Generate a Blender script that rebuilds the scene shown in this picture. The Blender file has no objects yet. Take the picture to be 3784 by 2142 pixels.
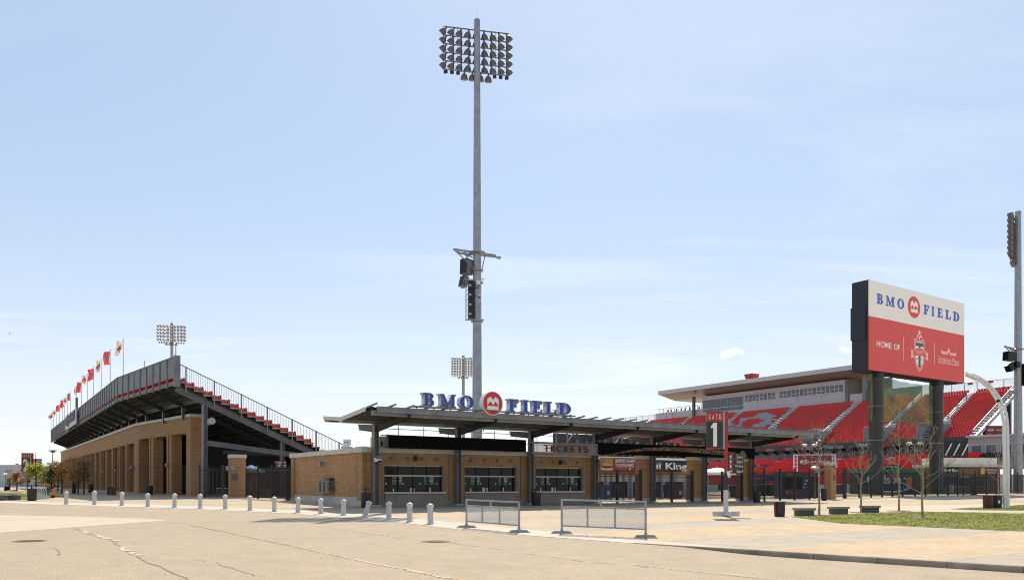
import bpy, bmesh, math, random
from mathutils import Vector, Matrix
RNG = random.Random(11)
sc = bpy.context.scene
C = sc.collection
# ---------------------------------------------------------------- photo geometry (used to find where things stand on the ground)
FP, CX, HY, EYE = 2950.0, 1892.0, 1790.0, 1.7
def G(x, y):
    return -.0075*max(-60, min(20, x)) + .0083*max(-30, min(105, y)) - .31
def gp(px, py):
    k, s = (px-CX)/FP, (py-HY)/FP
    a, b = 3.0, 600.0
    for _ in range(60):
        m = (a+b)/2
        if EYE - s*m - G(k*m, m) > 0: a = m
        else: b = m
    return Vector((k*a, a, G(k*a, a)))
def at(px, py, D):
    return Vector(((px-CX)/FP*D, D, EYE-(py-HY)/FP*D))
def on(x, y, dz=0.0):
    return Vector((x, y, G(x, y)+dz))
UA = math.atan2(.5635, .826)
U = Vector((math.cos(UA), math.sin(UA), 0)); W = Vector((-math.sin(UA), math.cos(UA), 0)); Z = Vector((0, 0, 1))
O = Vector((-9.36, 54.8, 0))
class Plane:
    """frame of a building: local x, y axes turned by ang at o"""
    def __init__(s, o, ang):
        s.o = Vector((o[0], o[1], 0)); s.ang = ang
        s.ex = Vector((math.cos(ang), math.sin(ang), 0)); s.ey = Vector((-math.sin(ang), math.cos(ang), 0))
    def xz(s, px, py, y):
        k = (px-CX)/FP; n = Vector((k, 1, 0))
        D = (y + s.o.dot(s.ey))/n.dot(s.ey)
        p = n*D - s.o
        return p.dot(s.ex), EYE-(py-HY)/FP*D
    def yz(s, px, py, x):
        k = (px-CX)/FP; n = Vector((k, 1, 0))
        D = (x + s.o.dot(s.ex))/n.dot(s.ex)
        p = n*D - s.o
        return p.dot(s.ey), EYE-(py-HY)/FP*D
    def w(s, x, y, z=0):
        return s.o + s.ex*x + s.ey*y + Z*z
TK = Plane(O, UA)
# ---------------------------------------------------------------- materials
def lin(c):
    return tuple(((v/255)/12.92 if v <= 10 else (((v/255)+.055)/1.055)**2.4) for v in c)
MATS = {}
def mat(name, col, rough=.6, metal=0., var=.12, scale=3., bump=0., bscale=40., spec=.5, var2=None, alpha=1.):
    if name in MATS: return MATS[name]
    m = bpy.data.materials.new(name); m.use_nodes = True
    nt = m.node_tree; N = nt.nodes; L = nt.links
    b = N['Principled BSDF']
    b.inputs['Roughness'].default_value = rough; b.inputs['Metallic'].default_value = metal
    b.inputs['Specular IOR Level'].default_value = spec; b.inputs['Alpha'].default_value = alpha
    tc = N.new('ShaderNodeTexCoord')
    n1 = N.new('ShaderNodeTexNoise'); n1.inputs['Scale'].default_value = scale; n1.inputs['Detail'].default_value = 6; n1.inputs['Roughness'].default_value = .65
    L.new(tc.outputs['Object'], n1.inputs['Vector'])
    r = N.new('ShaderNodeValToRGB')
    r.color_ramp.elements[0].position = .3; r.color_ramp.elements[1].position = .7
    c2 = var2 if var2 else tuple(min(1, v*(1+var)) for v in col)
    c1 = tuple(v*(1-var) for v in col)
    r.color_ramp.elements[0].color = (*c1, 1); r.color_ramp.elements[1].color = (*c2, 1)
    L.new(n1.outputs['Fac'], r.inputs['Fac']); L.new(r.outputs['Color'], b.inputs['Base Color'])
    if bump:
        n2 = N.new('ShaderNodeTexNoise'); n2.inputs['Scale'].default_value = bscale; n2.inputs['Detail'].default_value = 4
        L.new(tc.outputs['Object'], n2.inputs['Vector'])
        bp = N.new('ShaderNodeBump'); bp.inputs['Strength'].default_value = bump; bp.inputs['Distance'].default_value = .02
        L.new(n2.outputs['Fac'], bp.inputs['Height']); L.new(bp.outputs['Normal'], b.inputs['Normal'])
    MATS[name] = m
    return m
def brick_mat(name, ca, cb, cm, bw=.32, bh=.105, stain=.30):
    m = bpy.data.materials.new(name); m.use_nodes = True
    nt = m.node_tree; N = nt.nodes; L = nt.links; b = N['Principled BSDF']; b.inputs['Roughness'].default_value = .85
    tc = N.new('ShaderNodeTexCoord'); sp = N.new('ShaderNodeSeparateXYZ'); L.new(tc.outputs['Object'], sp.inputs[0])
    ad = N.new('ShaderNodeMath'); ad.operation = 'ADD'; L.new(sp.outputs['X'], ad.inputs[0]); L.new(sp.outputs['Y'], ad.inputs[1])
    cb_ = N.new('ShaderNodeCombineXYZ'); L.new(ad.outputs[0], cb_.inputs[0]); L.new(sp.outputs['Z'], cb_.inputs[1])
    bt = N.new('ShaderNodeTexBrick'); L.new(cb_.outputs[0], bt.inputs['Vector'])
    bt.inputs['Scale'].default_value = 1; bt.inputs['Brick Width'].default_value = bw; bt.inputs['Row Height'].default_value = bh
    bt.inputs['Mortar Size'].default_value = .011; bt.inputs['Color1'].default_value = (*ca, 1); bt.inputs['Color2'].default_value = (*cb, 1); bt.inputs['Mortar'].default_value = (*cm, 1)
    no = N.new('ShaderNodeTexNoise'); no.inputs['Scale'].default_value = .8; no.inputs['Detail'].default_value = 6; no.inputs['Roughness'].default_value = .65
    mpn = N.new('ShaderNodeMapping'); mpn.inputs['Scale'].default_value = (1, 1, .35); L.new(tc.outputs['Object'], mpn.inputs['Vector']); L.new(mpn.outputs[0], no.inputs['Vector'])
    mr = N.new('ShaderNodeMapRange'); mr.inputs['To Min'].default_value = 1-stain; mr.inputs['To Max'].default_value = 1+stain*.7
    L.new(no.outputs['Fac'], mr.inputs['Value'])
    mx = N.new('ShaderNodeMix'); mx.data_type = 'RGBA'; mx.blend_type = 'MULTIPLY'; mx.inputs['Factor'].default_value = 1
    L.new(bt.outputs['Color'], mx.inputs['A']); L.new(mr.outputs[0], mx.inputs['B']); L.new(mx.outputs['Result'], b.inputs['Base Color'])
    bp = N.new('ShaderNodeBump'); bp.inputs['Strength'].default_value = .5; bp.inputs['Distance'].default_value = .02; bp.invert = True
    L.new(bt.outputs['Fac'], bp.inputs['Height']); L.new(bp.outputs['Normal'], b.inputs['Normal'])
    return m
STEEL = mat('galvanised steel', (.30, .31, .32), .42, .55, .25, 2.0)
DSTEEL = mat('weathered and shaded steel', (.105, .107, .11), .5, .3, .3, 1.2)  # dark steel; also holds the painted shade of column webs and canopy purlins
MSTEEL = mat('mid grey painted steel', (.20, .20, .205), .5, .3, .25, 1.5)
BLACK = mat('black painted metal', (.012, .012, .013), .45, .2, .2)
MATTE = mat('matte black cladding', (.006, .006, .007), .9, 0, .2, spec=.12)
FENCE = mat('black fence paint', (.012, .012, .012), .5, 0, .2)
PLASTICB = mat('black plastic', (.014, .014, .015), .5, 0, .3)
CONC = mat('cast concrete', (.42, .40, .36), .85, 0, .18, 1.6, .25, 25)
CONCW = mat('warm shaded concrete', (.25, .215, .18), .88, 0, .15, 1.6, .25, 25)  # front plinth concrete, the canopy's shade put into its darker colour
COUNT = mat('cream counter stone', (.60, .53, .41), .7, 0, .08, 2)
CONCD = mat('stained concrete', (.20, .195, .185), .9, 0, .3, .8, .2, 20)
STONE = mat('pale cap stone', (.52, .49, .43), .8, 0, .12, 1.2, .15)
WHITEM = mat('white painted metal', (.72, .71, .68), .45, 0, .08, 1.)
CREAM = mat('cream sheet metal', (.78, .74, .60), .5, 0, .08, 1.)
GREYW = mat('pale grey panel', (.50, .50, .52), .6, 0, .06, .5)
BOLL = mat('white painted bollard', (.50, .48, .44), .55, 0, .28, 7., .4, 60)
RED = mat('red painted metal', (.42, .020, .022), .4, 0, .1)
CANU = mat('shaded canopy steel', (.032, .033, .034), .6, .2, .3, .8)  # steel under canopy and stand, its shade put into the near-black colour
SEATG = mat('grey seat plastic', (.30, .33, .38), .4, 0, .12, .6)
SEATN = mat('dark blue seat plastic', (.035, .045, .075), .4, 0, .12, .6)
BLUE = mat('royal blue letter face', (.022, .058, .30), .35, 0, .06)
WHITE = mat('white lettering', (.78, .76, .72), .5, 0, .04)
LOGOR = mat('logo red', (.50, .024, .020), .35, 0, .05)
GLASS = mat('dark window glass', (.008, .009, .008), .08, 0, .5, .8, spec=.22)
GLASSB = mat('blue grey window glass', (.10, .115, .14), .1, 0, .35, .25, spec=.6)
BROWN = mat('dark brown recess', (.05, .035, .025), .9)
ROOFW = mat('white roof sheet', (.50, .49, .475), .55, 0, .08, .3)
SOFFIT = mat('warm soffit panel', (.27, .205, .175), .35, 0, .12, .25)
BARK = mat('young tree bark', (.13, .105, .075), .9, 0, .3, 12, .4, 50)
BARKL = mat('pale young bark', (.30, .24, .165), .85, 0, .35, 9, .4, 50)
BARKD = mat('dark tree bark', (.045, .035, .028), .9, 0, .3, 12)
TICKR = mat('deep red letter', (.22, .018, .014), .45)
BRICK = brick_mat('buff brick', (.44, .245, .112), (.35, .185, .08), (.25, .165, .09), .42, .14)
BRICK2 = brick_mat('buff brick pier', (.45, .25, .115), (.36, .192, .084), (.27, .175, .098), .42, .14)
def leaf_mat(name, col, k=.5):
    if name in MATS: return MATS[name]
    m = mat(name, col, .7, 0, .3, 2); nt = m.node_tree; b = nt.nodes['Principled BSDF']; src = b.inputs['Base Color'].links[0].from_socket
    t = nt.nodes.new('ShaderNodeBsdfTranslucent'); x = nt.nodes.new('ShaderNodeMixShader'); x.inputs[0].default_value = k
    nt.links.new(src, t.inputs['Color']); nt.links.new(b.outputs[0], x.inputs[1]); nt.links.new(t.outputs[0], x.inputs[2]); nt.links.new(x.outputs[0], nt.nodes['Material Output'].inputs['Surface'])
    return m
SEATR = leaf_mat('red seat plastic', (.66, .025, .022), .2); SEATR.node_tree.nodes['Principled BSDF'].inputs['Roughness'].default_value = .32
# ---------------------------------------------------------------- mesh builder
class MB:
    def __init__(s): s.v = []; s.f = []; s.m = []; s.mats = []
    def mi(s, m):
        if m not in s.mats: s.mats.append(m)
        return s.mats.index(m)
    def add(s, vs, fs, m):
        b = len(s.v); i = s.mi(m)
        s.v += [tuple(v) for v in vs]
        for f in fs: s.f.append(tuple(b+j for j in f)); s.m.append(i)
        return s
    def obox(s, c, a, b, d, m):
        c = Vector(c); a = Vector(a); b = Vector(b); d = Vector(d)
        if a.cross(b).dot(d) < 0: a = -a
        vs = [c-a-b-d, c+a-b-d, c+a+b-d, c-a+b-d, c-a-b+d, c+a-b+d, c+a+b+d, c-a+b+d]
        return s.add(vs, [(0, 3, 2, 1), (4, 5, 6, 7), (0, 1, 5, 4), (1, 2, 6, 5), (2, 3, 7, 6), (3, 0, 4, 7)], m)
    def box(s, x0, x1, y0, y1, z0, z1, m):
        return s.obox(((x0+x1)/2, (y0+y1)/2, (z0+z1)/2), (abs(x1-x0)/2, 0, 0), (0, abs(y1-y0)/2, 0), (0, 0, abs(z1-z0)/2), m)
    def beam(s, p, q, w, h, m, up=(0, 0, 1)):
        p = Vector(p); q = Vector(q); d = (q-p); up = Vector(up)
        sd = d.cross(up)
        if sd.length < 1e-6: sd = d.cross(Vector((1, 0, 0)))
        sd.normalize(); u2 = sd.cross(d).normalized()
        return s.obox((p+q)/2, d/2, sd*w/2, u2*h/2, m)
    def path(s, pts, rad, m, n=8, cap=True):
        pts = [Vector(p) for p in pts]
        if not hasattr(rad, '__len__'): rad = [rad]*len(pts)
        b = len(s.v); i = s.mi(m); ref = None
        for j, p in enumerate(pts):
            d = (pts[min(j+1, len(pts)-1)]-pts[max(j-1, 0)]).normalized()
            if ref is None: ref = d.cross(Vector((.31, .17, .93)) if abs(d.z) < .9 else Vector((1, 0, 0))).normalized()
            else: ref = (ref - d*ref.dot(d)).normalized()
            r2 = d.cross(ref)
            for k in range(n):
                a = 2*math.pi*k/n
                s.v.append(tuple(p + (ref*math.cos(a)+r2*math.sin(a))*rad[j]))
        for j in range(len(pts)-1):
            for k in range(n):
                a0 = b+j*n+k; a1 = b+j*n+(k+1) % n
                s.f.append((a0, a1, a1+n, a0+n)); s.m.append(i)
        if cap:
            s.f.append(tuple(b+k for k in range(n-1, -1, -1))); s.m.append(i)
            e = b+(len(pts)-1)*n
            s.f.append(tuple(e+k for k in range(n))); s.m.append(i)
        return s
    def tube(s, p, q, r0, r1, m, n=10): return s.path([p, q], [r0, r1], m, n)
    def lathe(s, prof, m, c=(0, 0, 0), n=16):
        return s.path([(c[0], c[1], c[2]+z) for r, z in prof], [r for r, z in prof], m, n)
    def prism(s, poly, o, ex, ey, dep, m):
        """2-D outline in the plane (ex, ey) at o, thickened by dep along ex x ey (front face at o, body behind)"""
        o = Vector(o); ex = Vector(ex); ey = Vector(ey); nz = ex.cross(ey).normalized()
        ar = sum(poly[i-1][0]*poly[i][1]-poly[i][0]*poly[i-1][1] for i in range(len(poly)))
        if ar < 0: poly = poly[::-1]
        f = [o+ex*x+ey*y for x, y in poly]; bk = [p-nz*dep for p in f]; n = len(f)
        fs = [tuple(range(n)), tuple(range(2*n-1, n-1, -1))]
        fs += [(i, n+i, n+(i+1) % n, (i+1) % n) for i in range(n)]
        return s.add(f+bk, fs, m)
    def obj(s, name, parent=None, loc=None, rot=0., smooth=False, ang=40, mw=None):
        me = bpy.data.meshes.new(name)
        me.from_pydata(s.v, [], s.f)
        for m in s.mats: me.materials.append(m)
        me.polygons.foreach_set('material_index', s.m)
        if smooth:
            me.polygons.foreach_set('use_smooth', [True]*len(me.polygons))
            me.set_sharp_from_angle(angle=math.radians(ang))
        me.update()
        return link(name, me, parent, loc, rot, mw)
def link(name, me, parent=None, loc=None, rot=0., mw=None):
    o = bpy.data.objects.new(name, me); C.objects.link(o)
    if parent: o.parent = parent
    if mw is not None: o.matrix_local = mw
    else:
        if loc is not None: o.location = loc
        o.rotation_euler = (0, 0, rot)
    return o
def tag(o, label, cat, group=None, kind=None):
    if label: o['label'] = label
    if cat: o['category'] = cat
    if group: o['group'] = group
    if kind: o['kind'] = kind
    return o
def T(name, label, cat, loc=(0, 0, 0), rot=0., group=None):
    o = bpy.data.objects.new(name, None); C.objects.link(o)
    o.location = loc; o.rotation_euler = (0, 0, rot); o.empty_display_size = .3
    return tag(o, label, cat, group)
KIDS = {}
def dup(o, loc=None, rot=None, label=None, scale=None, parent=None):
    c = o.copy(); C.objects.link(c)
    if parent is not None: c.parent = parent
    if loc is not None: c.location = loc
    if rot is not None: c.rotation_euler = (0, 0, rot)
    if scale is not None: c.scale = scale
    if label: c['label'] = label
    for ch in list(o.children): dup(ch, parent=c)
    return c
def basis(o, ex, ey):
    ex = Vector(ex).normalized(); ey = Vector(ey).normalized(); ez = ex.cross(ey)
    m = Matrix((ex, ey, ez)).transposed().to_4x4(); m.translation = Vector(o)
    return m
def _from_curve(cu):
    ob = bpy.data.objects.new('tmp', cu); C.objects.link(ob)
    dg = bpy.context.evaluated_depsgraph_get(); dg.update()
    me = bpy.data.meshes.new_from_object(ob.evaluated_get(dg))
    bpy.data.objects.remove(ob); bpy.data.curves.remove(cu)
    return me
def text(name, body, m, parent, o, ex, ey, w, h, dep=.02, bold=0., spacing=1., fit=True):
    """lettering fitted to a box w x h centred at o"""
    cu = bpy.data.curves.new(name, 'FONT'); cu.body = body; cu.extrude = .0; cu.offset = bold; cu.space_character = spacing; cu.resolution_u = 3
    cu.align_x = 'LEFT'
    me = _from_curve(cu); me.name = name
    xs = [v.co.x for v in me.vertices]; ys = [v.co.y for v in me.vertices]
    x0, x1, y0, y1 = min(xs), max(xs), min(ys), max(ys)
    sx, sy = w/(x1-x0), h/(y1-y0)
    bm = bmesh.new(); bm.from_mesh(me)
    for v in bm.verts: v.co = Vector(((v.co.x-(x0+x1)/2)*sx, (v.co.y-(y0+y1)/2)*sy, 0))
    r = bmesh.ops.extrude_face_region(bm, geom=bm.faces[:])
    for e in r['geom']:
        if isinstance(e, bmesh.types.BMVert): e.co.z += dep
    bmesh.ops.recalc_face_normals(bm, faces=bm.faces[:])
    bm.to_mesh(me); bm.free()
    me.materials.clear(); me.materials.append(m)
    return link(name, me, parent, mw=basis(o, ex, ey))
def shape(name, loops, m, parent, o, ex, ey, dep=.02, sx=1., sy=1., offset=0., warp=None):
    """closed 2-D outlines (later ones are holes) thickened by dep towards the viewer"""
    cu = bpy.data.curves.new(name, 'CURVE'); cu.dimensions = '2D'; cu.fill_mode = 'BOTH'; cu.extrude = dep/2; cu.offset = offset
    for lp in loops:
        sp = cu.splines.new('POLY'); sp.points.add(len(lp)-1); sp.use_cyclic_u = True
        for q, (x, y) in zip(sp.points, lp): q.co = (x*sx, y*sy, 0, 1)
    me = _from_curve(cu); me.name = name
    for v in me.vertices:
        v.co.z += dep/2
        if warp: v.co = Vector(warp(v.co))
    me.materials.clear(); me.materials.append(m)
    return link(name, me, parent, mw=basis(o, ex, ey))
def arc(cx, cy, rx, ry, a0, a1, n=12):
    return [(cx+rx*math.cos(math.radians(a0+(a1-a0)*i/n)), cy+ry*math.sin(math.radians(a0+(a1-a0)*i/n))) for i in range(n+1)]
LET = {
 'I': (.50, [[(0, 0), (.5, 0), (.5, .11), (.39, .14), (.39, .86), (.5, .89), (.5, 1), (0, 1), (0, .89), (.11, .86), (.11, .14), (0, .11)]]),
 'F': (.76, [[(0, 0), (.5, 0), (.5, .11), (.39, .14), (.39, .43), (.5, .43), (.53, .32), (.61, .32), (.61, .68), (.53, .68), (.5, .56), (.39, .56), (.39, .87), (.58, .87), (.67, .69), (.76, .69), (.75, 1), (0, 1), (0, .89), (.11, .86), (.11, .14), (0, .11)]]),
 'E': (.82, [[(0, 0), (.79, 0), (.82, .34), (.73, .34), (.63, .13), (.39, .13), (.39, .43), (.5, .43), (.53, .32), (.61, .32), (.61, .68), (.53, .68), (.5, .56), (.39, .56), (.39, .87), (.58, .87), (.67, .69), (.76, .69), (.75, 1), (0, 1), (0, .89), (.11, .86), (.11, .14), (0, .11)]]),
 'L': (.80, [[(0, 0), (.77, 0), (.8, .38), (.71, .38), (.61, .13), (.39, .13), (.39, .86), (.5, .89), (.5, 1), (0, 1), (0, .89), (.11, .86), (.11, .14), (0, .11)]]),
 'D': (.92, [[(0, 0)] + arc(.42, .5, .5, .5, -90, 90, 16) + [(0, 1), (0, .89), (.11, .86), (.11, .14), (0, .11)], [(.39, .12)] + arc(.41, .5, .22, .38, -90, 90, 12) + [(.39, .88)]]),
 'B': (.84, [[(0, 0)] + arc(.5, .28, .34, .28, -90, 62, 12) + arc(.5, .76, .29, .24, -50, 90, 10) + [(0, 1), (0, .89), (.11, .86), (.11, .14), (0, .11)],
             [(.39, .12)] + arc(.43, .29, .13, .17, -90, 90, 8) + [(.39, .46)], [(.39, .57)] + arc(.43, .73, .11, .15, -90, 90, 8) + [(.39, .88)]]),
 'M': (1.2, [[(0, 0), (.36, 0), (.36, .11), (.25, .14), (.25, .7), (.54, 0), (.62, 0), (.84, .68), (.84, .14), (.75, .11), (.75, 0), (1.2, 0), (1.2, .11), (1.1, .14), (1.1, .86), (1.2, .89), (1.2, 1), (.86, 1), (.61, .37), (.34, 1), (0, 1), (0, .89), (.12, .86), (.12, .14), (0, .11)]]),
 'O': (.96, [arc(.48, .5, .48, .52, 0, 354, 26), arc(.48, .5, .2, .39, 0, 354, 22)]),
}
CROWN = [[(0, .42), (.27, .78), (.5, .44), (.73, .78), (1, .42), (1, 1-.02), (.73, 1.22), (.5, .92), (.27, 1.22), (0, .98)], [(0, 0), (1, 0), (1, .36), (0, .36)]]
def serif_word(word, m, parent, cells, o, ex, ey, dep, part='letter', face=None):
    """cells: list of (x0, x1, y0, y1) for each letter in the plane"""
    ez = Vector(ex).cross(Vector(ey)).normalized()
    for ch, (x0, x1, y0, y1) in zip(word, cells):
        w, lp = LET[ch]
        oo = Vector(o)+Vector(ex)*x0+Vector(ey)*y0
        sx, sy = (x1-x0)/w, (y1-y0)
        b = shape(part, lp, m, parent, oo, ex, ey, dep, sx, sy)
        if face: shape('letter_face', lp, face, b, (0, 0, dep-.004), (1, 0, 0), (0, 1, 0), .02, sx, sy, offset=-.02)
# ---------------------------------------------------------------- sheets of ground
def resample(poly, step):
    out = []
    for i, p in enumerate(poly):
        q = poly[(i+1) % len(poly)]; d = math.hypot(q[0]-p[0], q[1]-p[1]); n = max(1, int(d/step))
        out += [(p[0]+(q[0]-p[0])*j/n, p[1]+(q[1]-p[1])*j/n) for j in range(n)]
    return out
def sheet(name, poly, m, dz, hf=None, step=1.5, kind='structure'):
    bm = bmesh.new()
    vs = [bm.verts.new((x, y, 0)) for x, y in resample(poly, step*2)]
    f = bm.faces.new(vs)
    xs = [p[0] for p in poly]; ys = [p[1] for p in poly]
    # cut along a grid so the sheet follows the lie of the land
    for cs, ax in ((xs, 0), (ys, 1)):
        a = math.ceil(min(cs)/4)*4
        while a < max(cs):
            if (ax == 0 and -64 <= a <= 24) or (ax == 1 and -30 <= a <= 108):
                no = (1, 0, 0) if ax == 0 else (0, 1, 0); co = (a, 0, 0) if ax == 0 else (0, a, 0)
                bmesh.ops.bisect_plane(bm, geom=bm.verts[:]+bm.edges[:]+bm.faces[:], plane_co=co, plane_no=no)
            a += 4
        for a, ok in ((-60, ax == 0), (20, ax == 0), (-30, ax == 1), (105, ax == 1)):
            if ok and min(cs) < a < max(cs):
                bmesh.ops.bisect_plane(bm, geom=bm.verts[:]+bm.edges[:]+bm.faces[:], plane_co=(a, 0, 0) if ax == 0 else (0, a, 0), plane_no=(1, 0, 0) if ax == 0 else (0, 1, 0))
    for v in bm.verts: v.co.z = G(v.co.x, v.co.y)+dz+(hf(v.co.x, v.co.y) if hf else 0)
    bmesh.ops.recalc_face_normals(bm, faces=bm.faces[:])
    if sum(fc.normal.z for fc in bm.faces) < 0: bmesh.ops.reverse_faces(bm, faces=bm.faces[:])
    me = bpy.data.meshes.new(name); bm.to_mesh(me); bm.free(); me.materials.append(m)
    o = link(name, me); o['kind'] = kind
    return o
# ================================================================= CAMERA, SKY, SUN
cam = bpy.data.cameras.new('camera'); co = bpy.data.objects.new('camera', cam); C.objects.link(co)
co.location = (0, 0, EYE); co.rotation_euler = (math.pi/2, 0, 0)
cam.sensor_width = 36; cam.lens = 36*FP/3784; cam.shift_y = (HY-1071)/3784; cam.clip_end = 3000; cam.clip_start = .1
sc.camera = co
SUNV = Vector((.12, .86, 1.0)).normalized()      # towards the sun
EL = math.asin(SUNV.z); AZ = math.atan2(SUNV.x, SUNV.y)
sun = bpy.data.lights.new('sun', 'SUN'); so = bpy.data.objects.new('sun', sun); C.objects.link(so)
sun.energy = 4.6; sun.angle = math.radians(.5); sun.color = (1, .90, .76)
so.rotation_euler = (-SUNV).to_track_quat('-Z', 'Y').to_euler(); so.location = (0, 0, 80)
w = bpy.data.worlds.new('World'); sc.world = w; w.use_nodes = True
N = w.node_tree.nodes; L = w.node_tree.links; bg = N['Background']
sky = N.new('ShaderNodeTexSky'); sky.sky_type = 'NISHITA'; sky.sun_disc = False; sky.sun_elevation = EL; sky.sun_rotation = AZ
sky.air_density = 1.0; sky.dust_density = .6; sky.ozone_density = 2.2; sky.altitude = 100
tc = N.new('ShaderNodeTexCoord'); sp = N.new('ShaderNodeSeparateXYZ'); L.new(tc.outputs['Generated'], sp.inputs[0])
def mth(op, a, b=None, clamp=False):
    n = N.new('ShaderNodeMath'); n.operation = op; n.use_clamp = clamp
    for i, v in enumerate((a, b)):
        if v is None: continue
        if isinstance(v, (int, float)): n.inputs[i].default_value = v
        else: L.new(v, n.inputs[i])
    return n.outputs[0]
zz = mth('ADD', mth('MAXIMUM', sp.outputs['Z'], 0), .09)
cx = N.new('ShaderNodeCombineXYZ'); L.new(mth('DIVIDE', sp.outputs['X'], zz), cx.inputs[0]); L.new(mth('DIVIDE', sp.outputs['Y'], zz), cx.inputs[1])
mp = N.new('ShaderNodeMapping'); mp.inputs['Rotation'].default_value = (0, 0, 1.75); mp.inputs['Scale'].default_value = (.6, 2.3, 1); mp.inputs['Location'].default_value = (2.3, .4, 0)
L.new(cx.outputs[0], mp.inputs['Vector'])
nz = N.new('ShaderNodeTexNoise'); nz.inputs['Scale'].default_value = .62; nz.inputs['Detail'].default_value = 9; nz.inputs['Roughness'].default_value = .6; nz.inputs['Distortion'].default_value = .9
L.new(mp.outputs[0], nz.inputs['Vector'])
nb = N.new('ShaderNodeTexNoise'); nb.inputs['Scale'].default_value = .33; nb.inputs['Detail'].default_value = 2; L.new(cx.outputs[0], nb.inputs['Vector'])
wisp = mth('MULTIPLY', mth('MULTIPLY', mth('SUBTRACT', nz.outputs['Fac'], .5), 3.2, True), mth('MULTIPLY', mth('SUBTRACT', nb.outputs['Fac'], .38), 4, True), True)
yy = mth('MAXIMUM', sp.outputs['Y'], .05); ax_ = mth('DIVIDE', sp.outputs['X'], yy); az_ = mth('DIVIDE', sp.outputs['Z'], yy)
cn = N.new('ShaderNodeCombineXYZ'); L.new(mth('MULTIPLY', ax_, 60), cn.inputs[0]); L.new(mth('MULTIPLY', az_, 85), cn.inputs[1])
nq = N.new('ShaderNodeTexNoise'); nq.inputs['Scale'].default_value = 1.; nq.inputs['Detail'].default_value = 6; L.new(cn.outputs[0], nq.inputs['Vector'])
puff = None
for (u, v, ru, rv, s_) in ((.276, .167, .015, .008, 1.), (.266, .164, .010, .005, .9), (.415, .168, .011, .006, .5), (.63, .118, .06, .012, .9), (.52, .112, .03, .008, .5)):
    d = mth('ADD', mth('POWER', mth('DIVIDE', mth('SUBTRACT', ax_, u), ru), 2.), mth('POWER', mth('DIVIDE', mth('SUBTRACT', az_, v), rv), 2.))
    e = mth('MULTIPLY', mth('MULTIPLY', mth('ADD', mth('SUBTRACT', 1., d), mth('MULTIPLY', mth('SUBTRACT', nq.outputs['Fac'], .5), 5.)), .45, True), s_)
    puff = e if puff is None else mth('MAXIMUM', puff, e)
tint = N.new('ShaderNodeMix'); tint.data_type = 'RGBA'; tint.blend_type = 'MULTIPLY'; tint.inputs['Factor'].default_value = 1; tint.inputs['B'].default_value = (1.03, 1.0, .915, 1); L.new(sky.outputs[0], tint.inputs['A'])
ev = N.new('ShaderNodeMix'); ev.data_type = 'RGBA'; ev.inputs['Factor'].default_value = .6; ev.inputs['B'].default_value = (4.15, 5.15, 7.0, 1); L.new(tint.outputs['Result'], ev.inputs['A'])
hz = N.new('ShaderNodeMix'); hz.data_type = 'RGBA'; hz.inputs['B'].default_value = (7.9, 7.75, 7.4, 1); L.new(ev.outputs['Result'], hz.inputs['A'])
L.new(mth('MULTIPLY', mth('POWER', mth('SUBTRACT', 1., mth('MULTIPLY', mth('MAXIMUM', sp.outputs['Z'], 0), 2.2), True), 2.6), .8), hz.inputs['Factor'])
mx = N.new('ShaderNodeMix'); mx.data_type = 'RGBA'; mx.inputs['B'].default_value = (10.5, 10.4, 10.2, 1)
fac = mth('ADD', mth('MULTIPLY', wisp, .42), mth('MULTIPLY', puff, .75), True)
L.new(fac, mx.inputs['Factor']); L.new(hz.outputs['Result'], mx.inputs['A']); L.new(mx.outputs['Result'], bg.inputs['Color'])
bg.inputs['Strength'].default_value = .105
sc.view_settings.view_transform = 'Standard'; sc.view_settings.look = 'None'; sc.view_settings.exposure = .42; sc.view_settings.gamma = 1; sc.view_settings.use_curve_mapping = False
sc.cycles.max_bounces = 6; sc.cycles.diffuse_bounces = 3; sc.cycles.transparent_max_bounces = 16; sc.cycles.use_denoising = True
sc.cycles.sample_clamp_indirect = 6; sc.cycles.filter_width = 1.0
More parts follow.
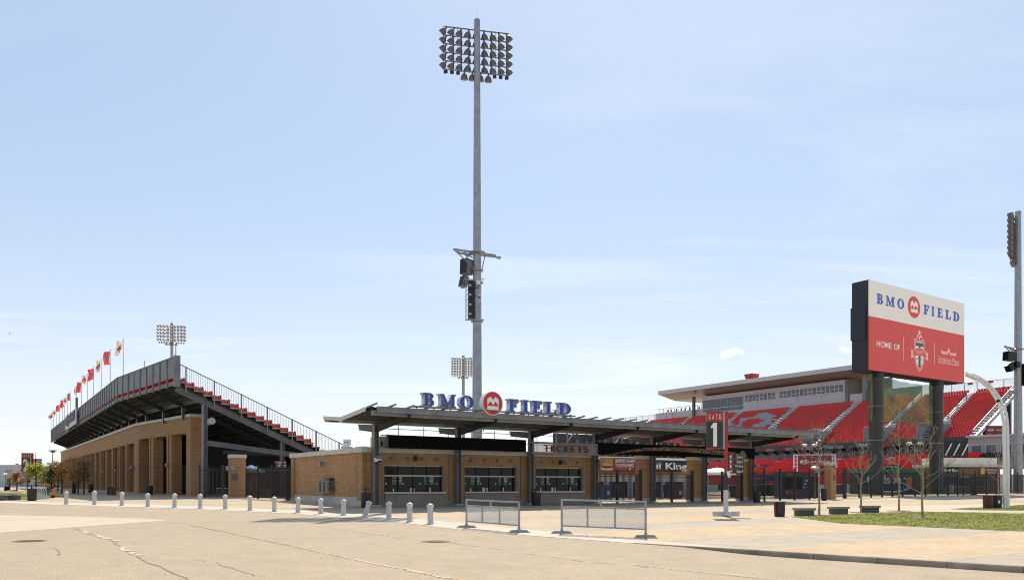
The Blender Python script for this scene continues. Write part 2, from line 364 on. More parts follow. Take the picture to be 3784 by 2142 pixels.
# ================================================================= GROUND
def ground_mat(name, c1, c2, speck, sscale, patch=.22, bump=.3, rough=.9):
    m = bpy.data.materials.new(name); m.use_nodes = True
    nt = m.node_tree; N = nt.nodes; L = nt.links; b = N['Principled BSDF']; b.inputs['Roughness'].default_value = rough; b.inputs['Specular IOR Level'].default_value = .25
    tc = N.new('ShaderNodeTexCoord')
    n1 = N.new('ShaderNodeTexNoise'); n1.inputs['Scale'].default_value = .16; n1.inputs['Detail'].default_value = 8; n1.inputs['Roughness'].default_value = .7
    n2 = N.new('ShaderNodeTexNoise'); n2.inputs['Scale'].default_value = sscale; n2.inputs['Detail'].default_value = 3; n2.inputs['Roughness'].default_value = .8
    n3 = N.new('ShaderNodeTexNoise'); n3.inputs['Scale'].default_value = 1.3; n3.inputs['Detail'].default_value = 6
    for n in (n1, n2, n3): L.new(tc.outputs['Object'], n.inputs['Vector'])
    r = N.new('ShaderNodeValToRGB'); r.color_ramp.elements[0].position = .3; r.color_ramp.elements[1].position = .7
    r.color_ramp.elements[0].color = (*c1, 1); r.color_ramp.elements[1].color = (*c2, 1); L.new(n1.outputs['Fac'], r.inputs['Fac'])
    def mr(n, lo, hi, a=.3, z=.7):
        q = N.new('ShaderNodeMapRange'); q.inputs['From Min'].default_value = a; q.inputs['From Max'].default_value = z; q.inputs['To Min'].default_value = lo; q.inputs['To Max'].default_value = hi
        L.new(n.outputs['Fac'], q.inputs['Value']); return q.outputs[0]
    k = N.new('ShaderNodeMath'); k.operation = 'MULTIPLY'; L.new(mr(n2, 1-speck, 1+speck), k.inputs[0]); L.new(mr(n3, 1-patch, 1+patch*.6), k.inputs[1])
    mx = N.new('ShaderNodeMix'); mx.data_type = 'RGBA'; mx.blend_type = 'MULTIPLY'; mx.inputs['Factor'].default_value = 1
    L.new(r.outputs['Color'], mx.inputs['A']); L.new(k.outputs[0], mx.inputs['B']); L.new(mx.outputs['Result'], b.inputs['Base Color'])
    bp = N.new('ShaderNodeBump'); bp.inputs['Strength'].default_value = bump; bp.inputs['Distance'].default_value = .01
    L.new(n2.outputs['Fac'], bp.inputs['Height']); L.new(bp.outputs['Normal'], b.inputs['Normal'])
    return m
ROAD = ground_mat('worn tan asphalt', (.335, .268, .188), (.37, .298, .212), .38, 26, .08)
PATCH = ground_mat('pale concrete slab', (.45, .385, .29), (.50, .43, .325), .10, 30, .06)
KERBM = ground_mat('concrete kerb', (.46, .41, .33), (.52, .47, .385), .10, 25, .10)
KERBD = ground_mat('dark kerb stone', (.27, .22, .165), (.34, .285, .215), .15, 18, .25)  # darker brown than the kerb strip, on top and face alike
FARG = ground_mat('far pale ground', (.40, .36, .29), (.46, .41, .33), .10, 3, .1)
DIRT = ground_mat('bare soil', (.22, .155, .095), (.27, .19, .12), .25, 14, .15)
CRACK = mat('dark crack filler', (.19, .15, .11), .9, 0, .3, 8)
SEAL = mat('pale crack sealant', (.42, .37, .29), .8, 0, .2, 6)
YEL = mat('faded yellow paint', (.50, .34, .12), .8, 0, .3, 5)
def plaza_mat():
    m = bpy.data.materials.new('banded plaza pavers'); m.use_nodes = True
    nt = m.node_tree; N = nt.nodes; L = nt.links; b = N['Principled BSDF']; b.inputs['Roughness'].default_value = .88; b.inputs['Specular IOR Level'].default_value = .25
    tc = N.new('ShaderNodeTexCoord'); mp = N.new('ShaderNodeMapping'); mp.inputs['Rotation'].default_value = (0, 0, -UA); L.new(tc.outputs['Object'], mp.inputs['Vector'])
    sp = N.new('ShaderNodeSeparateXYZ'); L.new(mp.outputs[0], sp.inputs[0])
    def mth(op, a, b=None, cl=False):
        n = N.new('ShaderNodeMath'); n.operation = op; n.use_clamp = cl
        for i, v in enumerate((a, b)):
            if v is None: continue
            if isinstance(v, (int, float)): n.inputs[i].default_value = v
            else: L.new(v, n.inputs[i])
        return n.outputs[0]
    f = mth('FRACT', mth('DIVIDE', mth('ADD', sp.outputs['Y'], -.6), 8.2))
    band = mth('MULTIPLY', mth('SUBTRACT', mth('ABSOLUTE', mth('SUBTRACT', f, .5)), .27), 220, True)
    bt = N.new('ShaderNodeTexBrick'); L.new(mp.outputs[0], bt.inputs['Vector']); bt.inputs['Scale'].default_value = 1
    bt.inputs['Brick Width'].default_value = .42; bt.inputs['Row Height'].default_value = .21; bt.inputs['Mortar Size'].default_value = .008
    bt.inputs['Color1'].default_value = (.93, .93, .93, 1); bt.inputs['Color2'].default_value = (1.06, 1.06, 1.06, 1); bt.inputs['Mortar'].default_value = (.72, .70, .66, 1)
    mx = N.new('ShaderNodeMix'); mx.data_type = 'RGBA'; mx.inputs['A'].default_value = (.465, .355, .23, 1); mx.inputs['B'].default_value = (.385, .335, .255, 1); L.new(band, mx.inputs['Factor'])
    n1 = N.new('ShaderNodeTexNoise'); n1.inputs['Scale'].default_value = .5; n1.inputs['Detail'].default_value = 8; n1.inputs['Roughness'].default_value = .7; L.new(tc.outputs['Object'], n1.inputs['Vector'])
    q = N.new('ShaderNodeMapRange'); q.inputs['From Min'].default_value = .3; q.inputs['From Max'].default_value = .7; q.inputs['To Min'].default_value = .86; q.inputs['To Max'].default_value = 1.1; L.new(n1.outputs['Fac'], q.inputs['Value'])
    m1 = N.new('ShaderNodeMix'); m1.data_type = 'RGBA'; m1.blend_type = 'MULTIPLY'; m1.inputs['Factor'].default_value = 1; L.new(mx.outputs['Result'], m1.inputs['A']); L.new(bt.outputs['Color'], m1.inputs['B'])
    m2 = N.new('ShaderNodeMix'); m2.data_type = 'RGBA'; m2.blend_type = 'MULTIPLY'; m2.inputs['Factor'].default_value = 1; L.new(m1.outputs['Result'], m2.inputs['A']); L.new(q.outputs[0], m2.inputs['B'])
    L.new(m2.outputs['Result'], b.inputs['Base Color'])
    return m
PLAZA = plaza_mat()
def grass_mat():
    m = ground_mat('mown spring grass', (.13, .145, .018), (.19, .19, .028), .30, 14, .25, .3)
    return m
GRASS = grass_mat()
ET = [gp(*p) for p in ((0, 1850), (738, 1868), (1108, 1884), (1477, 1908), (1772, 1938), (2340, 1990), (2795, 2030), (3784, 2093))]
EL_ = [gp(*p) for p in ((0, 1857), (738, 1880), (1108, 1898), (1477, 1929), (1772, 1964), (2340, 2006), (2795, 2032), (3784, 2094))]
xy = lambda ps: [(p.x, p.y) for p in ps]
etx = [(-140, 104)] + xy(ET) + [(45, -11)]; elx = [(-140, 101)] + xy(EL_) + [(45, -11.1)]
sm = lambda a, b, x: max(0, min(1, (x-a)/(b-a)))**2*(3-2*max(0, min(1, (x-a)/(b-a))))
drop = lambda x, y: -.135*sm(4.6, 7.4, x)
sheet('ground', [(-900, -60), (900, -60), (900, 2200), (-900, 2200)], FARG, -.30)
sheet('plaza', etx + [(160, -11), (160, 260), (-140, 260)], PLAZA, 0)
sheet('road', [(-140, -28), (-140, 101)] + elx[1:] + [(45, -28)], ROAD, -.004, drop)
sheet('kerb_strip', etx[:8] + elx[7::-1], KERBM, .004)
b = MB(); pts = [Vector((x, y, 0)) for x, y in resample(etx[5:9], 1.2)[:200] if True]
pts = []
seg = elx[6:8] + etx[8:10]
for (x0, y0), (x1, y1) in zip(seg, seg[1:]):
    n = int(math.hypot(x1-x0, y1-y0)/1.5)
    pts += [(x0+(x1-x0)*i/n, y0+(y1-y0)*i/n) for i in range(n)]
for i in range(len(pts)-1):
    p, q = Vector((*pts[i], 0)), Vector((*pts[i+1], 0)); d = (q-p).normalized(); nn = Vector((d.y, -d.x, 0))  # towards the road
    g = .006
    c = []
    for e in (p+d*g, q-d*g):
        zt = G(e.x, e.y)
        c.append([e-nn*.17+Z*(zt+.012), e+nn*.03+Z*(zt+.012), e+nn*.055+Z*(zt-.015), e+nn*.075+Z*(zt-.3), e-nn*.17+Z*(zt-.3)])
    b.add(c[0]+c[1], [(j, j+5, (j+1) % 5+5, (j+1) % 5) for j in range(5)] + [(0, 1, 2, 3, 4), (9, 8, 7, 6, 5)], KERBD)
k = b.obj('kerb'); k['kind'] = 'structure'
def gpoly(ps): return xy([gp(*p) for p in ps])
sheet('concrete_apron', gpoly([(0, 1902), (300, 1908), (540, 1914), (625, 1921), (470, 1932), (0, 1967)]) + [(-60, 31), (-70, 47)], PATCH, .000)
sheet('footpath', gpoly([(3050, 1876), (3300, 1868), (3784, 1858)]) + [(75, 64)] + gpoly([(3784, 1892), (3400, 1889), (3150, 1890)]), PATCH, .005)
def lawn(name, ps):
    o = sheet(name, xy(ps), GRASS, .012)
    return o
lawn('lawn', [gp(*p) for p in ((2920, 1908), (2990, 1917), (3110, 1933), (3300, 1941), (3784, 1962))] + [Vector((40, 33, 0)), Vector((44, 44, 0))] + [gp(*p) for p in ((3784, 1897), (3600, 1893), (3420, 1890), (3240, 1893), (3080, 1902))])
lawn('lawn', [gp(*p) for p in ((3510, 1880), (3560, 1877), (3640, 1874), (3784, 1864))] + [Vector((52, 66, 0)), Vector((52, 58, 0))] + [gp(*p) for p in ((3784, 1886), (3600, 1884))])
lawn('lawn', [gp(*p) for p in ((238, 1834), (160, 1843), (60, 1847), (0, 1848))] + [Vector((-62, 71, 0)), Vector((-66, 100, 0))] + [gp(*p) for p in ((0, 1818), (90, 1822), (190, 1829))])
def grass_blades():
    """short tufts along the lawns"""
    b = MB(); m = leaf_mat('grass blade', (.16, .185, .02), .5); m2 = leaf_mat('dry grass blade', (.24, .21, .06), .5)
    def inside(x, y, poly):
        c = False
        for i in range(len(poly)):
            (x0, y0), (x1, y1) = poly[i-1], poly[i]
            if (y0 > y) != (y1 > y) and x < (x1-x0)*(y-y0)/(y1-y0)+x0: c = not c
        return c
    for o in [q for q in C.objects if q.name.startswith('lawn')]:
        me = o.data
        for f in me.polygons:
            if f.center.x < -20: dens = 14
            else: dens = 34
            vs = [me.vertices[i].co for i in f.vertices]
            for t in range(1, len(vs)-1):
                a, p, q = vs[0], vs[t], vs[t+1]
                ar = (p-a).cross(q-a).length/2
                for _ in range(int(ar*dens)):
                    u, v = RNG.random(), RNG.random()
                    if u+v > 1: u, v = 1-u, 1-v
                    c = a+(p-a)*u+(q-a)*v
                    for _k in range(2):
                        an = RNG.uniform(0, 6.28); h = RNG.uniform(.02, .055); wd = RNG.uniform(.010, .022); dx = Vector((math.cos(an), math.sin(an), 0))
                        e = Vector((RNG.uniform(-.05, .05), RNG.uniform(-.05, .05), 0)); cc = c+e
                        b.add([cc-dx*wd, cc+dx*wd, cc+Vector((RNG.uniform(-.04, .04), RNG.uniform(-.04, .04), h))], [(0, 1, 2)], m2 if RNG.random() < .18 else m)
    o = b.obj('grass'); tag(o, 'short mown grass covering the lawns', 'grass', kind='stuff')
grass_blades()
# cracks, sealant and paint worn into the road
def ribbon(name, pix, wd, m, jit=.02, dz=.002, step=.35, skip=0.):
    b = MB(); P = [gp(*p) for p in pix]; pts = []
    for p, q in zip(P, P[1:]):
        n = max(1, int((q-p).length/step)); pts += [p+(q-p)*i/n for i in range(n)]
    pts.append(P[-1]); L_ = []
    for i, p in enumerate(pts):
        d = (pts[min(i+1, len(pts)-1)]-pts[max(0, i-1)]); d.z = 0; d.normalize(); s = Vector((-d.y, d.x, 0))
        j = RNG.uniform(-jit, jit); h = wd*RNG.uniform(.45, 1.3)/2
        for e in (-h, h):
            c = p+s*(e+j); L_.append(Vector((c.x, c.y, G(c.x, c.y)+drop(c.x, c.y)+dz)))
    for i in range(len(pts)-1):
        if skip and RNG.random() < skip: continue
        b.add([L_[2*i], L_[2*i+2], L_[2*i+3], L_[2*i+1]], [(0, 1, 2, 3)], m)
    o = b.obj(name); o['kind'] = 'structure'
    return o
ribbon('road_crack', ((265, 1950), (305, 1962), (405, 1993), (470, 2035), (555, 2080), (640, 2117), (700, 2142), (760, 2175)), .05, CRACK, .07)
ribbon('road_sealant', ((300, 1958), (340, 1972), (405, 1991), (430, 1998)), .24, SEAL, .10, .004, .3, .1)
ribbon('road_sealant', ((445, 2018), (470, 2032), (490, 2045), (515, 2051)), .24, SEAL, .10, .004, .25, .08)
ribbon('road_line', ((600, 1922), (690, 1935), (880, 1972), (1060, 2010), (1220, 2046)), .07, YEL, .015, .003, .4, .3)
ribbon('road_crack', ((690, 1936), (880, 1976), (1060, 2013), (1220, 2047), (1250, 2055)), .028, CRACK, .03, .001, .3, .1)
ribbon('road_sealant', ((1245, 2052), (1330, 2070), (1440, 2092), (1560, 2116), (1660, 2136)), .09, SEAL, .03, .004, .3, .15)
ribbon('road_line', ((1460, 2092), (1600, 2120), (1760, 2150), (1860, 2168)), .09, YEL, .015, .003, .4, .2)
ribbon('road_crack', ((1640, 1998), (1700, 2010), (1800, 2022), (1960, 2046), (2160, 2073), (2400, 2095)), .025, CRACK, .03, .001, .3, .25)
ribbon('road_sealant', ((1280, 1957), (1390, 1972), (1490, 1988), (1540, 1993)), .07, SEAL, .03, .004, .4, .2)
ribbon('road_sealant', ((2340, 2085), (2560, 2110), (2800, 2128), (3000, 2142)), .05, SEAL, .02, .004, .4, .15)
ribbon('road_crack', ((540, 2060), (700, 2066), (790, 2075), (850, 2097), (950, 2126)), .025, CRACK, .05, .001, .3, .3)
ribbon('road_crack', ((200, 2020), (220, 2040), (215, 2052)), .03, CRACK, .05, .001, .2, .2)
ribbon('road_crack', ((0, 1921), (200, 1917), (380, 1914), (560, 1917)), .03, CRACK, .02, .006, .5, .2)
ribbon('road_crack', ((60, 1880), (300, 1888), (500, 1900), (700, 1915)), .03, CRACK, .04, .001, .5, .5)
IRON = mat('rusty manhole iron', (.16, .11, .075), .75, .3, .3, 6, .6, 30)
def manhole(px, py, lab, g):
    p = gp(px, py); t = T('manhole_cover', lab, 'manhole', p, 0, g); b = MB()
    b.lathe([(.46, -.02), (.46, .006), (.40, .008), (.40, .003), (.0, .003)], IRON, n=28)
    b.obj('frame', t, smooth=True)
    c = MB()
    for i in range(-4, 5):
        h = math.sqrt(max(.01, .36**2-(i*.08)**2)); c.box(-h, h, i*.08-.022, i*.08+.022, .003, .010, IRON)
    c.obj('lid', t)
manhole(110, 1997, 'rusty round manhole cover near the left front corner of the road', None)
manhole(1608, 1999, 'rusty round manhole cover in the road in front of the mesh barriers', None)
ribbon('road_line', ((140, 1996), (175, 1994)), .12, YEL, .01, .003, .3)
ribbon('road_line', ((1530, 2002), (1580, 2003)), .12, YEL, .01, .003, .3)
# ================================================================= TICKET HALL
BAY = [i*6.55 for i in range(7)]
hall = T('ticket_hall', 'single-storey buff brick ticket office with three dark serving windows under the canopy', 'ticket office', O, UA)
FS = .36
tl = TK.xz(1341, 1870, FS)[0]; sb = TK.yz(1077, 1850, tl)[0]
capT = TK.xz(1348, 1650, FS)[1]; capB = capT-.36; zg = -.7
TR = BAY[3]+.55
wins = []
for (a, b_, yt, ym, ys) in ((1420, 1631, 1713, 1755, 1815), (1716.6, 1900.5, 1719, 1758, 1816), (1979, 2144, 1727, 1763, 1815)):
    xa, zt = TK.xz(a, yt, FS); xb, _ = TK.xz(b_, yt, FS+.25); zm = TK.xz((a+b_)/2, ym, FS+.2)[1]; zs = TK.xz((a+b_)/2, ys, FS)[1]
    wins.append((xa, xb+.12, zt, zm, zs))
ZS = sum(q[4] for q in wins)/3; ZT = sum(q[2] for q in wins)/3; ZM = sum(q[3] for q in wins)/3
b = MB(); pl = MB()
xs = [tl] + [v for q in wins for v in q[:2]] + [TR]
for i in range(0, len(xs), 2):                       # piers between the windows
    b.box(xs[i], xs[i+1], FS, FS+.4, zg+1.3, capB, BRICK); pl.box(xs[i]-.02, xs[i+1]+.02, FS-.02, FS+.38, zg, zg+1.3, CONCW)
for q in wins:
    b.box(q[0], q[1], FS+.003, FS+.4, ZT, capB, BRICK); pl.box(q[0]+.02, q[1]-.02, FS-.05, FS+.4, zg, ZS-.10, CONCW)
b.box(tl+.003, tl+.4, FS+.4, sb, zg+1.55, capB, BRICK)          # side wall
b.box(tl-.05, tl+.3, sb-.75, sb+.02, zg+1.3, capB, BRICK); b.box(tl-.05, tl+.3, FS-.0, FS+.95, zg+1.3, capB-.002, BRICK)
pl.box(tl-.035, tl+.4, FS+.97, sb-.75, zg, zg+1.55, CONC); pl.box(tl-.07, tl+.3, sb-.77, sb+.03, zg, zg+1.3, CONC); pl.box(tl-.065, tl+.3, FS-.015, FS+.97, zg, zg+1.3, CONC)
b.box(tl+.4, TR, sb-.4, sb, zg, capB, BRICK); b.box(TR-.4, TR-.003, FS+.4, sb-.4, zg, capB, BRICK)
b.obj('wall', hall); pl.obj('plinth', hall)
b = MB(); b.box(tl-.12, TR+.05, FS-.10, FS+.45, capB, capT, STONE); b.box(tl-.11, tl+.45, FS+.45, sb-.8, capB, capT-.02, STONE); b.box(tl-.15, tl+.45, sb-.8, sb+.06, capB-.01, capT+.01, STONE)
b.box(tl-.15, tl+.3, FS-.13, FS+.95, capB-.01, capT+.03, STONE)
b.obj('cap', hall)
b = MB(); b.box(tl+.4, TR-.4, FS+.4, sb-.4, capB-.25, capB-.1, CONCD); b.obj('roof', hall)
b = MB()
for yy in (FS+1.05, sb-.9): b.box(tl-.012, tl+.01, yy-.03, yy+.03, zg+1, capB, BROWN)
for q in wins: b.box(q[1]+.28, q[1]+.33, FS-.004, FS+.01, zg+1.15, capB, BROWN)
b.obj('expansion_joint', hall)
POST = mat('pale green printed notice', (.34, .48, .40), .6, 0, .15, 4); POSTG = mat('green notice band', (.03, .20, .06), .6); PAPER = mat('white paper', (.62, .66, .62), .7)
FRM = mat('cream window rail', (.55, .49, .40), .5, 0)
for wi, (xa, xb, *_q) in enumerate(wins):
    win = MB(); gy = FS+.26
    win.box(xa, xa+.05, gy-.04, gy+.04, ZS, ZT, BLACK); win.box(xb-.12, xb, gy-.2, gy+.04, ZS, ZT, MSTEEL)
    win.box(xa, xb, gy-.05, gy+.05, ZT-.09, ZT-.003, FRM); win.box(xa+.05, xb-.12, gy-.06, gy+.03, ZM-.05, ZM+.05, FRM)
    wd = xb-.12-xa-.05
    for k in range(1, 4): win.box(xa+.05+wd*k/4-.035, xa+.05+wd*k/4+.035, gy-.03, gy+.03, ZS, ZT-.09, BLACK)
    wo = win.obj('window', hall)
    MB().box(xa+.05, xb-.12, gy+.035, gy+.06, ZS, ZT-.05, GLASS).obj('pane', wo)
    MB().box(xa-.02, xb+.02, FS-.20, FS+.22, ZS-.10, ZS+.01, COUNT).obj('counter', hall)
    gl = gy-.0
    for k, fx in enumerate((.15, .245, .70, .795)):
        n = MB(); x0 = xa+.05+wd*fx
        n.box(x0, x0+.30, gl+.022, gl+.034, ZM-.62, ZM-.08, POST if k % 2 else GLASSB); n.box(x0+.01, x0+.29, gl+.018, gl+.0225, ZM-.60, ZM-.42, POSTG)
        n.box(x0+.06, x0+.24, gl+.018, gl+.0225, ZM-.30, ZM-.2, BLACK)
        n.obj('notice', wo)
    for k in range(4):
        c = xa+.05+wd*(.045+k*.29)
        n = MB(); n.path([(c, gl+.034, ZM-.55), (c, gl+.005, ZM-.55)], .055, WHITE, 14); n.path([(c, gl+.006, ZM-.55), (c, gl-.004, ZM-.55)], .02, BLACK, 8); n.obj('speaking_disc', wo)
    for k, fx in enumerate((.16, .455, .505, .79) if wi == 0 else (.13, .37, .445, .495, .77)):
        x0 = xa+.05+wd*fx; MB().box(x0, x0+(.10 if k != 1 or wi == 0 else .2), gl+.012, gl+.034, ZS+.01, ZS+(.30 if k else .26), PAPER).obj('card', wo)
# lamps, loudspeakers and cameras on the hall front
LAMP = mat('grey cast lamp', (.16, .16, .16), .45, .4)
def wall_disc(x, z, r=.13):
    d = MB(); d.path([(x, FS, z), (x, FS-.06, z), (x, FS-.09, z), (x, FS-.11, z)], [r, r, r*.8, r*.35], LAMP, 16); d.obj('wall_lamp', hall, smooth=True)
for px, py in ((1448, 1691), (1504.5, 1692.5), (1559, 1694), (1612, 1695), (1740, 1699), (1789, 1699.5), (1838, 1701), (1885, 1701), (1999.5, 1705), (2045, 1706), (2090, 1707), (2133.5, 1708)):
    wall_disc(*TK.xz(px, py, FS))
for px, py in ((1534, 1693), (2070, 1707)):
    x, z = TK.xz(px, py, FS); d = MB(); d.box(x-.13, x+.13, FS-.25, FS-.05, z-.17, z+.17, BLACK); d.box(x-.05, x+.05, FS-.05, FS, z-.05, z+.05, BLACK); d.obj('loudspeaker', hall)
y, z = TK.yz(1196, 1713, tl)
d = MB(); d.box(tl-.02, tl, y-.5, y+.5, z-.10, z+.10, LAMP); d.box(tl-.28, tl-.02, y+.14, y+.5, z-.16, z+.16, STEEL); d.obj('wall_lamp', hall)
# pay telephones on the side wall
y0, z1 = TK.yz(1190, 1768, tl); y1, z0 = TK.yz(1236, 1820, tl)
PHONE = mat('brushed phone steel', (.20, .175, .145), .45, .4)
ya, yb = min(y0, y1), max(y0, y1)
ph = T('pay_phone', 'triple steel pay telephone fixed to the brick side wall of the ticket office', 'pay phone', TK.w(tl-.02, (ya+yb)/2, z0), UA)
Ly = yb-ya; Hz = z1-z0
for k in range(3):
    c = Ly/2-(k+.5)*Ly/3
    q = MB(); q.box(-.36, -.02, c-Ly/6+.02, c+Ly/6-.02, 0, Hz-.12, PHONE); q.box(-.372, -.36, c-Ly/6+.05, c-.0, .08*Hz, .78*Hz, BLACK)
    q.prism([(-.02, 0), (-.40, 0.0), (-.40, .12), (-.02, .15)], (0, c-Ly/6+.02, Hz-.115), (1, 0, 0), (0, 0, 1), (Ly/3-.04), BLACK if k == 2 else MSTEEL)
    qo = q.obj('phone_booth', ph)
q = MB()
c = -Ly/2+.003
q.path([(-.30, c+.013, .72*Hz), (-.24, c+.013, .62*Hz), (-.24, c+.013, .42*Hz), (-.30, c+.013, .30*Hz)], .035, BLACK, 8)
q.path([(-.30, c+.013, .78*Hz), (-.27, c+.013, .66*Hz)], .06, BLACK, 8); q.path([(-.27, c+.013, .38*Hz), (-.30, c+.013, .25*Hz)], .06, BLACK, 8)
q.obj('phone_symbol', ph)
# things on the hall roof
r = TK.w(*[0, 0]); 
D = 61.; p = at(1282.5, 1654, D); zt = EYE+(HY-1622)/FP*D
v = T('roof_vent', 'white cylindrical exhaust vent with a collar on the ticket office roof', 'vent', (p.x, p.y, capB-.2)); q = MB(); hh = zt-capB+.2
q.lathe([(.28, 0), (.28, hh*.52), (.40, hh*.53), (.40, hh*.62), (.29, hh*.66), (.29, hh*.99), (.25, hh)], WHITEM, n=22); q.obj('stack', v, smooth=True)
q = MB(); q.lathe([(.42, hh*.50), (.42, hh*.60)], GREYW, n=22); q.obj('collar', v)
q = MB(); q.path([(-.1, -.27, hh*.82), (-.1, -.30, hh*.82)], .05, BLACK, 10); q.path([(.1, -.27, hh*.84), (.1, -.30, hh*.84)], .04, BLACK, 10); q.obj('port', v)
x0, zt = TK.xz(1401, 1611, 1.6); x1, zb = TK.xz(1440, 1652, 1.6)
ac = T('roof_unit', 'cream metal air handling cabinet on the roof beside the first canopy column', 'roof unit', TK.w(x0, 1.6, capB-.1), UA); q = MB(); q.box(0, 2.2, 0, 1.5, 0, zt-capB+.1, CREAM); q.obj('cabinet', ac)
q = MB(); q.box(.12, .24, -.02, -.002, zt-capB-.55, zt-capB-.25, BLACK); q.obj('handle', ac); q = MB(); q.box(.95, 1.0, -.015, -.002, .2, zt-capB, FRM); q.obj('door_seam', ac)
rl = T('roof_guard_rail', 'thin steel guard rail along the ticket office roof edge', 'railing', TK.w(0, 2.6, capB-.15), UA); q = MB()
hts = EYE+(HY-1575)/FP*57-capB
q.box(-.02, .02, -.02, .02, 0, hts+.3, MSTEEL); o = q.obj('post', rl, loc=(.9, 0, 0))
for k in range(1, 9): dup(o, (.9+k*2.1, 0, 0), parent=rl)
q = MB(); q.box(.9, 17.8, -.018, .018, hts*.62, hts*.62+.035, MSTEEL); q.box(.9, 17.8, -.018, .018, hts+.05, hts+.09, MSTEEL); q.obj('rail', rl)
# ================================================================= ENTRANCE CANOPY
can = T('entrance_canopy', 'long butterfly-shaped steel canopy on seven columns in front of the ticket windows and gates', 'canopy', O, UA)
TL_, TE = -2.65, 41.95
dz = lambda s: 6.08+(-s-.4)*.088 if s < -.4 else 6.08+(s+.4)*.095      # underside of the deck
# corrugated deck: ribs run front to back
q = MB(); n = int((TE-TL_)/.18)
for (s0, s1) in ((-4.95, -.4), (-.4, 2.6)):
    vs = []
    for i in range(n+1):
        x = TL_+i*(TE-TL_)/n; o_ = .045*(i % 2)
        vs += [(x, s0, dz(s0)+o_), (x, s1, dz(s1)+o_), (x, s0, dz(s0)+o_+.012), (x, s1, dz(s1)+o_+.012)]
    fs = []
    for i in range(n): a = 4*i; fs += [(a, a+1, a+5, a+4), (a+2, a+6, a+7, a+3)]
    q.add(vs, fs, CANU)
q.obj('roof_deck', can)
def channel(mb, s, h, wd, m, x0=TL_+.08, x1=TE-.08, top=None):
    z = (dz(s) if top is None else top); mb.box(x0, x1, s-wd/2, s+wd/2, z-.025, z, m); mb.box(x0, x1, s-wd/2, s+wd/2, z-h, z-h+.025, m); mb.box(x0, x1, s-.02, s+.02, z-h+.025, z-.025, m)
for s, h in ((-3.9, .26), (-2.75, .26), (-1.6, .26), (.9, .26), (2.1, .26)):
    q = MB(); channel(q, s, h, .14, DSTEEL); q.obj('purlin', can)
q = MB(); q.box(TL_+.35, TE-.35, -5.26, -5.18, dz(-5.2)-.33, dz(-5.2)+.04, MSTEEL); q.box(TL_+.35, TE-.35, -5.18, -5.02, dz(-5.2)-.30, dz(-5.2)-.27, STEEL)
for k in range(7): q.box(BAY[k]-.05, BAY[k]+.05, -5.28, -5.262, dz(-5.2)-.2, dz(-5.2)-.05, MSTEEL)
q.obj('front_beam', can)
q = MB(); q.box(TL_+.1, TE-.1, -5.0, -4.92, dz(-4.95)-.5, dz(-4.95)-.18, MSTEEL); q.obj('inner_beam', can)
q = MB(); q.box(TL_+.02, TE-.02, -.62, -.20, 5.82, 5.86, STEEL); q.box(TL_+.02, TE-.02, -.62, -.58, 5.86, 6.06, STEEL); q.box(TL_+.02, TE-.02, -.24, -.20, 5.86, 6.06, STEEL); q.obj('gutter', can)
# end fascias
for x in (TL_, TE):
    q = MB()
    for (s0, s1) in ((-4.4, -.45), (-.35, 2.6)):
        a, c = (s0, dz(s0)), (s1, dz(s1)); q.prism([(a[0], a[1]-.16), (c[0], c[1]-.16), (c[0], c[1]+.10), (a[0], a[1]+.10)], (x+(.03 if x > 0 else -.03)-.0, 0, 0), (0, 1, 0), (0, 0, 1), .06, STONE)
    q.box(x-.05, x+.05, -.62, -.15, 5.84, 6.16, STONE)
    q.obj('end_fascia', can)
q = MB(); q.box(TL_, TE, 2.6, 2.66, dz(2.6)-.3, dz(2.6)+.09, GREYW); q.obj('rear_fascia', can)
fin = MB(); fin.beam((0, -4.4, dz(-4.4)+.075), (0, -5.95, dz(-5.95)+.075), .07, .10, MSTEEL)
f0 = None; k = 0
while TL_+.02+k*1.25 < TE:
    x = TL_+.02+k*1.25
    if f0 is None: f0 = fin.obj('rafter_end', can, loc=(x, 0, 0))
    else: dup(f0, (x, 0, 0), parent=can)
    k += 1
arm = MB()
# front and rear arms: welded tapering plate girders
def plate(mb, poly, th, m): mb.prism(poly, (th/2, 0, 0), (0, 1, 0), (0, 0, 1), th, m)
ft = [(-.17, 5.33), (-5.15, dz(-5.15)-.56), (-5.25, dz(-5.25)-.34), (-.7, dz(-.7)-.24), (-.17, 5.82)]
rt = [(.17, 5.33), (2.75, 5.62), (2.95, dz(2.6)-.34), (.17, 5.80)]
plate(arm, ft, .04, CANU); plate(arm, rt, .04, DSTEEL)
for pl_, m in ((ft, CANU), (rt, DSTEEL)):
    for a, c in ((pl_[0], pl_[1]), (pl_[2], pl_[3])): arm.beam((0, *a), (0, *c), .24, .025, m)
col = MB(); col.box(-.17, -.145, -.17, .17, -.9, 5.86, MSTEEL); col.box(.145, .17, -.17, .17, -.9, 5.86, MSTEEL); col.box(-.145, .145, -.012, .012, -.9, 5.86, DSTEEL)  # web in darker steel than the flanges, its shade put into the colour
col.box(-.25, .25, -.24, .24, -.9, G(5, 62)-.02, CONC)
c0 = a0 = None; brk = MB(); brk.box(-.14, .30, -.52, -.18, -.10, .10, MSTEEL); brk.box(-.14, .5, -.62, -.36, -.06, .07, LAMP)
CWEB = MSTEEL
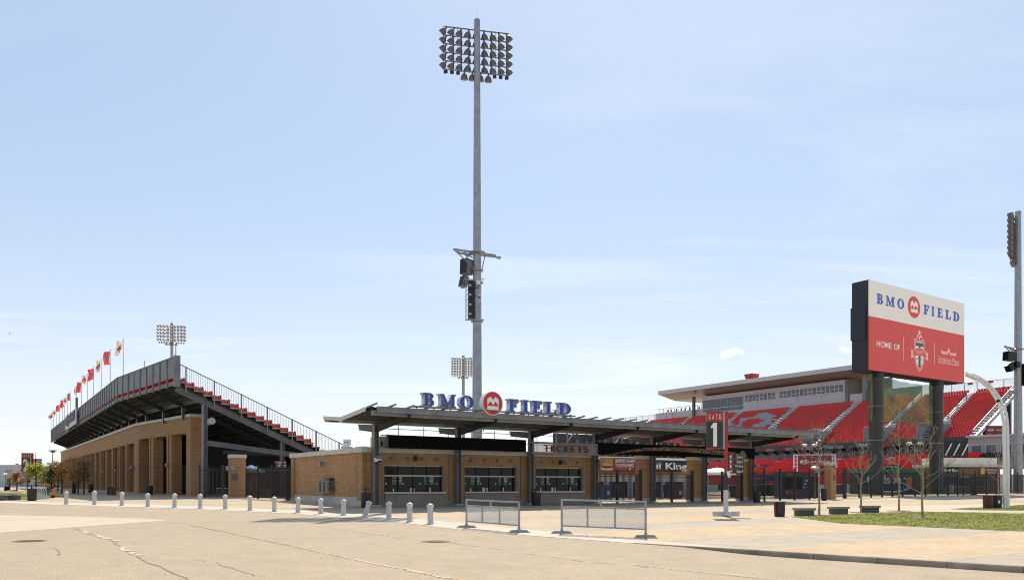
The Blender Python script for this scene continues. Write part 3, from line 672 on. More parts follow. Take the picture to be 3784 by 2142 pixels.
for k in range(7):
    ub = on(*(TK.w(BAY[k], 0).xy))
    if c0 is None:
        c0 = col.obj('column', can, loc=(BAY[k], 0, 0)); a0 = arm.obj('canopy_arm', can, loc=(BAY[k], 0, 0)); l0 = brk.obj('column_lamp', can, loc=(BAY[k], 0, capB-.35))
    else:
        dup(c0, (BAY[k], 0, 0), parent=can); dup(a0, (BAY[k], 0, 0), parent=can); dup(l0, (BAY[k], 0, capB-.35), parent=can)
    q = MB(); g = ub.z; q.box(BAY[k]-.28, BAY[k]+.28, -.27, .27, g-.3, g+.10, CONC); q.obj('footing', can)
p_ = TK.xz(1396, 1699, -.3); q = MB(); q.box(p_[0]-.22, p_[0]-.06, -.42, -.18, p_[1]-.12, p_[1]+.14, WHITEM); q.lathe([(.13, p_[1]+.10), (.17, p_[1]+.06), (.17, p_[1]-.02)], WHITEM, (p_[0]+.06, -.42, 0), 14); q.lathe([(.15, p_[1]-.02), (.12, p_[1]-.12), (.0, p_[1]-.17)], BLACK, (p_[0]+.06, -.42, 0), 14); q.obj('security_camera', can, smooth=True)
# black sign boards between the columns
def board(xa, za, xb, zb, m, s=-.5, th=.25, name='black_board'):
    q = MB(); q.box(xa, xb, s, s+th, zb, za, m); return q.obj(name, can)
xa, za = TK.xz(1436, 1605, -.5); xb, zb = TK.xz(1944, 1664.5, -.5); zl = TK.xz(1436, 1658, -.5)[1]
ZA, ZB = za, (zb+zl)/2
q = MB(); q.box(xa, xb, -.5, -.25, ZB, ZA, MATTE); q.box(xa-.06, xa, -.52, -.23, ZB-.02, ZA+.02, BLACK); q.box(.2, xa-.06, -.42, -.34, ZA-.10, ZA-.02, STEEL); q.obj('black_board', can)
xc, _ = TK.xz(2209, 1640, -.5); xd, _ = TK.xz(2789, 1690, -.5)
q = MB(); q.box(xc, xd, -.5, -.25, ZB-.02, ZA+.02, MATTE); bb = q.obj('black_board', can)
# arched mosaic strip on the black board
def mosaic():
    m = bpy.data.materials.new('coloured mosaic tiles'); m.use_nodes = True; N = m.node_tree.nodes; L = m.node_tree.links; b = N['Principled BSDF']; b.inputs['Roughness'].default_value = .6
    tc = N.new('ShaderNodeTexCoord'); vo = N.new('ShaderNodeTexVoronoi'); vo.distance = 'CHEBYCHEV'; vo.inputs['Scale'].default_value = 6; L.new(tc.outputs['Object'], vo.inputs['Vector'])
    r = N.new('ShaderNodeValToRGB'); r.color_ramp.interpolation = 'CONSTANT'; e = r.color_ramp.elements
    for i, (p, c) in enumerate(((0, (.06, .03, .02)), (.25, (.24, .10, .03)), (.45, (.12, .02, .015)), (.6, (.34, .25, .13)), (.75, (.03, .04, .06)), (.88, (.30, .16, .02)))):
        q = e[i] if i < 2 else e.new(p); q.position = p; q.color = (*c, 1)
    sp = N.new('ShaderNodeSeparateColor'); L.new(vo.outputs['Color'], sp.inputs[0]); L.new(sp.outputs[0], r.inputs['Fac']); L.new(r.outputs['Color'], b.inputs['Base Color'])
    return m
MOS = mosaic()
top = [(2232, 1683.5), (2278, 1671), (2332, 1660), (2386, 1654), (2457, 1650.5), (2530, 1652), (2600, 1657), (2660, 1663), (2720, 1672), (2760, 1681)]
bot = [(2758, 1690), (2700, 1683), (2640, 1677), (2600, 1674), (2530, 1668), (2457, 1664), (2386, 1665), (2332, 1669), (2278, 1677), (2240, 1685)]
pts = [TK.xz(x, y, -.53) for x, y in top+bot]
q = MB(); q.prism(pts, (0, -.53, 0), (1, 0, 0), (0, 0, 1), .03, MOS); q.obj('mosaic_arch', can)
x, z = TK.xz(2744, 1681, -.54); x2, _ = TK.xz(2757, 1681, -.54); _, z2 = TK.xz(2744, 1662, -.54); rr = (z2-z)*.9
q = MB(); q.path([(x, -.51, z), (x, -.56, z)], rr, mat('aged brass medallion', (.16, .14, .08), .6, .3, .4, 7), 28); q.obj('medallion', can)
# TICKETS sign
xt0, zt1 = TK.xz(1957, 1629, -.45); xt1, zt0 = TK.xz(2207, 1683, -.45); ztl = TK.xz(1957, 1674, -.45)[1]; ztr = TK.xz(2207, 1640, -.45)[1]
zt1 = (zt1+ztr)/2; zt0 = (zt0+ztl)/2
ts = T('ticket_sign', 'translucent steel-framed sign with raised red letters reading TICKETS above the third window', 'sign', TK.w(0, -.45, 0), UA)
q = MB(); q.box(xt0+.15, xt1, -.08, .10, zt1-.14, zt1, MSTEEL); q.box(xt0+.15, xt1, -.08, .10, zt0, zt0+.14, MSTEEL); q.box(xt0+.3, xt0+.42, -.06, .08, zt0+.14, zt1-.14, MSTEEL); q.box(xt1-.12, xt1-.003, -.06, .08, zt0+.14, zt1-.14, MSTEEL)
q.obj('frame', ts)
PANEL = mat('translucent sign panel', (.38, .36, .32), .4, 0, .05, 1, alpha=.42)
MB().box(xt0+.42, xt1-.12, .02, .03, zt0+.14, zt1-.14, PANEL).obj('panel', ts)
q = MB(); q.box(xt0+1.5, xt1-.6, -.02, .018, (zt0+zt1)/2-.03, (zt0+zt1)/2+.03, MSTEEL); q.obj('letter_rail', ts)
for ch, pa, pb in zip('TICKETS', (2009.6, 2035, 2057, 2086, 2111, 2135, 2159), (2026, 2046, 2073, 2101, 2124.5, 2149.5, 2174)):
    a = TK.xz(pa, 1652, -.5)[0]; c = TK.xz(pb, 1652, -.5)[0]
    text('letter', ch, TICKR, ts, ((a+c)/2, -.06, (zt0+zt1)/2-.02), (1, 0, 0), (0, 0, 1), c-a, (zt1-zt0)*.53, .12, .0)
# rooftop letters BMO (disc) FIELD
rs = T('rooftop_sign', 'row of raised blue rooftop letters reading BMO FIELD around a red disc on the canopy', 'sign', TK.w(0, -5.35, 0), UA)
SY = -5.35
q = MB(); xr0, zr0 = TK.xz(1527, 1498, SY); xr1, zr1 = TK.xz(2126, 1537, SY); zr = (zr0+zr1)/2
q.box(xr0, xr1, -.04, .04, zr-.06, zr+.03, MSTEEL); q.box(xr0, xr1, .22, .28, zr-.06, zr+.03, MSTEEL); q.obj('rail', rs)
q = MB(); x = xr0+.3; q.box(-.03, .03, .04, .22, zr-.05, zr+.02, MSTEEL); q.box(-.03, .03, .1, .16, zr-.4, zr-.05, MSTEEL); o = q.obj('strut', rs, loc=(x, 0, 0)); x += 1.25
while x < xr1: dup(o, (x, 0, 0), parent=rs); x += 1.25
cells = []
for pa, pb, yt, yb in ((1563, 1605.5, 1447, 1498), (1624, 1685.5, 1453, 1504), (1699, 1752, 1457, 1508), (1878, 1917.5, 1472, 1520), (1931, 1955.5, 1476, 1523), (1966, 2006, 1479, 1526), (2014, 2057, 1482.5, 1529), (2063, 2111, 1486, 1532)):
    a, z1 = TK.xz(pa, yt, SY-.05); c, z0 = TK.xz(pb, yb, SY-.05); cells.append((a, c, zr+.03, z1))
zm = sum(c[3] for c in cells)/8; cells = [(a, c, zr+.03, zm) for a, c, _, _ in cells]
EDGE = mat('silver letter return', (.50, .52, .55), .4, .3)
serif_word('BMOFIELD', EDGE, rs, cells, (0, .36, 0), (1, 0, 0), (0, 0, 1), .40, 'letter', BLUE)
def logo(parent, c, rx, rz, dep, n=(1, 0, 0), rim=True):
    o = Vector(c)
    if rim: shape('logo_rim', [arc(0, 0, rx, rz, 0, 354, 59)], WHITEM, parent, o, n, (0, 0, 1), dep)
    ez = Vector(n).cross(Vector((0, 0, 1)))
    d = shape('logo_disc', [arc(0, 0, rx*.94, rz*.94, 0, 354, 59)], LOGOR, parent, o+ez*(dep+.001), n, (0, 0, 1), .012)
    w_ = rx*1.12; h_ = rz*1.12
    lp = [[(x*w_-w_/2, y/1.22*h_-h_*.5) for x, y in l] for l in CROWN]
    shape('logo_crown', lp, WHITE, d, (0, 0, .012), (1, 0, 0), (0, 1, 0), .012)
xa, zc = TK.xz(1782, 1489, SY-.1); xb, _ = TK.xz(1855, 1489, SY-.1); _, zt = TK.xz(1818, 1444.5, SY-.1)
zc2 = TK.xz(1818, 1489.5, SY-.1)[1]; rr = ((xb-xa)/2+zt-zc2)/2
logo(rs, ((xa+xb)/2, .24, zc2), rr, rr, .42)
# ================================================================= LEFT GRANDSTAND
st = T('grandstand', 'grandstand with buff brick arcade, dark stepped underside and corrugated parapet on the left', 'grandstand')
P0, P1, P2 = Vector((-30.96, 73.4, 0)), Vector((-43.46, 88.0, 0)), Vector((-99.0, 171.6, 0))
d1 = (P1-P0).normalized(); n1 = Vector((d1.y, -d1.x, 0)); d2 = (P2-P1).normalized(); n2 = Vector((d2.y, -d2.x, 0))
mit = (n1+n2).normalized(); mit = mit/mit.dot(n1)
def ln(d, z): return [P0+n1*d+Z*z, P1+mit*d+Z*z, P2+n2*d+Z*z]
ZT_, ZF, RISE, RUN, NR = 13.45, 11.2, .347, .85, 24
def stripq(mb, A, B, m):
    vs = A+B; n = len(A); mb.add(vs, [(i, i+1, n+i+1, n+i) for i in range(n-1)], m)
DECK = mat('shaded precast deck', (.050, .049, .045), .85, 0, .35, .5, .2)  # underside colour, darkened to hold the shade below the stand
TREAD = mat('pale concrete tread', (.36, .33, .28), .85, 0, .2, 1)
q = MB()
for i in range(NR):
    d, z = i*RUN, ZF-i*RISE
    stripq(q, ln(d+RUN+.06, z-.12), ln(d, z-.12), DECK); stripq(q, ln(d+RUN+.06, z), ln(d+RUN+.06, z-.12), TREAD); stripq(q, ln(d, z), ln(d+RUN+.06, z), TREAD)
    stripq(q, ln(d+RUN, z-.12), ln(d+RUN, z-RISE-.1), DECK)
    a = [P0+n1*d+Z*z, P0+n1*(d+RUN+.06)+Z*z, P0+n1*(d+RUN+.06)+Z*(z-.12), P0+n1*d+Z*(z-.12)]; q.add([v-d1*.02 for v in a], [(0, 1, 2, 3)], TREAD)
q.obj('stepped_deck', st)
# raking steel beams under the deck
def rail_point(t):                         # along the parapet line
    l1 = (P1-P0).length
    return (P0+d1*t, n1) if t <= l1 else (P1+d2*(t-l1), n2)
LT = (P1-P0).length+(P2-P1).length
rk = None; t = .15
while t < LT:
    p, n = rail_point(t); q = MB(); slope = RISE/RUN
    bh = .62 if t < 1 else .40; bo_ = .12+bh/2+.18; a = p+n*.1+Z*(ZF-bo_); e = p+n*(NR*RUN-.5)+Z*(ZF-bo_-slope*(NR*RUN-.6)); q.beam(a, e, .05, bh, CANU if t > 1 else DSTEEL); q.beam(a-Z*bh/2, e-Z*bh/2, .24, .04, CANU if t > 1 else MSTEEL); q.beam(a+Z*bh/2, e+Z*bh/2, .24, .04, CANU)  # inner beams in darker steel, the shade under the deck put into it
    q.obj('raking_beam', st); t += 6.05
# cross joists below the deck, parallel to the rows
q = MB()
for i in range(1, NR, 2):
    A = ln(i*RUN+.35, ZF-i*RISE-.32); 
    for u, v in zip(A, A[1:]): q.beam(u, v, .10, .12, CANU)
    q.obj('joist', st); q = MB()
# brackets and corrugated parapet
q = MB(); t = 0; pts = []
while t <= LT:
    p, n = rail_point(t); o = .04 if (int(round(t/.16)) % 2) else 0
    pts.append((p-n*(.02+o), t)); t += .16
CORR = mat('grey corrugated cladding', (.19, .19, .195), .45, .4, .25, .6)
vs = [];
for p, _ in pts: vs += [p+Z*(ZF+.36), p+Z*ZT_]
q.add(vs, [(2*i, 2*i+2, 2*i+3, 2*i+1) for i in range(len(pts)-1)], CORR)
A = [P0-n1*.02, P1-mit*.02, P2-n2*.02]
for u, v in zip(A, A[1:]):
    q.beam(u+Z*(ZT_+.03), v+Z*(ZT_+.03), .16, .07, MSTEEL); q.beam(u+Z*(ZF+.36), v+Z*(ZF+.36), .12, .08, DSTEEL); q.beam(u+Z*(ZF-.18), v+Z*(ZF-.18), .10, .38, DSTEEL)
q.obj('parapet', st)
t = 0
while t <= LT:
    q = MB(); p, n = rail_point(t); q.beam(p-n*.09+Z*(ZF-.5), p-n*.09+Z*(ZT_-.02), .12, .12, MSTEEL, up=n)
    t += 2.13; q.obj('parapet_post', st)
q = MB()
q.obox(P0+Z*(ZF+.95)+n1*.15-d1*.06, n1*.28, d1*.03, Z*1.45, CORR); q.obox(P0+Z*(ZT_+.4)+n1*.05, n1*.03, d1*.03, Z*.75, MSTEEL); q.obj('end_panel', st)
q = MB(); p, n = rail_point(9.5); q.obox(p+Z*(ZT_+.35), n*.03, Vector((n.y, -n.x, 0))*.03, Z*.4, MSTEEL); p, n = rail_point(66.); q.obox(p+n*.1+Z*(ZT_+1.0), n*.16, Vector((n.y, -n.x, 0))*.2, Z*1.1, DSTEEL); q.obj('mast_stub', st)
# long girder and posts above the brick wall
q = MB(); A = ln(2.75, 9.62); A[0] = A[0]-d1*.0
for u, v in zip(A, A[1:]): q.beam(u, v, .3, .06, DSTEEL); q.beam(u+Z*.5, v+Z*.5, .3, .05, DSTEEL); q.beam(u+Z*.25, v+Z*.25, .05, .46, DSTEEL)
q.obj('girder', st)
def steelpost(base, h, r=.2):
    q = MB(); q.box(-r, r, -r, -r+.04, 0, h, MSTEEL); q.box(-r, r, r-.04, r, 0, h, MSTEEL); q.box(-.03, .03, -r+.04, r-.04, 0, h, DSTEEL); return q.obj('steel_column', st, loc=base, rot=math.atan2(d1.y, d1.x))  # darker web: shade between the flanges is put into its colour
t = .25; ZC_ = 8.2
while t < LT-1:
    p, n = rail_point(t); b0 = p+n*2.75; z0 = G(b0.x, b0.y) if t < 1 else ZC_; steelpost((b0.x, b0.y, z0), 9.6-z0, .2 if t < 1 else .12); t += 6.05
for t, d in ((.3, 17.2), (.3, 10.5), (9, 17.2), (18, 17.2)):
    p, n = rail_point(t); b0 = p+n*d; z0 = G(b0.x, b0.y); steelpost((b0.x, b0.y, z0), ZF-.9-d*RISE/RUN-z0, .17)
q = MB(); p, n = rail_point(.3); q.beam(p+n*3+Z*(ZF-5.55), p+n*19+Z*(ZF-7.2), .3, .5, DSTEEL); q.beam(p+n*8+d1*9+Z*5.2, p+n*19+d1*9+Z*5.0, .3, .4, DSTEEL); q.obj('tie_beam', st)
# seats
seat = MB()
def seat_mesh(mb, m, mtx=None):
    back = [(-.22, .36), (.22, .36), (.225, .70), (.17, .83), (-.17, .83), (-.225, .70)]
    t_ = MB(); t_.prism(back, (0, .06, 0), (1, 0, 0), (0, -.12, 1), .045, m)
    t_.box(-.22, .22, .06, .46, .38, .43, m)
    t_.box(-.03, .03, .05, .35, .0, .38, m)
    if mtx is None: mb.add(t_.v, t_.f, m)
    else: mb.add([mtx @ Vector(v) for v in t_.v], t_.f, m)
seat_mesh(seat, SEATR); s0 = None; rest = MB(); cnt = 0
ang1 = math.atan2(n1.y, n1.x)-math.pi/2
for i in range(17):
    for j in range(26):
        p = P0+n1*(i*RUN+.18)+d1*(.75+j*.52)+Z*(ZF-i*RISE)
        if j < 5 and cnt < 100:
            if s0 is None: s0 = seat.obj('seat', st, loc=p, rot=ang1)
            else: dup(s0, p, ang1, parent=st)
            cnt += 1
        else: seat_mesh(rest, SEATR, Matrix.Translation(p) @ Matrix.Rotation(ang1, 4, 'Z'))
t = 14.5
while t < LT-1:                                      # the top row seen through the gap below the parapet
    p, n = rail_point(t); seat_mesh(rest, SEATR, Matrix.Translation(p+n*.18+Z*ZF) @ Matrix.Rotation(math.atan2(n.y, n.x)-math.pi/2, 4, 'Z')); t += .52
o = rest.obj('seat_rows', st); o['kind'] = 'stuff'
# end railing
q = MB(); pp = MB(); hR = 1.62; off = -d1*.12; zl = lambda d: ZF-d/RUN*RISE+.12
q.beam(P0+n1*.35+off+Z*(zl(.35)+hR), P0+n1*20+off+Z*(zl(20)+hR), .06, .07, DSTEEL); q.beam(P0+n1*.35+off+Z*(zl(.35)+.05), P0+n1*20+off+Z*(zl(20)+.05), .04, .04, MSTEEL)
d = .42
while d < 20: q.beam(P0+n1*d+off+Z*(zl(d)+.05), P0+n1*d+off+Z*(zl(d)+hR), .022, .022, STEEL, up=n1); d += .165
q.obj('end_railing', st)
d = .9
while d < 20: pp = MB(); pp.beam(P0+n1*d+off*1.5+Z*(zl(d)-.75), P0+n1*d+off*1.5+Z*(zl(d)+hR+.04), .10, .10, MSTEEL, up=n1); d += 2.62; pp.obj('railing_post', st)
# brick arcade
A_, B_, C_ = Vector((-31.9, 79.3, 0)), Vector((-43.05, 91.5, 0)), Vector((-95.4, 168.8, 0))
ZC = 8.74
def arcade(p, q_, cells, name, bmat, depth, ztop, rec=None, recm=None):
    """wall from p to q with openings cells = [(a, b)], local x along the wall, y inwards"""
    L_ = (q_-p).length; ang = math.atan2((q_-p).y, (q_-p).x)
    f = Plane(p, ang); inw = 1 if f.ey.dot(n2) > 0 else -1
    wl = MB(); y = lambda v: v*inw
    xs = [0]+[v for c in cells for v in c]+[L_]
    for i in range(0, len(xs), 2):
        wl.box(xs[i], xs[i+1], y(0), y(depth if i or rec else 1.2), -.6, ztop, bmat)
        if xs[i+1]-xs[i] < 2.2 and 0 < i < len(xs)-2: wl.box(xs[i]-.09, xs[i]+.32, y(-.10), y(.3), -.6, ztop+.12, bmat); wl.box(xs[i+1]-.32, xs[i+1]+.09, y(-.10), y(.3), -.6, ztop+.12, bmat)
    wl.box(0, L_, y(0), y(1.2), ztop, ZC-.3, bmat); (depth > 1.3 and wl.box(xs[1], L_, y(1.2), y(depth), ztop, ztop+.3, bmat))
    o = wl.obj(name, st, loc=(p.x, p.y, 0), rot=ang)
    cp = MB(); cp.box(-.05, L_+.05, y(-.14), y(.5), ZC-.3, ZC, STONE); cp.obj('cap', st, loc=(p.x, p.y, 0), rot=ang)
    if rec: r_ = MB(); r_.box(0, L_, y(rec), y(rec+.2), -.6, ztop, recm); r_.obj('recess_wall', st, loc=(p.x, p.y, 0), rot=ang)
    return f, y
fA = Plane(A_, math.atan2((B_-A_).y, (B_-A_).x))
k3 = [fA.xz(px, 1700, 0)[0] for px in (688, 636, 620, 568.5, 554, 512)]
arcade(A_, B_, [(k3[0], k3[1]), (k3[2], k3[3]), (k3[4], k3[5])], 'brick_wall', BRICK, 1.0, 6.85, None, None)
cells = [(1.75+i*5.85, 6.12+i*5.85) for i in range(15)]
arcade(B_, C_, cells, 'brick_wall', BRICK, 2.4, 6.55, 2.38, BRICK)
# return pier at the near end
wl = MB(); f = Plane(A_, UA); x1 = 1.25
wl.box(0.01, x1, -.01, .9, -.6, ZC-.3, BRICK); wl.obj('brick_wall', st, loc=(A_.x, A_.y, 0), rot=UA)
wl = MB(); wl.box(-.1, x1+.08, -.12, .95, ZC-.305, ZC+.004, STONE); wl.obj('cap', st, loc=(A_.x, A_.y, 0), rot=UA)
# near-black wall added as the deep shade, and doors, inside the openings
for i in range(3):
    wl = MB(); p = A_+(B_-A_).normalized()*((k3[2*i]+k3[2*i+1])/2)
    inn = Vector(((B_-A_).y, -(B_-A_).x, 0)).normalized(); inn = inn if inn.dot(n2) > 0 else -inn
    wl.obox(p+inn*2.0+Z*1.9, (B_-A_).normalized()*.05, inn*1.3, Z*1.95, BLACK); wl.obj('gate_leaf', st)
wl = MB(); g = mat('black shade wall', (.03, .03, .032), .9)  # near-black colour stands for the shade under the stand
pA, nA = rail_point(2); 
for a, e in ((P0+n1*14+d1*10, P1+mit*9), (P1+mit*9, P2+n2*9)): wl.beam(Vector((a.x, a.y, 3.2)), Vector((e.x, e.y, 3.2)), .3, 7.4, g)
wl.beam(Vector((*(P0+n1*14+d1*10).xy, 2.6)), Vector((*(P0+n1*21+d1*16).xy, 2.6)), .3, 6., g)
wl.obj('shade_wall', st)
for px, py, D in ((490, 1724.5, 92.5), (430, 1737, 99.5), (384, 1743, 107), (345, 1748, 114), (620, 1716, 83.5)):
    p = at(px, py, D); wl = MB(); wl.obox(p, d2*.3, n2*.22, Z*.15, MSTEEL); wl.obj('wall_lamp', st)
p = at(772, 1559, 77); wl = MB(); wl.path([p+Vector((.5, -.5, .1)), p, p+Vector((-.5, .5, -.1))], [.34, .30, .16], GREYW, 12); wl.beam(p, p+Vector((-1., .6, -.05)), .08, .08, MSTEEL); wl.obj('floodlight', st, smooth=True)
# flags on the parapet
FLW = leaf_mat('off-white flag cloth', (.74, .66, .60), .5); FLR = leaf_mat('red flag cloth', (.64, .085, .095), .5); FLC = mat('faded crest red', (.40, .07, .08), .8); FLG = mat('crest grey', (.42, .40, .40), .8)
SHIELD = [(-.34, .30), (.34, .30), (.34, -.1), (.26, -.38), (0, -.62), (-.26, -.38), (-.34, -.1)]
def crest_loops(): return [[(-.36, .34), (-.12, .34), (-.14, .46), (0, .64), (.14, .46), (.12, .34), (.36, .34), (.36, .12), (.52, .08), (.5, -.16), (.33, -.12), (.27, -.36), (0, -.62), (-.27, -.36), (-.33, -.12), (-.5, -.16), (-.52, .08), (-.36, .12)], [(-.26, .24), (-.06, .24), (-.06, .12), (-.26, .12)][::-1], [(.06, .24), (.26, .24), (.26, .12), (.06, .12)][::-1], [(-.24, -.1), (-.05, -.06), (-.05, -.46), (-.2, -.3)], [(.05, -.06), (.24, -.1), (.2, -.3), (.05, -.46)]]
FL = [(455.3, 1253, 26, 1.4), (407.3, 1293.5, 24, 1.5), (374, 1326.5, 18, 1.4), (346.3, 1357, 22, 1.4), (322.6, 1382, 21, 1.4), (301, 1408, 16, 1.4), (282, 1426, 10, 1.3), (260, 1448.5, 12, 1.3), (249, 1464, 15, 1.3), (238, 1474, 16, 1.3), (231.5, 1482, 12, 1.3), (220.2, 1493, 17, 1.3), (208, 1512, 14, 1.3), (197.6, 1515.5, 6, 1.2), (191.8, 1527, 12, 1.2)]
white_red = [0, 1, 0, 1, 0, 1, 0, 1, 0, 1, 0, 1, 0, 1, 0]
pos_words = ['tallest white flag at the near end of the parapet', 'first red flag from the near end, next to the tallest white one', 'narrow white flag between the two nearest red flags', 'second red flag from the near end of the parapet',
 'broad white flag between the second and third red flags', 'third red flag from the near end of the parapet', 'thin white flag just nearer than the fourth red flag', 'fourth red flag, narrow and pointed at its top', 'white flag half hidden behind the fourth red flag', 'fifth red flag, just above the board on the parapet',
 'white flag mostly hidden behind the fifth red flag', 'sixth red flag, hanging beyond the parapet board', 'limp white flag with a bare-looking pole beyond the sixth red flag', 'farthest red flag, very narrow', 'farthest white flag at the end of the parapet']
for (px, py, wpx, fh), wr, lab in zip(FL, white_red, pos_words):
    a, dd, nn = (P0, d1, n1) if px > 435 else (P1, d2, n2)
    k = (px-CX)/FP; base = a+nn*.25            # on the parapet line
    t = (k*base.y-base.x)/(dd.x-k*dd.y); p = base+dd*t; D = p.y; zt = EYE+(HY-py)/FP*D
    fl = T('flag', lab, 'flag', (p.x, p.y, ZT_-1.2), 0, 'flags along the grandstand parapet'); H_ = zt-ZT_+1.2
    q = MB(); q.tube((0, 0, 0), (0, 0, H_), .045, .028, STEEL, 8); q.lathe([(.0, 0), (.06, .02), (.06, .08), (.0, .12)], STEEL, (0, 0, H_), 8); q.obj('flagpole', fl)
    wd = wpx/FP*D; hh = fh*1.06*(1 if px > 300 else .95); ph = RNG.uniform(0, 6); fz = H_-.12; sag = RNG.uniform(.1, .3)
    def wv(x, z, ph=ph, wd=wd, sag=sag): return Vector((x*(1-.16*abs(math.sin(1.7*z+ph))), .22*math.sin(5.2*x/wd*1.2+ph)*min(1, -x/wd*1.5+.1)+.08*math.sin(3*z+ph), z - sag*(-x/wd)**1.6*.9 - .10*math.sin(2.2*z+ph)*(-x/wd) + .06*math.sin(4*x/wd+ph)))
    q = MB(); nx, nz_ = 12, 8; vs = []
    for i in range(nx+1):
        for j in range(nz_+1): vs.append(wv(-.05-wd*i/nx, fz-hh*j/nz_))
    q.add(vs, [(i*(nz_+1)+j, i*(nz_+1)+j+1, (i+1)*(nz_+1)+j+1, (i+1)*(nz_+1)+j) for i in range(nx) for j in range(nz_)], FLR if wr else FLW)
    cl = q.obj('cloth', fl, smooth=True)
    cw, chh = wd*.62, hh*.52
    def wp(c, wv=wv, wd=wd, fz=fz, hh=hh):
        r = wv(-.05-wd*.5+c.x, fz-hh*.5+c.y); return (r.x, r.z, -(r.y-.012)+c.z*.3)
    # subdivided crest that follows the cloth
    me = shape('crest', crest_loops(), FLG if wr else FLC, fl, (0, 0, 0), (1, 0, 0), (0, 0, 1), .008, cw, chh, warp=wp)
# white board with dark letters on the parapet
f2 = Plane(P1, math.atan2(d2.y, d2.x)); xa = f2.xz(284.5, 1540, .4)[0]; xb = f2.xz(245.5, 1540, .4)[0]
sg = T('parapet_board', 'white board with dark raised lettering hung on the grandstand parapet', 'sign', f2.w(xa, .45, 0), f2.ang)
zT, zB = f2.xz(284, 1509, .4)[1], f2.xz(284, 1567, .4)[1]; zT2, zB2 = f2.xz(246, 1535, .4)[1], f2.xz(246, 1587, .4)[1]
zT = (zT+zT2)/2; zB = (zB+zB2)/2; Lb = xb-xa
q = MB(); q.box(0, Lb, -.08, .12, zB, zT, GREYW); q.obj('panel', sg); q = MB(); q.box(.5, Lb-.5, -.4, -.08, zB+.6, zB+.9, MSTEEL); q.box(.5, Lb-.5, -.4, -.08, zT-.9, zT-.6, MSTEEL); q.obj('bracket', sg)
NAVY = mat('dark navy letter', (.07, .075, .10), .5)
hB = zT-zB
for k in range(9):
    x = Lb*(.08+.095*k); lo = .30 if k not in (6,) else .14; q = MB()
    q.box(x, x+Lb*.05, .12, .30, zB+hB*lo, zB+hB*(.80 if k % 3 else .88), NAVY); q.box(x-Lb*.012, x+Lb*.062, .12, .29, zB+hB*.52, zB+hB*.60, NAVY); q.obj('letter', sg)
# ================================================================= LEFT ENTRANCE: pillar, fences, things behind them
def pillar(px0, px1, pyt, pyb, lab, grp='brick gate pillars', depth=None):
    pb = gp((px0+px1)/2, pyb); wd = (px1-px0)/FP*pb.y; zt = EYE+(HY-pyt)/FP*pb.y; s = wd/1.37
    t = T('brick_pillar', lab, 'pillar', pb, UA-.12, grp); h = zt-pb.z
    q = MB(); q.box(-s/2, s/2, -s/2, s/2, -.4, h-.32, BRICK2); q.obj('shaft', t)
    q = MB(); q.box(-s/2-.07, s/2+.07, -s/2-.07, s/2+.07, h-.32, h, STONE); q.obj('cap', t)
    q = MB(); q.box(-s/2-.012, s/2+.012, -s/2-.012, s/2+.012, -.4, .12, CONC); q.obj('footing', t)
    return t, s, h
t, s, h = pillar(839, 913, 1679, 1838, 'free-standing square brick pillar with stone cap beside the left stadium gate')
q = MB(); q.box(-s/2+.1, -s/2+.62, -s/2-.03, -s/2, 1.62, 2.2, DSTEEL); q.obj('plaque', t)
q = MB(); q.box(-s/2-.3, -s/2-.02, -.1, .3, h-1.5, h-1.05, STEEL); q.box(-s/2, -s/2+.4, -s/2-.12, -s/2, h-1.4, h-1.1, STEEL); q.obj('wall_lamp', t)
def fence(name, pa, pb, h, lab, cat, grp=None, nsp=None, posts=(), pick=.115, ph=.25, pr=.07, gap=.12, pw=.018):
    """picket fence between two ground points; posts at fractions along"""
    d = pb-pa; L_ = d.length; dxy = Vector((d.x, d.y, 0)); Lx = dxy.length; ang = math.atan2(d.y, d.x); sl = d.z/Lx
    t = T(name, lab, cat, pa, ang, grp)
    q = MB(); x = pick/2; zf = lambda x: x*sl
    while x < Lx:
        q.box(x-pw, x+pw, -.015, .015, zf(x)+gap, zf(x)+h, FENCE); q.add([(x-pw, 0, zf(x)+h), (x+pw, 0, zf(x)+h), (x, 0, zf(x)+h+.07)], [(0, 1, 2)], FENCE); x += pick
    for z in (gap+.14, h-.22): q.beam((0, 0, z), (Lx, 0, z+zf(Lx)), .045, .05, FENCE)
    q.obj('pickets', t)
    for f in posts:
        x = f*Lx; p = MB(); p.box(x-pr, x+pr, -pr, pr, zf(x)-.3, zf(x)+h+ph, FENCE); p.box(x-pr-.015, x+pr+.015, -pr-.015, pr+.015, zf(x)+h+ph, zf(x)+h+ph+.04, FENCE); p.obj('post', t)
    return t
fence('picket_gate', gp(737, 1843), gp(838, 1842), 2.72, 'black picket gate between the grandstand corner and the brick pillar', 'gate', None, posts=(0, .86), pw=.012)
fence('picket_gate', gp(907, 1839), gp(1072, 1850), 2.75, 'black picket gate between the brick pillar and the ticket office side wall', 'gate', None, posts=(.30, .62), pw=.012)
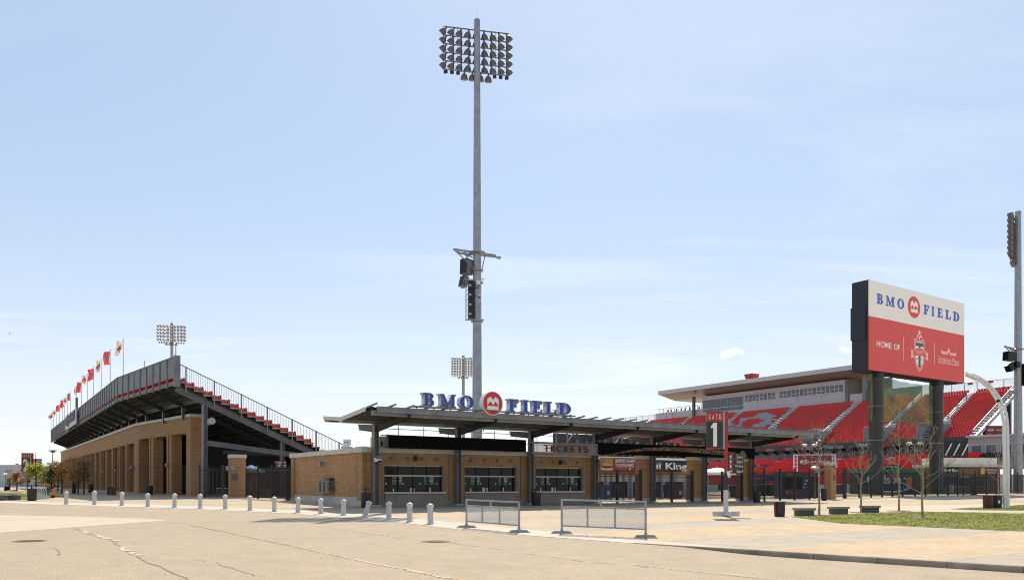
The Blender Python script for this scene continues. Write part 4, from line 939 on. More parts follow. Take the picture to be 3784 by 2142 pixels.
# booths, machines and tables in the concourse shade
def bx(name, lab, cat, px0, px1, pyt, pyb, dep, m, D=None, grp=None, ang=.15):
    p = gp((px0+px1)/2, pyb) if D is None else on((((px0+px1)/2-CX)/FP)*D, D); wd = (px1-px0)/FP*p.y; h = EYE+(HY-pyt)/FP*p.y-p.z
    t = T(name, lab, cat, p, ang, grp); return t, wd, h
VR = mat('vending machine red', (.30, .012, .012), .35)
t, wd, h = bx('vending_machine', 'tall red drinks machine with white swirls behind the left picket gate', 'vending machine', 917, 946, 1748, 1826, .8, VR, 76.5)
q = MB(); q.box(-wd/2, wd/2, 0, .8, .05, h, VR); q.obj('cabinet', t)
for k in range(3):
    q = MB(); pts = [(-wd*.42+wd*.22*k+.08*math.sin(z*2.2+k), -.012, .5+z*h*.22) for z in (0, .6, 1.2, 1.8, 2.4, 2.9)]; q.path(pts, [.02, .06, .03, .06, .04, .015], WHITE, 5); q.obj('swirl', t)
q = MB(); q.box(-wd/2-.1, wd/2+.1, -.05, .85, 0, .05, WHITEM); q.obj('base', t)
t, wd, h = bx('vending_machine', 'narrow red and white machine glimpsed through the gate beside the grandstand wall', 'vending machine', 757, 766, 1746, 1818, .6, VR, 84)
q = MB(); q.box(-wd/2, wd/2, 0, .8, .05, h, VR); q.obj('cabinet', t); q = MB(); q.box(-wd*.2, wd*.15, -.02, 0, h*.45, h*.85, WHITE); q.obj('swirl', t)
D = 76.; p = on((928-CX)/FP*D, D); zt = EYE+(HY-1715)/FP*D-p.z
t = T('patio_umbrella', 'white and light blue patio umbrella half hidden by the brick pillar', 'umbrella', p); q = MB(); rr = 1.3; n = 8; UBW = mat('pale blue umbrella cloth', (.35, .62, .85), .7)
vs = [(0, 0, zt)]+[(rr*math.cos(2*math.pi*i/n), rr*math.sin(2*math.pi*i/n), zt-.62) for i in range(n)]
for i in range(n): a, c = vs[1+i], vs[1+(i+1) % n]; q.add([vs[0], a, c, tuple(Vector(a)-Z*.18), tuple(Vector(c)-Z*.18)], [(0, 1, 2), (1, 3, 4, 2)], UBW if i % 2 else WHITEM)
q.obj('canopy', t); q = MB(); q.tube((0, 0, 0), (0, 0, zt), .03, .03, MSTEEL); q.lathe([(.3, 0), (.3, .08), (.05, .1)], DSTEEL); q.obj('pole', t)
t, wd, h = bx('ice_tub', 'round drinks tub with red rim and blue patterned sides behind the left gate', 'tub', 960, 1010, 1803, 1838, .8, VR, 75)
TUB = mat('blue patterned vinyl', (.04, .05, .13), .5, 0, .9, 9, var2=(.25, .25, .30))
q = MB(); q.lathe([(wd*.44, .0), (wd*.5, h-.1)], TUB, n=24); q.obj('body', t, smooth=True); q = MB(); q.lathe([(wd*.5, h-.1), (wd*.53, h-.08), (wd*.53, h), (wd*.46, h), (wd*.42, h-.05), (0, h-.06)], RED, n=24); q.obj('rim', t)
t, wd, h = bx('menu_board', 'hanging dark directory board with red dot in the shade behind the left gate', 'sign', 1018, 1057, 1701, 1729, .1, BLACK, 72)
p = t.location; z1 = EYE+(HY-1701)/FP*72-p.z; z0 = EYE+(HY-1729)/FP*72-p.z
q = MB(); q.box(-wd/2, wd/2, 0, .08, z0, z1, mat('dark grey board', (.045, .045, .05), .6)); q.box(wd*.3, wd*.36, .08, .14, -.02, z1, MSTEEL); q.obj('panel', t)
q = MB(); q.path([(-wd*.46, -.001, z1-.12), (-wd*.46, -.02, z1-.12)], .11, LOGOR, 12); q.obj('dot', t)
for k in range(4):
    z = z1-.14-.13*k; q = MB(); q.box(-wd*.28, wd*.12-.06*k, -.012, 0, z-.03, z+.03, GREYW); q.obj('text_line', t); q = MB(); q.box(wd*.28, wd*.46, -.012, 0, z-.035, z+.035, LOGOR if k == 1 else GREYW); q.obj('text_line', t)
# low white table barrier seen through the gate
t, wd, h = bx('low_barrier', 'low pale steel barrier in the shade behind the gate by the grandstand', 'barrier', 800, 838, 1802, 1829, .1, BLACK, 78)
q = MB(); q.box(-wd/2, wd/2, -.02, .02, h-.06, h, GREYW); [q.box(-wd/2+wd*k/8-.012, -wd/2+wd*k/8+.012, -.01, .01, 0, h-.06, GREYW) for k in range(9)]; q.obj('frame', t)
# ================================================================= BINS
def bin_round(name, pxc, pyt, pyb, wpx, lab, m, lid=False, cat='bin', grp=None, band=None):
    p = gp(pxc, pyb); wd = wpx/FP*p.y; h = (pyb-pyt)/FP*p.y; t = T(name, lab, cat, p, 0, grp); r = wd/2
    q = MB(); q.lathe([(r*.86, -.02), (r*.9, .03), (r*.98, h*.72), (r, h*.9), (r, h*.98), (r*.93, h), (r*.9, h*.96), (0, h*.95)], m, n=26); q.obj('body', t, smooth=True)
    if band: q = MB(); q.lathe([(r*.97, h*.60), (r*1.005, h*.61), (r*1.01, h*.63), (r*.985, h*.64)], band, n=26); q.obj('band', t)
    if lid:
        q = MB(); q.tube((-r*.1, 0, h*.95), (-r*.1, 0, h*1.22), .04, .04, m); q.lathe([(r*.75, h*1.22), (r*.8, h*1.25), (r*.75, h*1.29), (0, h*1.30)], m, n=22); q.obj('lid', t)
    return t, r, h
bin_round('litter_bin', 1069, 1800, 1847, 30, 'black litter bin at the left end of the ticket office side wall', PLASTICB, True)
bin_round('litter_bin', 1352, 1819, 1875, 38, 'black litter bin with raised round lid at the ticket office corner by the leaning bollard', PLASTICB, True)
bin_round('litter_bin', 1981, 1818, 1866, 36, 'black litter bin below the right end of the second serving window', PLASTICB, True)
bin_round('litter_bin', 2796, 1814, 1855, 28, 'black litter bin beside the last canopy column', PLASTICB)
bin_round('litter_bin', 3045, 1804, 1848, 22, 'black litter bin in front of the right brick pillar', PLASTICB)
bin_round('litter_bin', 3598, 1796, 1827, 24, 'black litter bin by the right picket fence', PLASTICB)
bin_round('litter_bin', 118, 1804, 1849, 33, 'large black litter bin beside the bicycle rack on the left', PLASTICB, True)
BINR = mat('dark red plastic', (.10, .012, .012), .45); BINB = mat('navy plastic', (.016, .018, .03), .4)
t, r, h = bin_round('litter_bin', 2881, 1851, 1907, 40, 'navy litter bin with dark red flank standing alone on the plaza near the benches', BINB)
q = MB(); q.path([(-r*.93, -.16, .05), (-r*1.02, -.16, h*.93)], .07, BINR, 6); q.obj('stripe', t); q = MB(); q.lathe([(r*.95, h*.99), (r*.9, h*1.02), (r*.55, h*1.03), (r*.5, h*.99)], GREYW, n=22); q.obj('lid', t)
bin_round('litter_bin', 3650, 1829, 1877, 34, 'dark red litter bin beside the white curved lamp post', BINR)
t, r, h = bin_round('litter_bin', 3683, 1829, 1876, 36, 'black litter bin between the red bin and the white lamp post', BINB, band=None)
q = MB(); q.box(-.30*r, .1*r, -r*1.0, -r*.93, h*.38, h*.62, WHITE); q.obj('sticker', t)
for px, py, w_, h_, l in ((273, 1783, 16, 40, 'black bin third from the near end of the arcade'), (335, 1788, 18, 34, 'black bin in front of the arcade, nearest the trees'), (552, 1793, 26, 36, 'black bin standing inside the nearest but two arcade opening'), (406, 1798, 20, 30, 'black bin beside a red crate in front of the arcade')):
    bin_round('litter_bin', px, py, py+h_-2 if py < 1790 else 1827, w_, l, PLASTICB, False)
p = gp(418, 1828); t = T('red_crate', 'dark red crate beside a black bin in front of the arcade', 'crate', p, .6); q = MB(); q.box(-.24, .24, -.22, .22, 0, .62, BINR); q.obj('body', t); q = MB(); q.box(-.26, .26, -.24, .24, .62, .68, BINR); q.obj('lid', t)
# ================================================================= BOLLARDS
BO = [(245, 1812, 1862), (349, 1811, 1864), (450, 1815, 1867), (546, 1819, 1871), (645, 1820, 1874), (740, 1822, 1877), (832.5, 1825, 1880), (924, 1828, 1885), (1014, 1832, 1889), (1101, 1834, 1894), (1186, 1838, 1897), (1269, 1842, 1903), (1361, 1847, 1911), (1437, 1850, 1919), (1514, 1853, 1927), (1591, 1857, 1935)]
def make_bollard():
    t = T('bollard', '', 'bollard', (0, 0, 0), 0, 'white bollards along the kerb'); q = MB()
    q.lathe([(.17, -.05), (.17, .03), (.135, .06), (.128, .12), (.125, .70), (.125, .745)], BOLL, n=20); q.obj('shaft', t, smooth=True, ang=60)
    q = MB(); q.lathe([(.125, .745), (.150, .775), (.165, .82), (.165, .86), (.135, .895), (.06, .93), (.03, .96), (.0, .972)], BOLL, n=20); q.obj('cap', t, smooth=True, ang=50)
    return t
first = None
names = ['farthest white bollard, nearest the arcade trees', 'second white bollard from the far left end', 'third white bollard from the far left end', 'fourth white bollard from the far left end', 'fifth white bollard from the far left end', 'white bollard in front of the grandstand brick corner', 'white bollard in front of the gate by the grandstand', 'white bollard in front of the free-standing brick pillar',
 'white bollard in front of the left picket gate', 'white bollard at the left end of the ticket office wall', 'white bollard in front of the pay phones', 'white bollard right of the pay phones', 'leaning white bollard knocked askew from its base', 'white bollard with a sticker in front of the first column', 'second white bollard from the mesh barriers', 'nearest white bollard, last of the row before the mesh barriers']
for i, ((px, yt, yb), nm) in enumerate(zip(BO, names)):
    p = gp(px, yb); h = (yb-yt)/FP*p.y/.972; r_ = .5+.5*h
    if first is None: o = first = make_bollard()
    else: o = dup(first)
    o.location = p; o['label'] = nm; o.scale = (r_, r_, h); o.rotation_euler = (RNG.uniform(-.02, .02), RNG.uniform(-.025, .025), RNG.uniform(0, 6))
    if i == 12: o.rotation_euler = (0, math.radians(17), 0); o.location = p+Vector((-.18, 0, .03))
    if i in (13, 15):
        q = MB(); q.box(-.05, .05, -.137, -.126, .58, .66, WHITE); q.obj('sticker', o)
# ================================================================= MESH CROWD BARRIERS
def barrier(pl_, pr_, topL, topR, lab, fa):
    A = gp(*pl_); B = gp(*pr_); d = B-A; Lx = Vector((d.x, d.y, 0)).length; ang = math.atan2(d.y, d.x); sl = d.z/Lx
    hL = EYE+(HY-topL)/FP*A.y-A.z; hR = EYE+(HY-topR)/FP*B.y-B.z; h = (hL+hR)/2
    t = T('crowd_barrier', lab, 'barrier', A, ang, 'steel mesh barriers on the plaza')
    BAR = STEEL; sh = lambda x, z: (x, 0, z+x*sl)
    q = MB(); r = .026
    q.beam(sh(-.03, h), sh(Lx+.03, h), .055, .055, BAR); q.beam(sh(0, h*.80), sh(Lx, h*.80), .05, .05, BAR); q.beam(sh(0, h*.24), sh(Lx, h*.24), .05, .05, BAR)
    q.obj('rail', t)
    for x in (0, Lx): q = MB(); q.beam(sh(x, .02), sh(x, h-.02), .06, .06, BAR, up=(0, 1, 0)); q.obj('upright', t)
    for x, z0, z1 in ((Lx*.48, .80, 1), (Lx*.32, .24, .80), (Lx*.65, .24, .80)): q = MB(); q.beam(sh(x, h*z0), sh(x, h*z1), .05, .05, BAR, up=(0, 1, 0)); q.obj('divider', t)
    for x in (0, Lx):
        q = MB(); fx = Vector((math.cos(fa), math.sin(fa), 0)); fy = Vector((-math.sin(fa), math.cos(fa), 0)); q.prism([(-.40, 0), (.40, 0), (.30, .09), (.06, .10), (.05, .15), (-.05, .15), (-.06, .10), (-.30, .09)], Vector(sh(x, .012))-fy*.035, fx, (0, 0, 1), .07, BAR); c_ = Vector(sh(x, .012)); q.obox(c_+Z*.012, fx*.40, fy*.13, Z*.010, BAR); q.obj('foot', t)
    MESH = mat('expanded steel mesh', (.72, .70, .66), .28, .55, .1, 5); st_ = .06; z0, z1 = h*.24+.02, h*.80-.02
    for a, e in ((.03, Lx*.32-.03), (Lx*.32+.03, Lx*.65-.03), (Lx*.65+.03, Lx-.03)):
        q = MB(); hh = z1-z0; wd = e-a; k = -hh
        while k < wd:
            for sg in (1, -1):
                x0, x1 = k, k+hh; u0, u1 = max(0, x0), min(wd, x1)
                if u1-u0 < .02: continue
                za, ze = (u0-x0), (u1-x0)
                if sg < 0: za, ze = hh-za, hh-ze
                p, q_ = Vector(sh(a+u0, z0+za)), Vector(sh(a+u1, z0+ze)); n = Vector((0, 1, 0)); dd = (q_-p).normalized(); s_ = dd.cross(n)*.0055
                q.add([p-s_+n*.003*sg, q_-s_+n*.003*sg, q_+s_-n*.004*sg, p+s_-n*.004*sg], [(0, 1, 2, 3)], MESH)
            k += st_
        q.obj('mesh_panel', t)
barrier((1724, 1949), (1918, 1967), 1846, 1854, 'left-hand of the two grey mesh barriers, beside the last bollard', 1.15)
barrier((2076, 1971), (2386, 1986), 1849, 1849, 'right-hand of the two grey mesh barriers, wide with flat steel feet', .45)
# ================================================================= GATE PYLON SIGNS
SGB = mat('sign black', (.018, .02, .021), .45, 0, .1); SGR = mat('sign red', (.36, .016, .014), .4, 0, .08); SGG = mat('sign grey', (.30, .29, .28), .5, 0, .08)
def pylon(p, num, top, s, lab, ang, rows):
    """p ground point, top = height of the panel; local x across the sign"""
    t = T('gate_sign', lab, 'sign', p, ang)
    q = MB(); q.box(-.085*s, .075*s, -.07*s, .07*s, .19*s, 1.02*s, GREYW); q.obj('post_base', t)
    q = MB(); q.box(-.075*s, .07*s, -.065*s, .065*s, 1.02*s, 1.66*s, SGB); q.obj('post_middle', t)
    q = MB(); q.box(-.055*s, .055*s, -.085*s, .085*s, 1.655*s, top, SGR); q.obj('post', t)
    q = MB(); q.box(-.5*s, .5*s, -.1*s, .1*s, .03*s, .195*s, GREYW); q.box(-.1*s, .1*s, -.5*s, -.1*s, .03*s, .19*s, GREYW); q.box(-.1*s, .1*s, .1*s, .5*s, .03*s, .19*s, GREYW); q.box(-.08*s, .08*s, -.08*s, .08*s, -.2, .03*s, SGG); q.obj('cross_base', t)
    x0, x1 = -.76*s, -.137*s
    q = MB(); q.box(x0, x1, -.06*s, .06*s, top-1.40*s, top-.39*s, SGB); pn = q.obj('gate_panel', t)
    q = MB(); q.box(x0-.002, x1, -.064*s, .064*s, top-.39*s, top+.01, SGR); q.obj('red_header', pn); q = MB(); q.box(x0-.002, x1, -.064*s, .064*s, top-1.45*s, top-1.40*s, SGR); q.obj('red_footer', pn)
    q = MB(); q.box(x1, -.057*s, -.068*s, .068*s, top-1.46*s, top, SGG); q.obj('edge_strip', pn)
    for i, ch in enumerate('GATE'): text('header_letter', ch, WHITE, pn, ((-.65+.139*i)*s, -.065*s, top-.205*s), (1, 0, 0), (0, 0, 1), .072*s, .2*s, .01, .012)
    if num == '1': shape('numeral', [[(-.02, 0), (.17, 0), (.17, 1.22), (0, 1.22), (-.14, 1.03), (-.14, .93), (-.02, .96)]], WHITE, pn, (-.492*s, -.061*s, top-1.35*s), (1, 0, 0), (0, 0, 1), .012, .77*s, .754*s)
    else: text('numeral', num, WHITE, pn, (-.45*s, -.061*s, top-.9*s), (1, 0, 0), (0, 0, 1), .36*s, .92*s, .012, .03)
    zb = 1.66*s; n = len(rows); rh = .186*s
    for i, (ar, tx) in enumerate(rows):
        z = zb+(n-1-i)*rh
        q = MB(); q.box(.057*s, .68*s, -.04*s, .04*s, z, z+rh*.95, SGB); dp = q.obj('direction_panel', t)
        q = MB(); q.box(.105*s, .235*s, -.046*s, -.0401*s, z, z+rh*.95, SGR); q.obj('arrow_tile', dp)
        A_ = [(-.016, -.07), (.016, -.07), (.016, .01), (.05, .01), (0, .075), (-.05, .01), (-.016, .01)]
        if ar == 'r': A_ = [(y, -x) for x, y in A_]
        shape('arrow', [A_], WHITE, dp, (.17*s, -.0465*s, z+rh*.48), (1, 0, 0), (0, 0, 1), .006, s*.85, s*.85)
        wd = .042*len(tx)*s; text('direction_text', tx, WHITE, dp, (.648*s-wd/2, -.041*s, z+rh*.48), (1, 0, 0), (0, 0, 1), wd, .115*s, .006, .006)
    return t
RW = [('u', 'Gate 2'), ('u', 'Gate 3'), ('u', 'Parking'), ('r', 'Gate 4')]
p = gp(2683, 1906); D = p.y; top = EYE+(HY-1520)/FP*D-p.z
t = pylon(p, '1', top, top/4.06, 'tall red and black pylon sign reading GATE 1 on a grey cross base', -.04, RW); s = top/4.06
q = MB(); q.obox(Vector((.08*s, -.10*s, 1.62*s)), Vector((.055, 0, .014))*s, Vector((0, .004, 0)), Vector((-.034, 0, .135))*s, WHITE); q.obox(Vector((.055*s, -.107*s, 1.735*s)), Vector((.055, 0, .014))*s, Vector((0, .003, 0)), Vector((-.004, 0, .014))*s, GREYW); q.obox(Vector((.11*s, -.107*s, 1.50*s)), Vector((.055, 0, .014))*s, Vector((0, .003, 0)), Vector((-.004, 0, .014))*s, NAVY); q.obox(Vector((.09*s, -.107*s, 1.56*s)), Vector((.03, 0, .008))*s, Vector((0, .003, 0)), Vector((-.004, 0, .014))*s, GREYW); q.obj('taped_notice', t)
p = on((119-CX)/FP*100, 100); top = EYE+(HY-1673)/FP*100-p.z
pylon(p, '2', top, 1.66, 'dark red gate pylon sign half hidden by young trees on the far left', .05, RW)
# ================================================================= GATES IN THE THREE RIGHT BAYS OF THE CANOPY
for k, (pa, pb) in enumerate(((2346, 2404), (2529, 2592), (2716, 2772))):
    xb = TK.xz(pb, 1700, .3)[0]; xa = xb-.98; w0 = on(*TK.w((xa+xb)/2, .75).xy); h = capT-.05-w0.z; s = xb-xa
    t = T('brick_pillar', ('brick pillar left of the fifth canopy column', 'brick pillar left of the sixth canopy column', 'brick pillar left of the last canopy column')[k], 'pillar', w0, UA, 'brick pillars between the gates')
    q = MB(); q.box(-s/2, s/2, -.45, .45, .35, h-.3, BRICK2); q.box(s*.12, s/2+.02, -.49, .49, .36, h-.305, BRICK2); q.obj('shaft', t)
    q = MB(); q.box(-s/2-.06, s/2+.08, -.54, .54, h-.3, h, STONE); q.obj('cap', t); q = MB(); q.box(-s/2-.02, s/2+.04, -.51, .51, -.3, .35, CONC); q.obj('footing', t)
    xl = BAY[3+k]+.22; gl = Plane(O, UA).w(xl, .45); gr = TK.w(xa-.02, .45); gl = on(gl.x, gl.y); gr = on(gr.x, gr.y)
    ang = math.atan2(gr.y-gl.y, gr.x-gl.x); gw = (gr-gl).length; h_ = EYE+(HY-1743)/FP*gl.y-gl.z if k == 0 else h_
    fe = fence('picket_gate', gl, gr, h_-.12, ('black double picket gate under the burger advertisement', 'black double picket gate under the black sign with white lettering', 'black double picket gate behind the GATE 1 pylon')[k], 'gate', 'picket gates under the canopy', posts=(.0, .485, .985), pick=.135, ph=.32, pr=.085, gap=.18, pw=.031)
    q = MB(); q.box(gw*.40, gw*.57, -.06, .06, 1.05, 1.55, FENCE); q.obj('lock_box', fe)
    q = MB(); c = TK.w(BAY[3+k], -.18); q.path([(0, -.172, 1.75), (0, -.19, 1.75)], .09, mat('faded red sticker', (.30, .04, .05), .6), 12); q.obj('sticker', can, loc=(BAY[3+k], 0, w0.z), rot=0)
# concession buildings behind the gates
cb = TK.w(BAY[3]+2.5, 15.5); z0 = on(cb.x, cb.y).z
con = T('concession_stand', 'brick concession stand with cream roof edge and two advertisement boards behind the gates', 'kiosk', (cb.x, cb.y, 0), UA)
CPl = Plane(cb, UA); xL = CPl.xz(2190, 1700, 0)[0]; xR = CPl.xz(2578, 1700, 0)[0]; zr = CPl.xz(2300, 1689, -.6)[1]
DARK = mat('dark serving hatch', (.012, .012, .013), .6)
q = MB(); q.box(xL-4, xR, 0, 6, z0-.3, zr-.25, BRICK2); q.obj('wall', con); q = MB(); q.box(xL-4.5, xR+.5, -.9, 6.4, zr-.25, zr+.05, CREAM); q.obj('roof_edge', con)
q = MB(); zm = CPl.xz(2300, 1778, 0)[1]; zc = CPl.xz(2300, 1842, 0)[1]; q.box(xL-2, xR-1., -.06, .05, zc, zm, DARK); q.obj('hatch', con)
q = MB(); q.box(xL-2, xR-1., -.10, .0, zm, CPl.xz(2300, 1752, 0)[1], CREAM); q.obj('hatch_shutter', con)
q = MB(); q.box(xL-2.2, xR-.8, -.45, .05, zc-.12, zc, STEEL); q.obj('counter', con)
for px0, px1 in ((2229, 2248), (2317, 2333), (2441, 2452), (2522, 2538)):
    q = MB(); a = CPl.xz(px0, 1800, -.3)[0]; e = CPl.xz(px1, 1800, -.3)[0]; q.box(a, e, -.5, -.3, z0, zm-.02, GREYW); q.obj('service_door', con)
# burger advertisement
s_ = -.95; a, zt = CPl.xz(2217, 1690, s_); e, zb = CPl.xz(2348, 1737, s_); zt = CPl.xz(2290, 1690.5, s_)[1]; zb = CPl.xz(2290, 1737, s_)[1]
ADR = mat('maroon advertisement', (.20, .014, .022), .5, 0, .2, 2); ADO = mat('orange advertisement', (.34, .14, .03), .5, 0, .25, 2)
ad = T('burger_advertisement', 'maroon advertisement board with a burger reading SOMETIMES YOU HAVE TO USE YOUR HANDS', 'advertisement', CPl.w(0, s_, 0), UA)
wd = e-a; hh = zt-zb; sp_ = a+wd*.345
q = MB(); q.box(a, sp_, 0, .1, zb, zt, ADO); q.obj('burger_panel', ad); q = MB(); q.box(sp_, e, .005, .1, zb, zt, ADR); q.box(sp_, sp_+wd*.02, -.004, .005, zb, zt, mat('orange stripe', (.42, .16, .02), .5)); q.obj('text_panel', ad)
cx_, rz = a+wd*.19, hh
BUN = mat('burger bun', (.40, .18, .05), .5, 0, .25, 8); PAT = mat('burger patty', (.06, .025, .012), .6, 0, .3, 9); LTC = mat('lettuce', (.28, .33, .06), .6, 0, .3, 10); CHS = mat('cheese', (.60, .42, .10), .5)
def oval(nm, x, z, rx, r2, m, o=-.003, top=None):
    lp = arc(0, 0, rx, r2, 0, 354, 30)
    if top: lp = [(x_, max(y_, -r2*.15)) for x_, y_ in lp]
    return shape(nm, [lp], m, ad, (x, o, z), (1, 0, 0), (0, 0, 1), .012)
oval('plate', cx_, zb+hh*.12, wd*.16, hh*.10, WHITE, -.001); oval('bottom_bun', cx_, zb+hh*.20, wd*.15, hh*.12, BUN, -.014); oval('patty', cx_+wd*.005, zb+hh*.34, wd*.155, hh*.13, PAT, -.027)
oval('cheese_slice', cx_, zb+hh*.42, wd*.145, hh*.08, CHS, -.040); oval('lettuce_leaf', cx_, zb+hh*.52, wd*.15, hh*.10, LTC, -.053); oval('top_bun', cx_+wd*.01, zb+hh*.66, wd*.145, hh*.30, BUN, -.066, True)
text('slogan', 'SOMETIMES YOU HAVE', WHITE, ad, (sp_+(e-sp_)*.545, .003, zb+hh*.76), (1, 0, 0), (0, 0, 1), (e-sp_)*.84, hh*.30, .012, .012)
text('slogan', 'TO USE YOUR HANDS.', WHITE, ad, (sp_+(e-sp_)*.53, .003, zb+hh*.41), (1, 0, 0), (0, 0, 1), (e-sp_)*.81, hh*.30, .012, .012)
q = MB(); q.box(sp_+(e-sp_)*.12, sp_+(e-sp_)*.66, -.006, .005, zb+hh*.08, zb+hh*.2, mat('orange small print band', (.30, .06, .02), .6)); q.path([(sp_+(e-sp_)*.76, .004, zb+hh*.13), (sp_+(e-sp_)*.76, -.008, zb+hh*.13)], hh*.075, WHITE, 12); q.obj('small_print', ad)
# black board with white words (left part hidden by the column)
def words_board(pl, px0, px1, yt, yb, s, lab, body, wfrac, name='black_sign_board'):
    a = pl.xz(px0, 1700, s)[0]; e = pl.xz(px1, 1700, s)[0]; xm = (px0+px1)/2; zt = pl.xz(xm, yt, s)[1]; zb = pl.xz(xm, yb, s)[1]
    t = T(name, lab, 'sign', pl.w(0, s, 0), pl.ang); q = MB(); q.box(a, e, 0, .12, zb, zt, BLACK); q.obj('panel', t); return t, a, e, zb, zt
t, a, e, zb, zt = words_board(CPl, 2345, 2541, 1699, 1741, -.95, 'black sign board with white words reading Broil King behind the middle gate', '', 1)
xk = CPl.xz(2459, 1720, -.95)[0]; xe = CPl.xz(2539, 1720, -.95)[0]; hB = zt-zb
def broil(t, xr, wk, zc, hh, y=-.002, ex=(1, 0, 0)):
    text('sign_text', 'King', WHITE, t, (xr-wk/2, y, zc-hh*.13), ex, (0, 0, 1), wk, hh, .02, .03)
    text('sign_text', 'Broil', WHITE, t, (xr-wk-wk*.72, y, zc+.0*hh), ex, (0, 0, 1), wk*1.02, hh*.76, .02, .03)
    q = MB(); q.prism([(0, 0), (wk*.1, 0), (wk*.05, hh*.22)], (xr-wk*.66, y-.002, zc+hh*.28), (1, 0, 0), (0, 0, 1), .01, mat('pale blue flame', (.20, .45, .75), .5)); q.obj('flame', t)
broil(t, xe, xe-xk, (zt+zb)/2, hB*.78)
for px, D_, m, lab in ((2237, 79.5, mat('blue plastic bin', (.02, .05, .24), .4), 'bright blue recycling bin behind the first picket gate'), (2470, 88, mat('dark blue bin', (.015, .025, .10), .4), 'dark blue recycling bin behind the second picket gate'), (2502, 84, PLASTICB, 'black bin behind the second picket gate'), (2713, 93, mat('navy bin', (.015, .02, .06), .4), 'navy bin with white top behind the third picket gate')):
    p = on((px-CX)/FP*D_, D_); t = T('recycling_bin', lab, 'bin', p, UA); wd = .42; q = MB(); q.add([(-.36, -.36, 0), (.36, -.36, 0), (.36, .36, 0), (-.36, .36, 0), (-.43, -.43, 1.35), (.43, -.43, 1.35), (.43, .43, 1.35), (-.43, .43, 1.35)], [(3, 2, 1, 0), (4, 5, 6, 7), (0, 1, 5, 4), (1, 2, 6, 5), (2, 3, 7, 6), (3, 0, 4, 7)], m); q.obj('body', t)
    q = MB(); q.box(-.46, .46, -.46, .46, 1.30, 1.42, m if 'navy' not in lab else GREYW); q.obj('lid', t); q = MB(); q.box(-.2, .2, -.45, -.425, .45, .8, GREYW); q.obj('label_plate', t)
# tent seen over the last gate
D_ = 104.; p = on((2650-CX)/FP*D_, D_); t = T('marquee_tent', 'pale pitched marquee seen above the third picket gate', 'tent', p, .2); zt = EYE+(HY-1726)/FP*D_-p.z; zb = EYE+(HY-1744)/FP*D_-p.z
q = MB(); w_ = 2.4; q.add([(-w_, -w_, zb), (w_, -w_, zb), (w_, w_, zb), (-w_, w_, zb), (0, 0, zt), (-w_, -w_, zb-.35), (w_, -w_, zb-.35), (w_, w_, zb-.35), (-w_, w_, zb-.35)], [(0, 1, 4), (1, 2, 4), (2, 3, 4), (3, 0, 4), (0, 5, 6, 1), (1, 6, 7, 2), (2, 7, 8, 3), (3, 8, 5, 0)], WHITEM); q.obj('roof', t)
for sx in (-1, 1):
    for sy in (-1, 1): q = MB(); q.tube((sx*w_*.97, sy*w_*.97, 0), (sx*w_*.97, sy*w_*.97, zb), .05, .05, WHITEM); q.obj('leg', t)
# dark steel bleacher frame seen below the canopy
D_ = 118.; a = at(2057, 1600, D_); e = at(2520, 1600, D_+30); ang = math.atan2(e.y-a.y, e.x-a.x); Lx = (Vector((e.x, e.y, 0))-Vector((a.x, a.y, 0))).length
SLATE = mat('slate blue steel', (.05, .055, .07), .5, .3, .3, 1)
t = T('temporary_bleacher', 'dark slate steel back of a temporary bleacher seen below the canopy', 'bleacher', (a.x, a.y, 0), ang); top = EYE+(HY-1588)/FP*D_
q = MB(); q.box(0, Lx, .4, .7, .5, top-.4, SLATE); q.obj('cladding', t)
q = MB(); x = 0
while x < Lx: q.box(x-.1, x+.1, -.1, .1, 0, top, MSTEEL); x += 2.6
q.obj('post', t); q = MB(); x = 0
while x < Lx-5: q.beam((x, -.05, top-4.), (x+4.5, -.05, top), .12, .12, STEEL); x += 6.5
for k in range(16): x = 1.2+k*Lx/16; q.box(x, x+.35, .36, .42, top-3.4, top-1.6, BLACK)
for z in (top-.1, top-3.9): q.box(0, Lx, -.08, .08, z-.1, z+.1, MSTEEL)
q.obj('brace', t)
# ================================================================= RIGHT PICKET FENCE, PILLAR
FPT = [(2790, 1851), (2829, 1849), (2885, 1847), (2935, 1846), (2990, 1845), (3050, 1843)]
def run(pts, lab, posts, grp='picket fences on the right'):
    a, e = gp(*pts[0]), gp(*pts[-1]); return fence('picket_fence', a, e, 2.75, lab, 'fence', grp, posts=posts, pick=.14, ph=.28, pw=.012)
run([(2788, 1851), (3052, 1844)], 'black picket fence between the last canopy column and the right brick pillar', (.13, .34, .54, .755))
run([(3086, 1841), (3340, 1834)], 'black picket fence between the right brick pillar and the billboard columns', (.33, .5, .66, .82, .98))
run([(3340, 1834), (3560, 1829)], 'black picket fence in front of the right billboard column', (.18, .35, .55, .73, .9))
run([(3560, 1829), (3800, 1823)], 'black picket fence at the right edge behind the white lamp post', (.0, .165, .33, .47, .63, .82))
q = MB(); p = gp(3121, 1840); t = T('gate_post', 'thick black gate post just right of the right brick pillar', 'post', p, 0); h = EYE+(HY-1729)/FP*p.y-p.z; q.box(-.16, .16, -.16, .16, -.2, h-.15, FENCE); q.obj('shaft', t); q = MB(); q.box(-.20, .20, -.2, .2, h-.15, h, FENCE); q.obj('cap', t)
t, s, h = pillar(3049, 3088, 1707, 1845, 'slim brick pillar in the right picket fence behind the bare trees')
q = MB(); q.box(-.05, s/2-.1, -s/2-.03, -s/2, h*.52, h*.65, DSTEEL); q.obj('plaque', t); q = MB(); q.box(.0, s/2-.05, -s/2-.2, -s/2, h*.86, h*.93, STEEL); q.obj('wall_lamp', t)
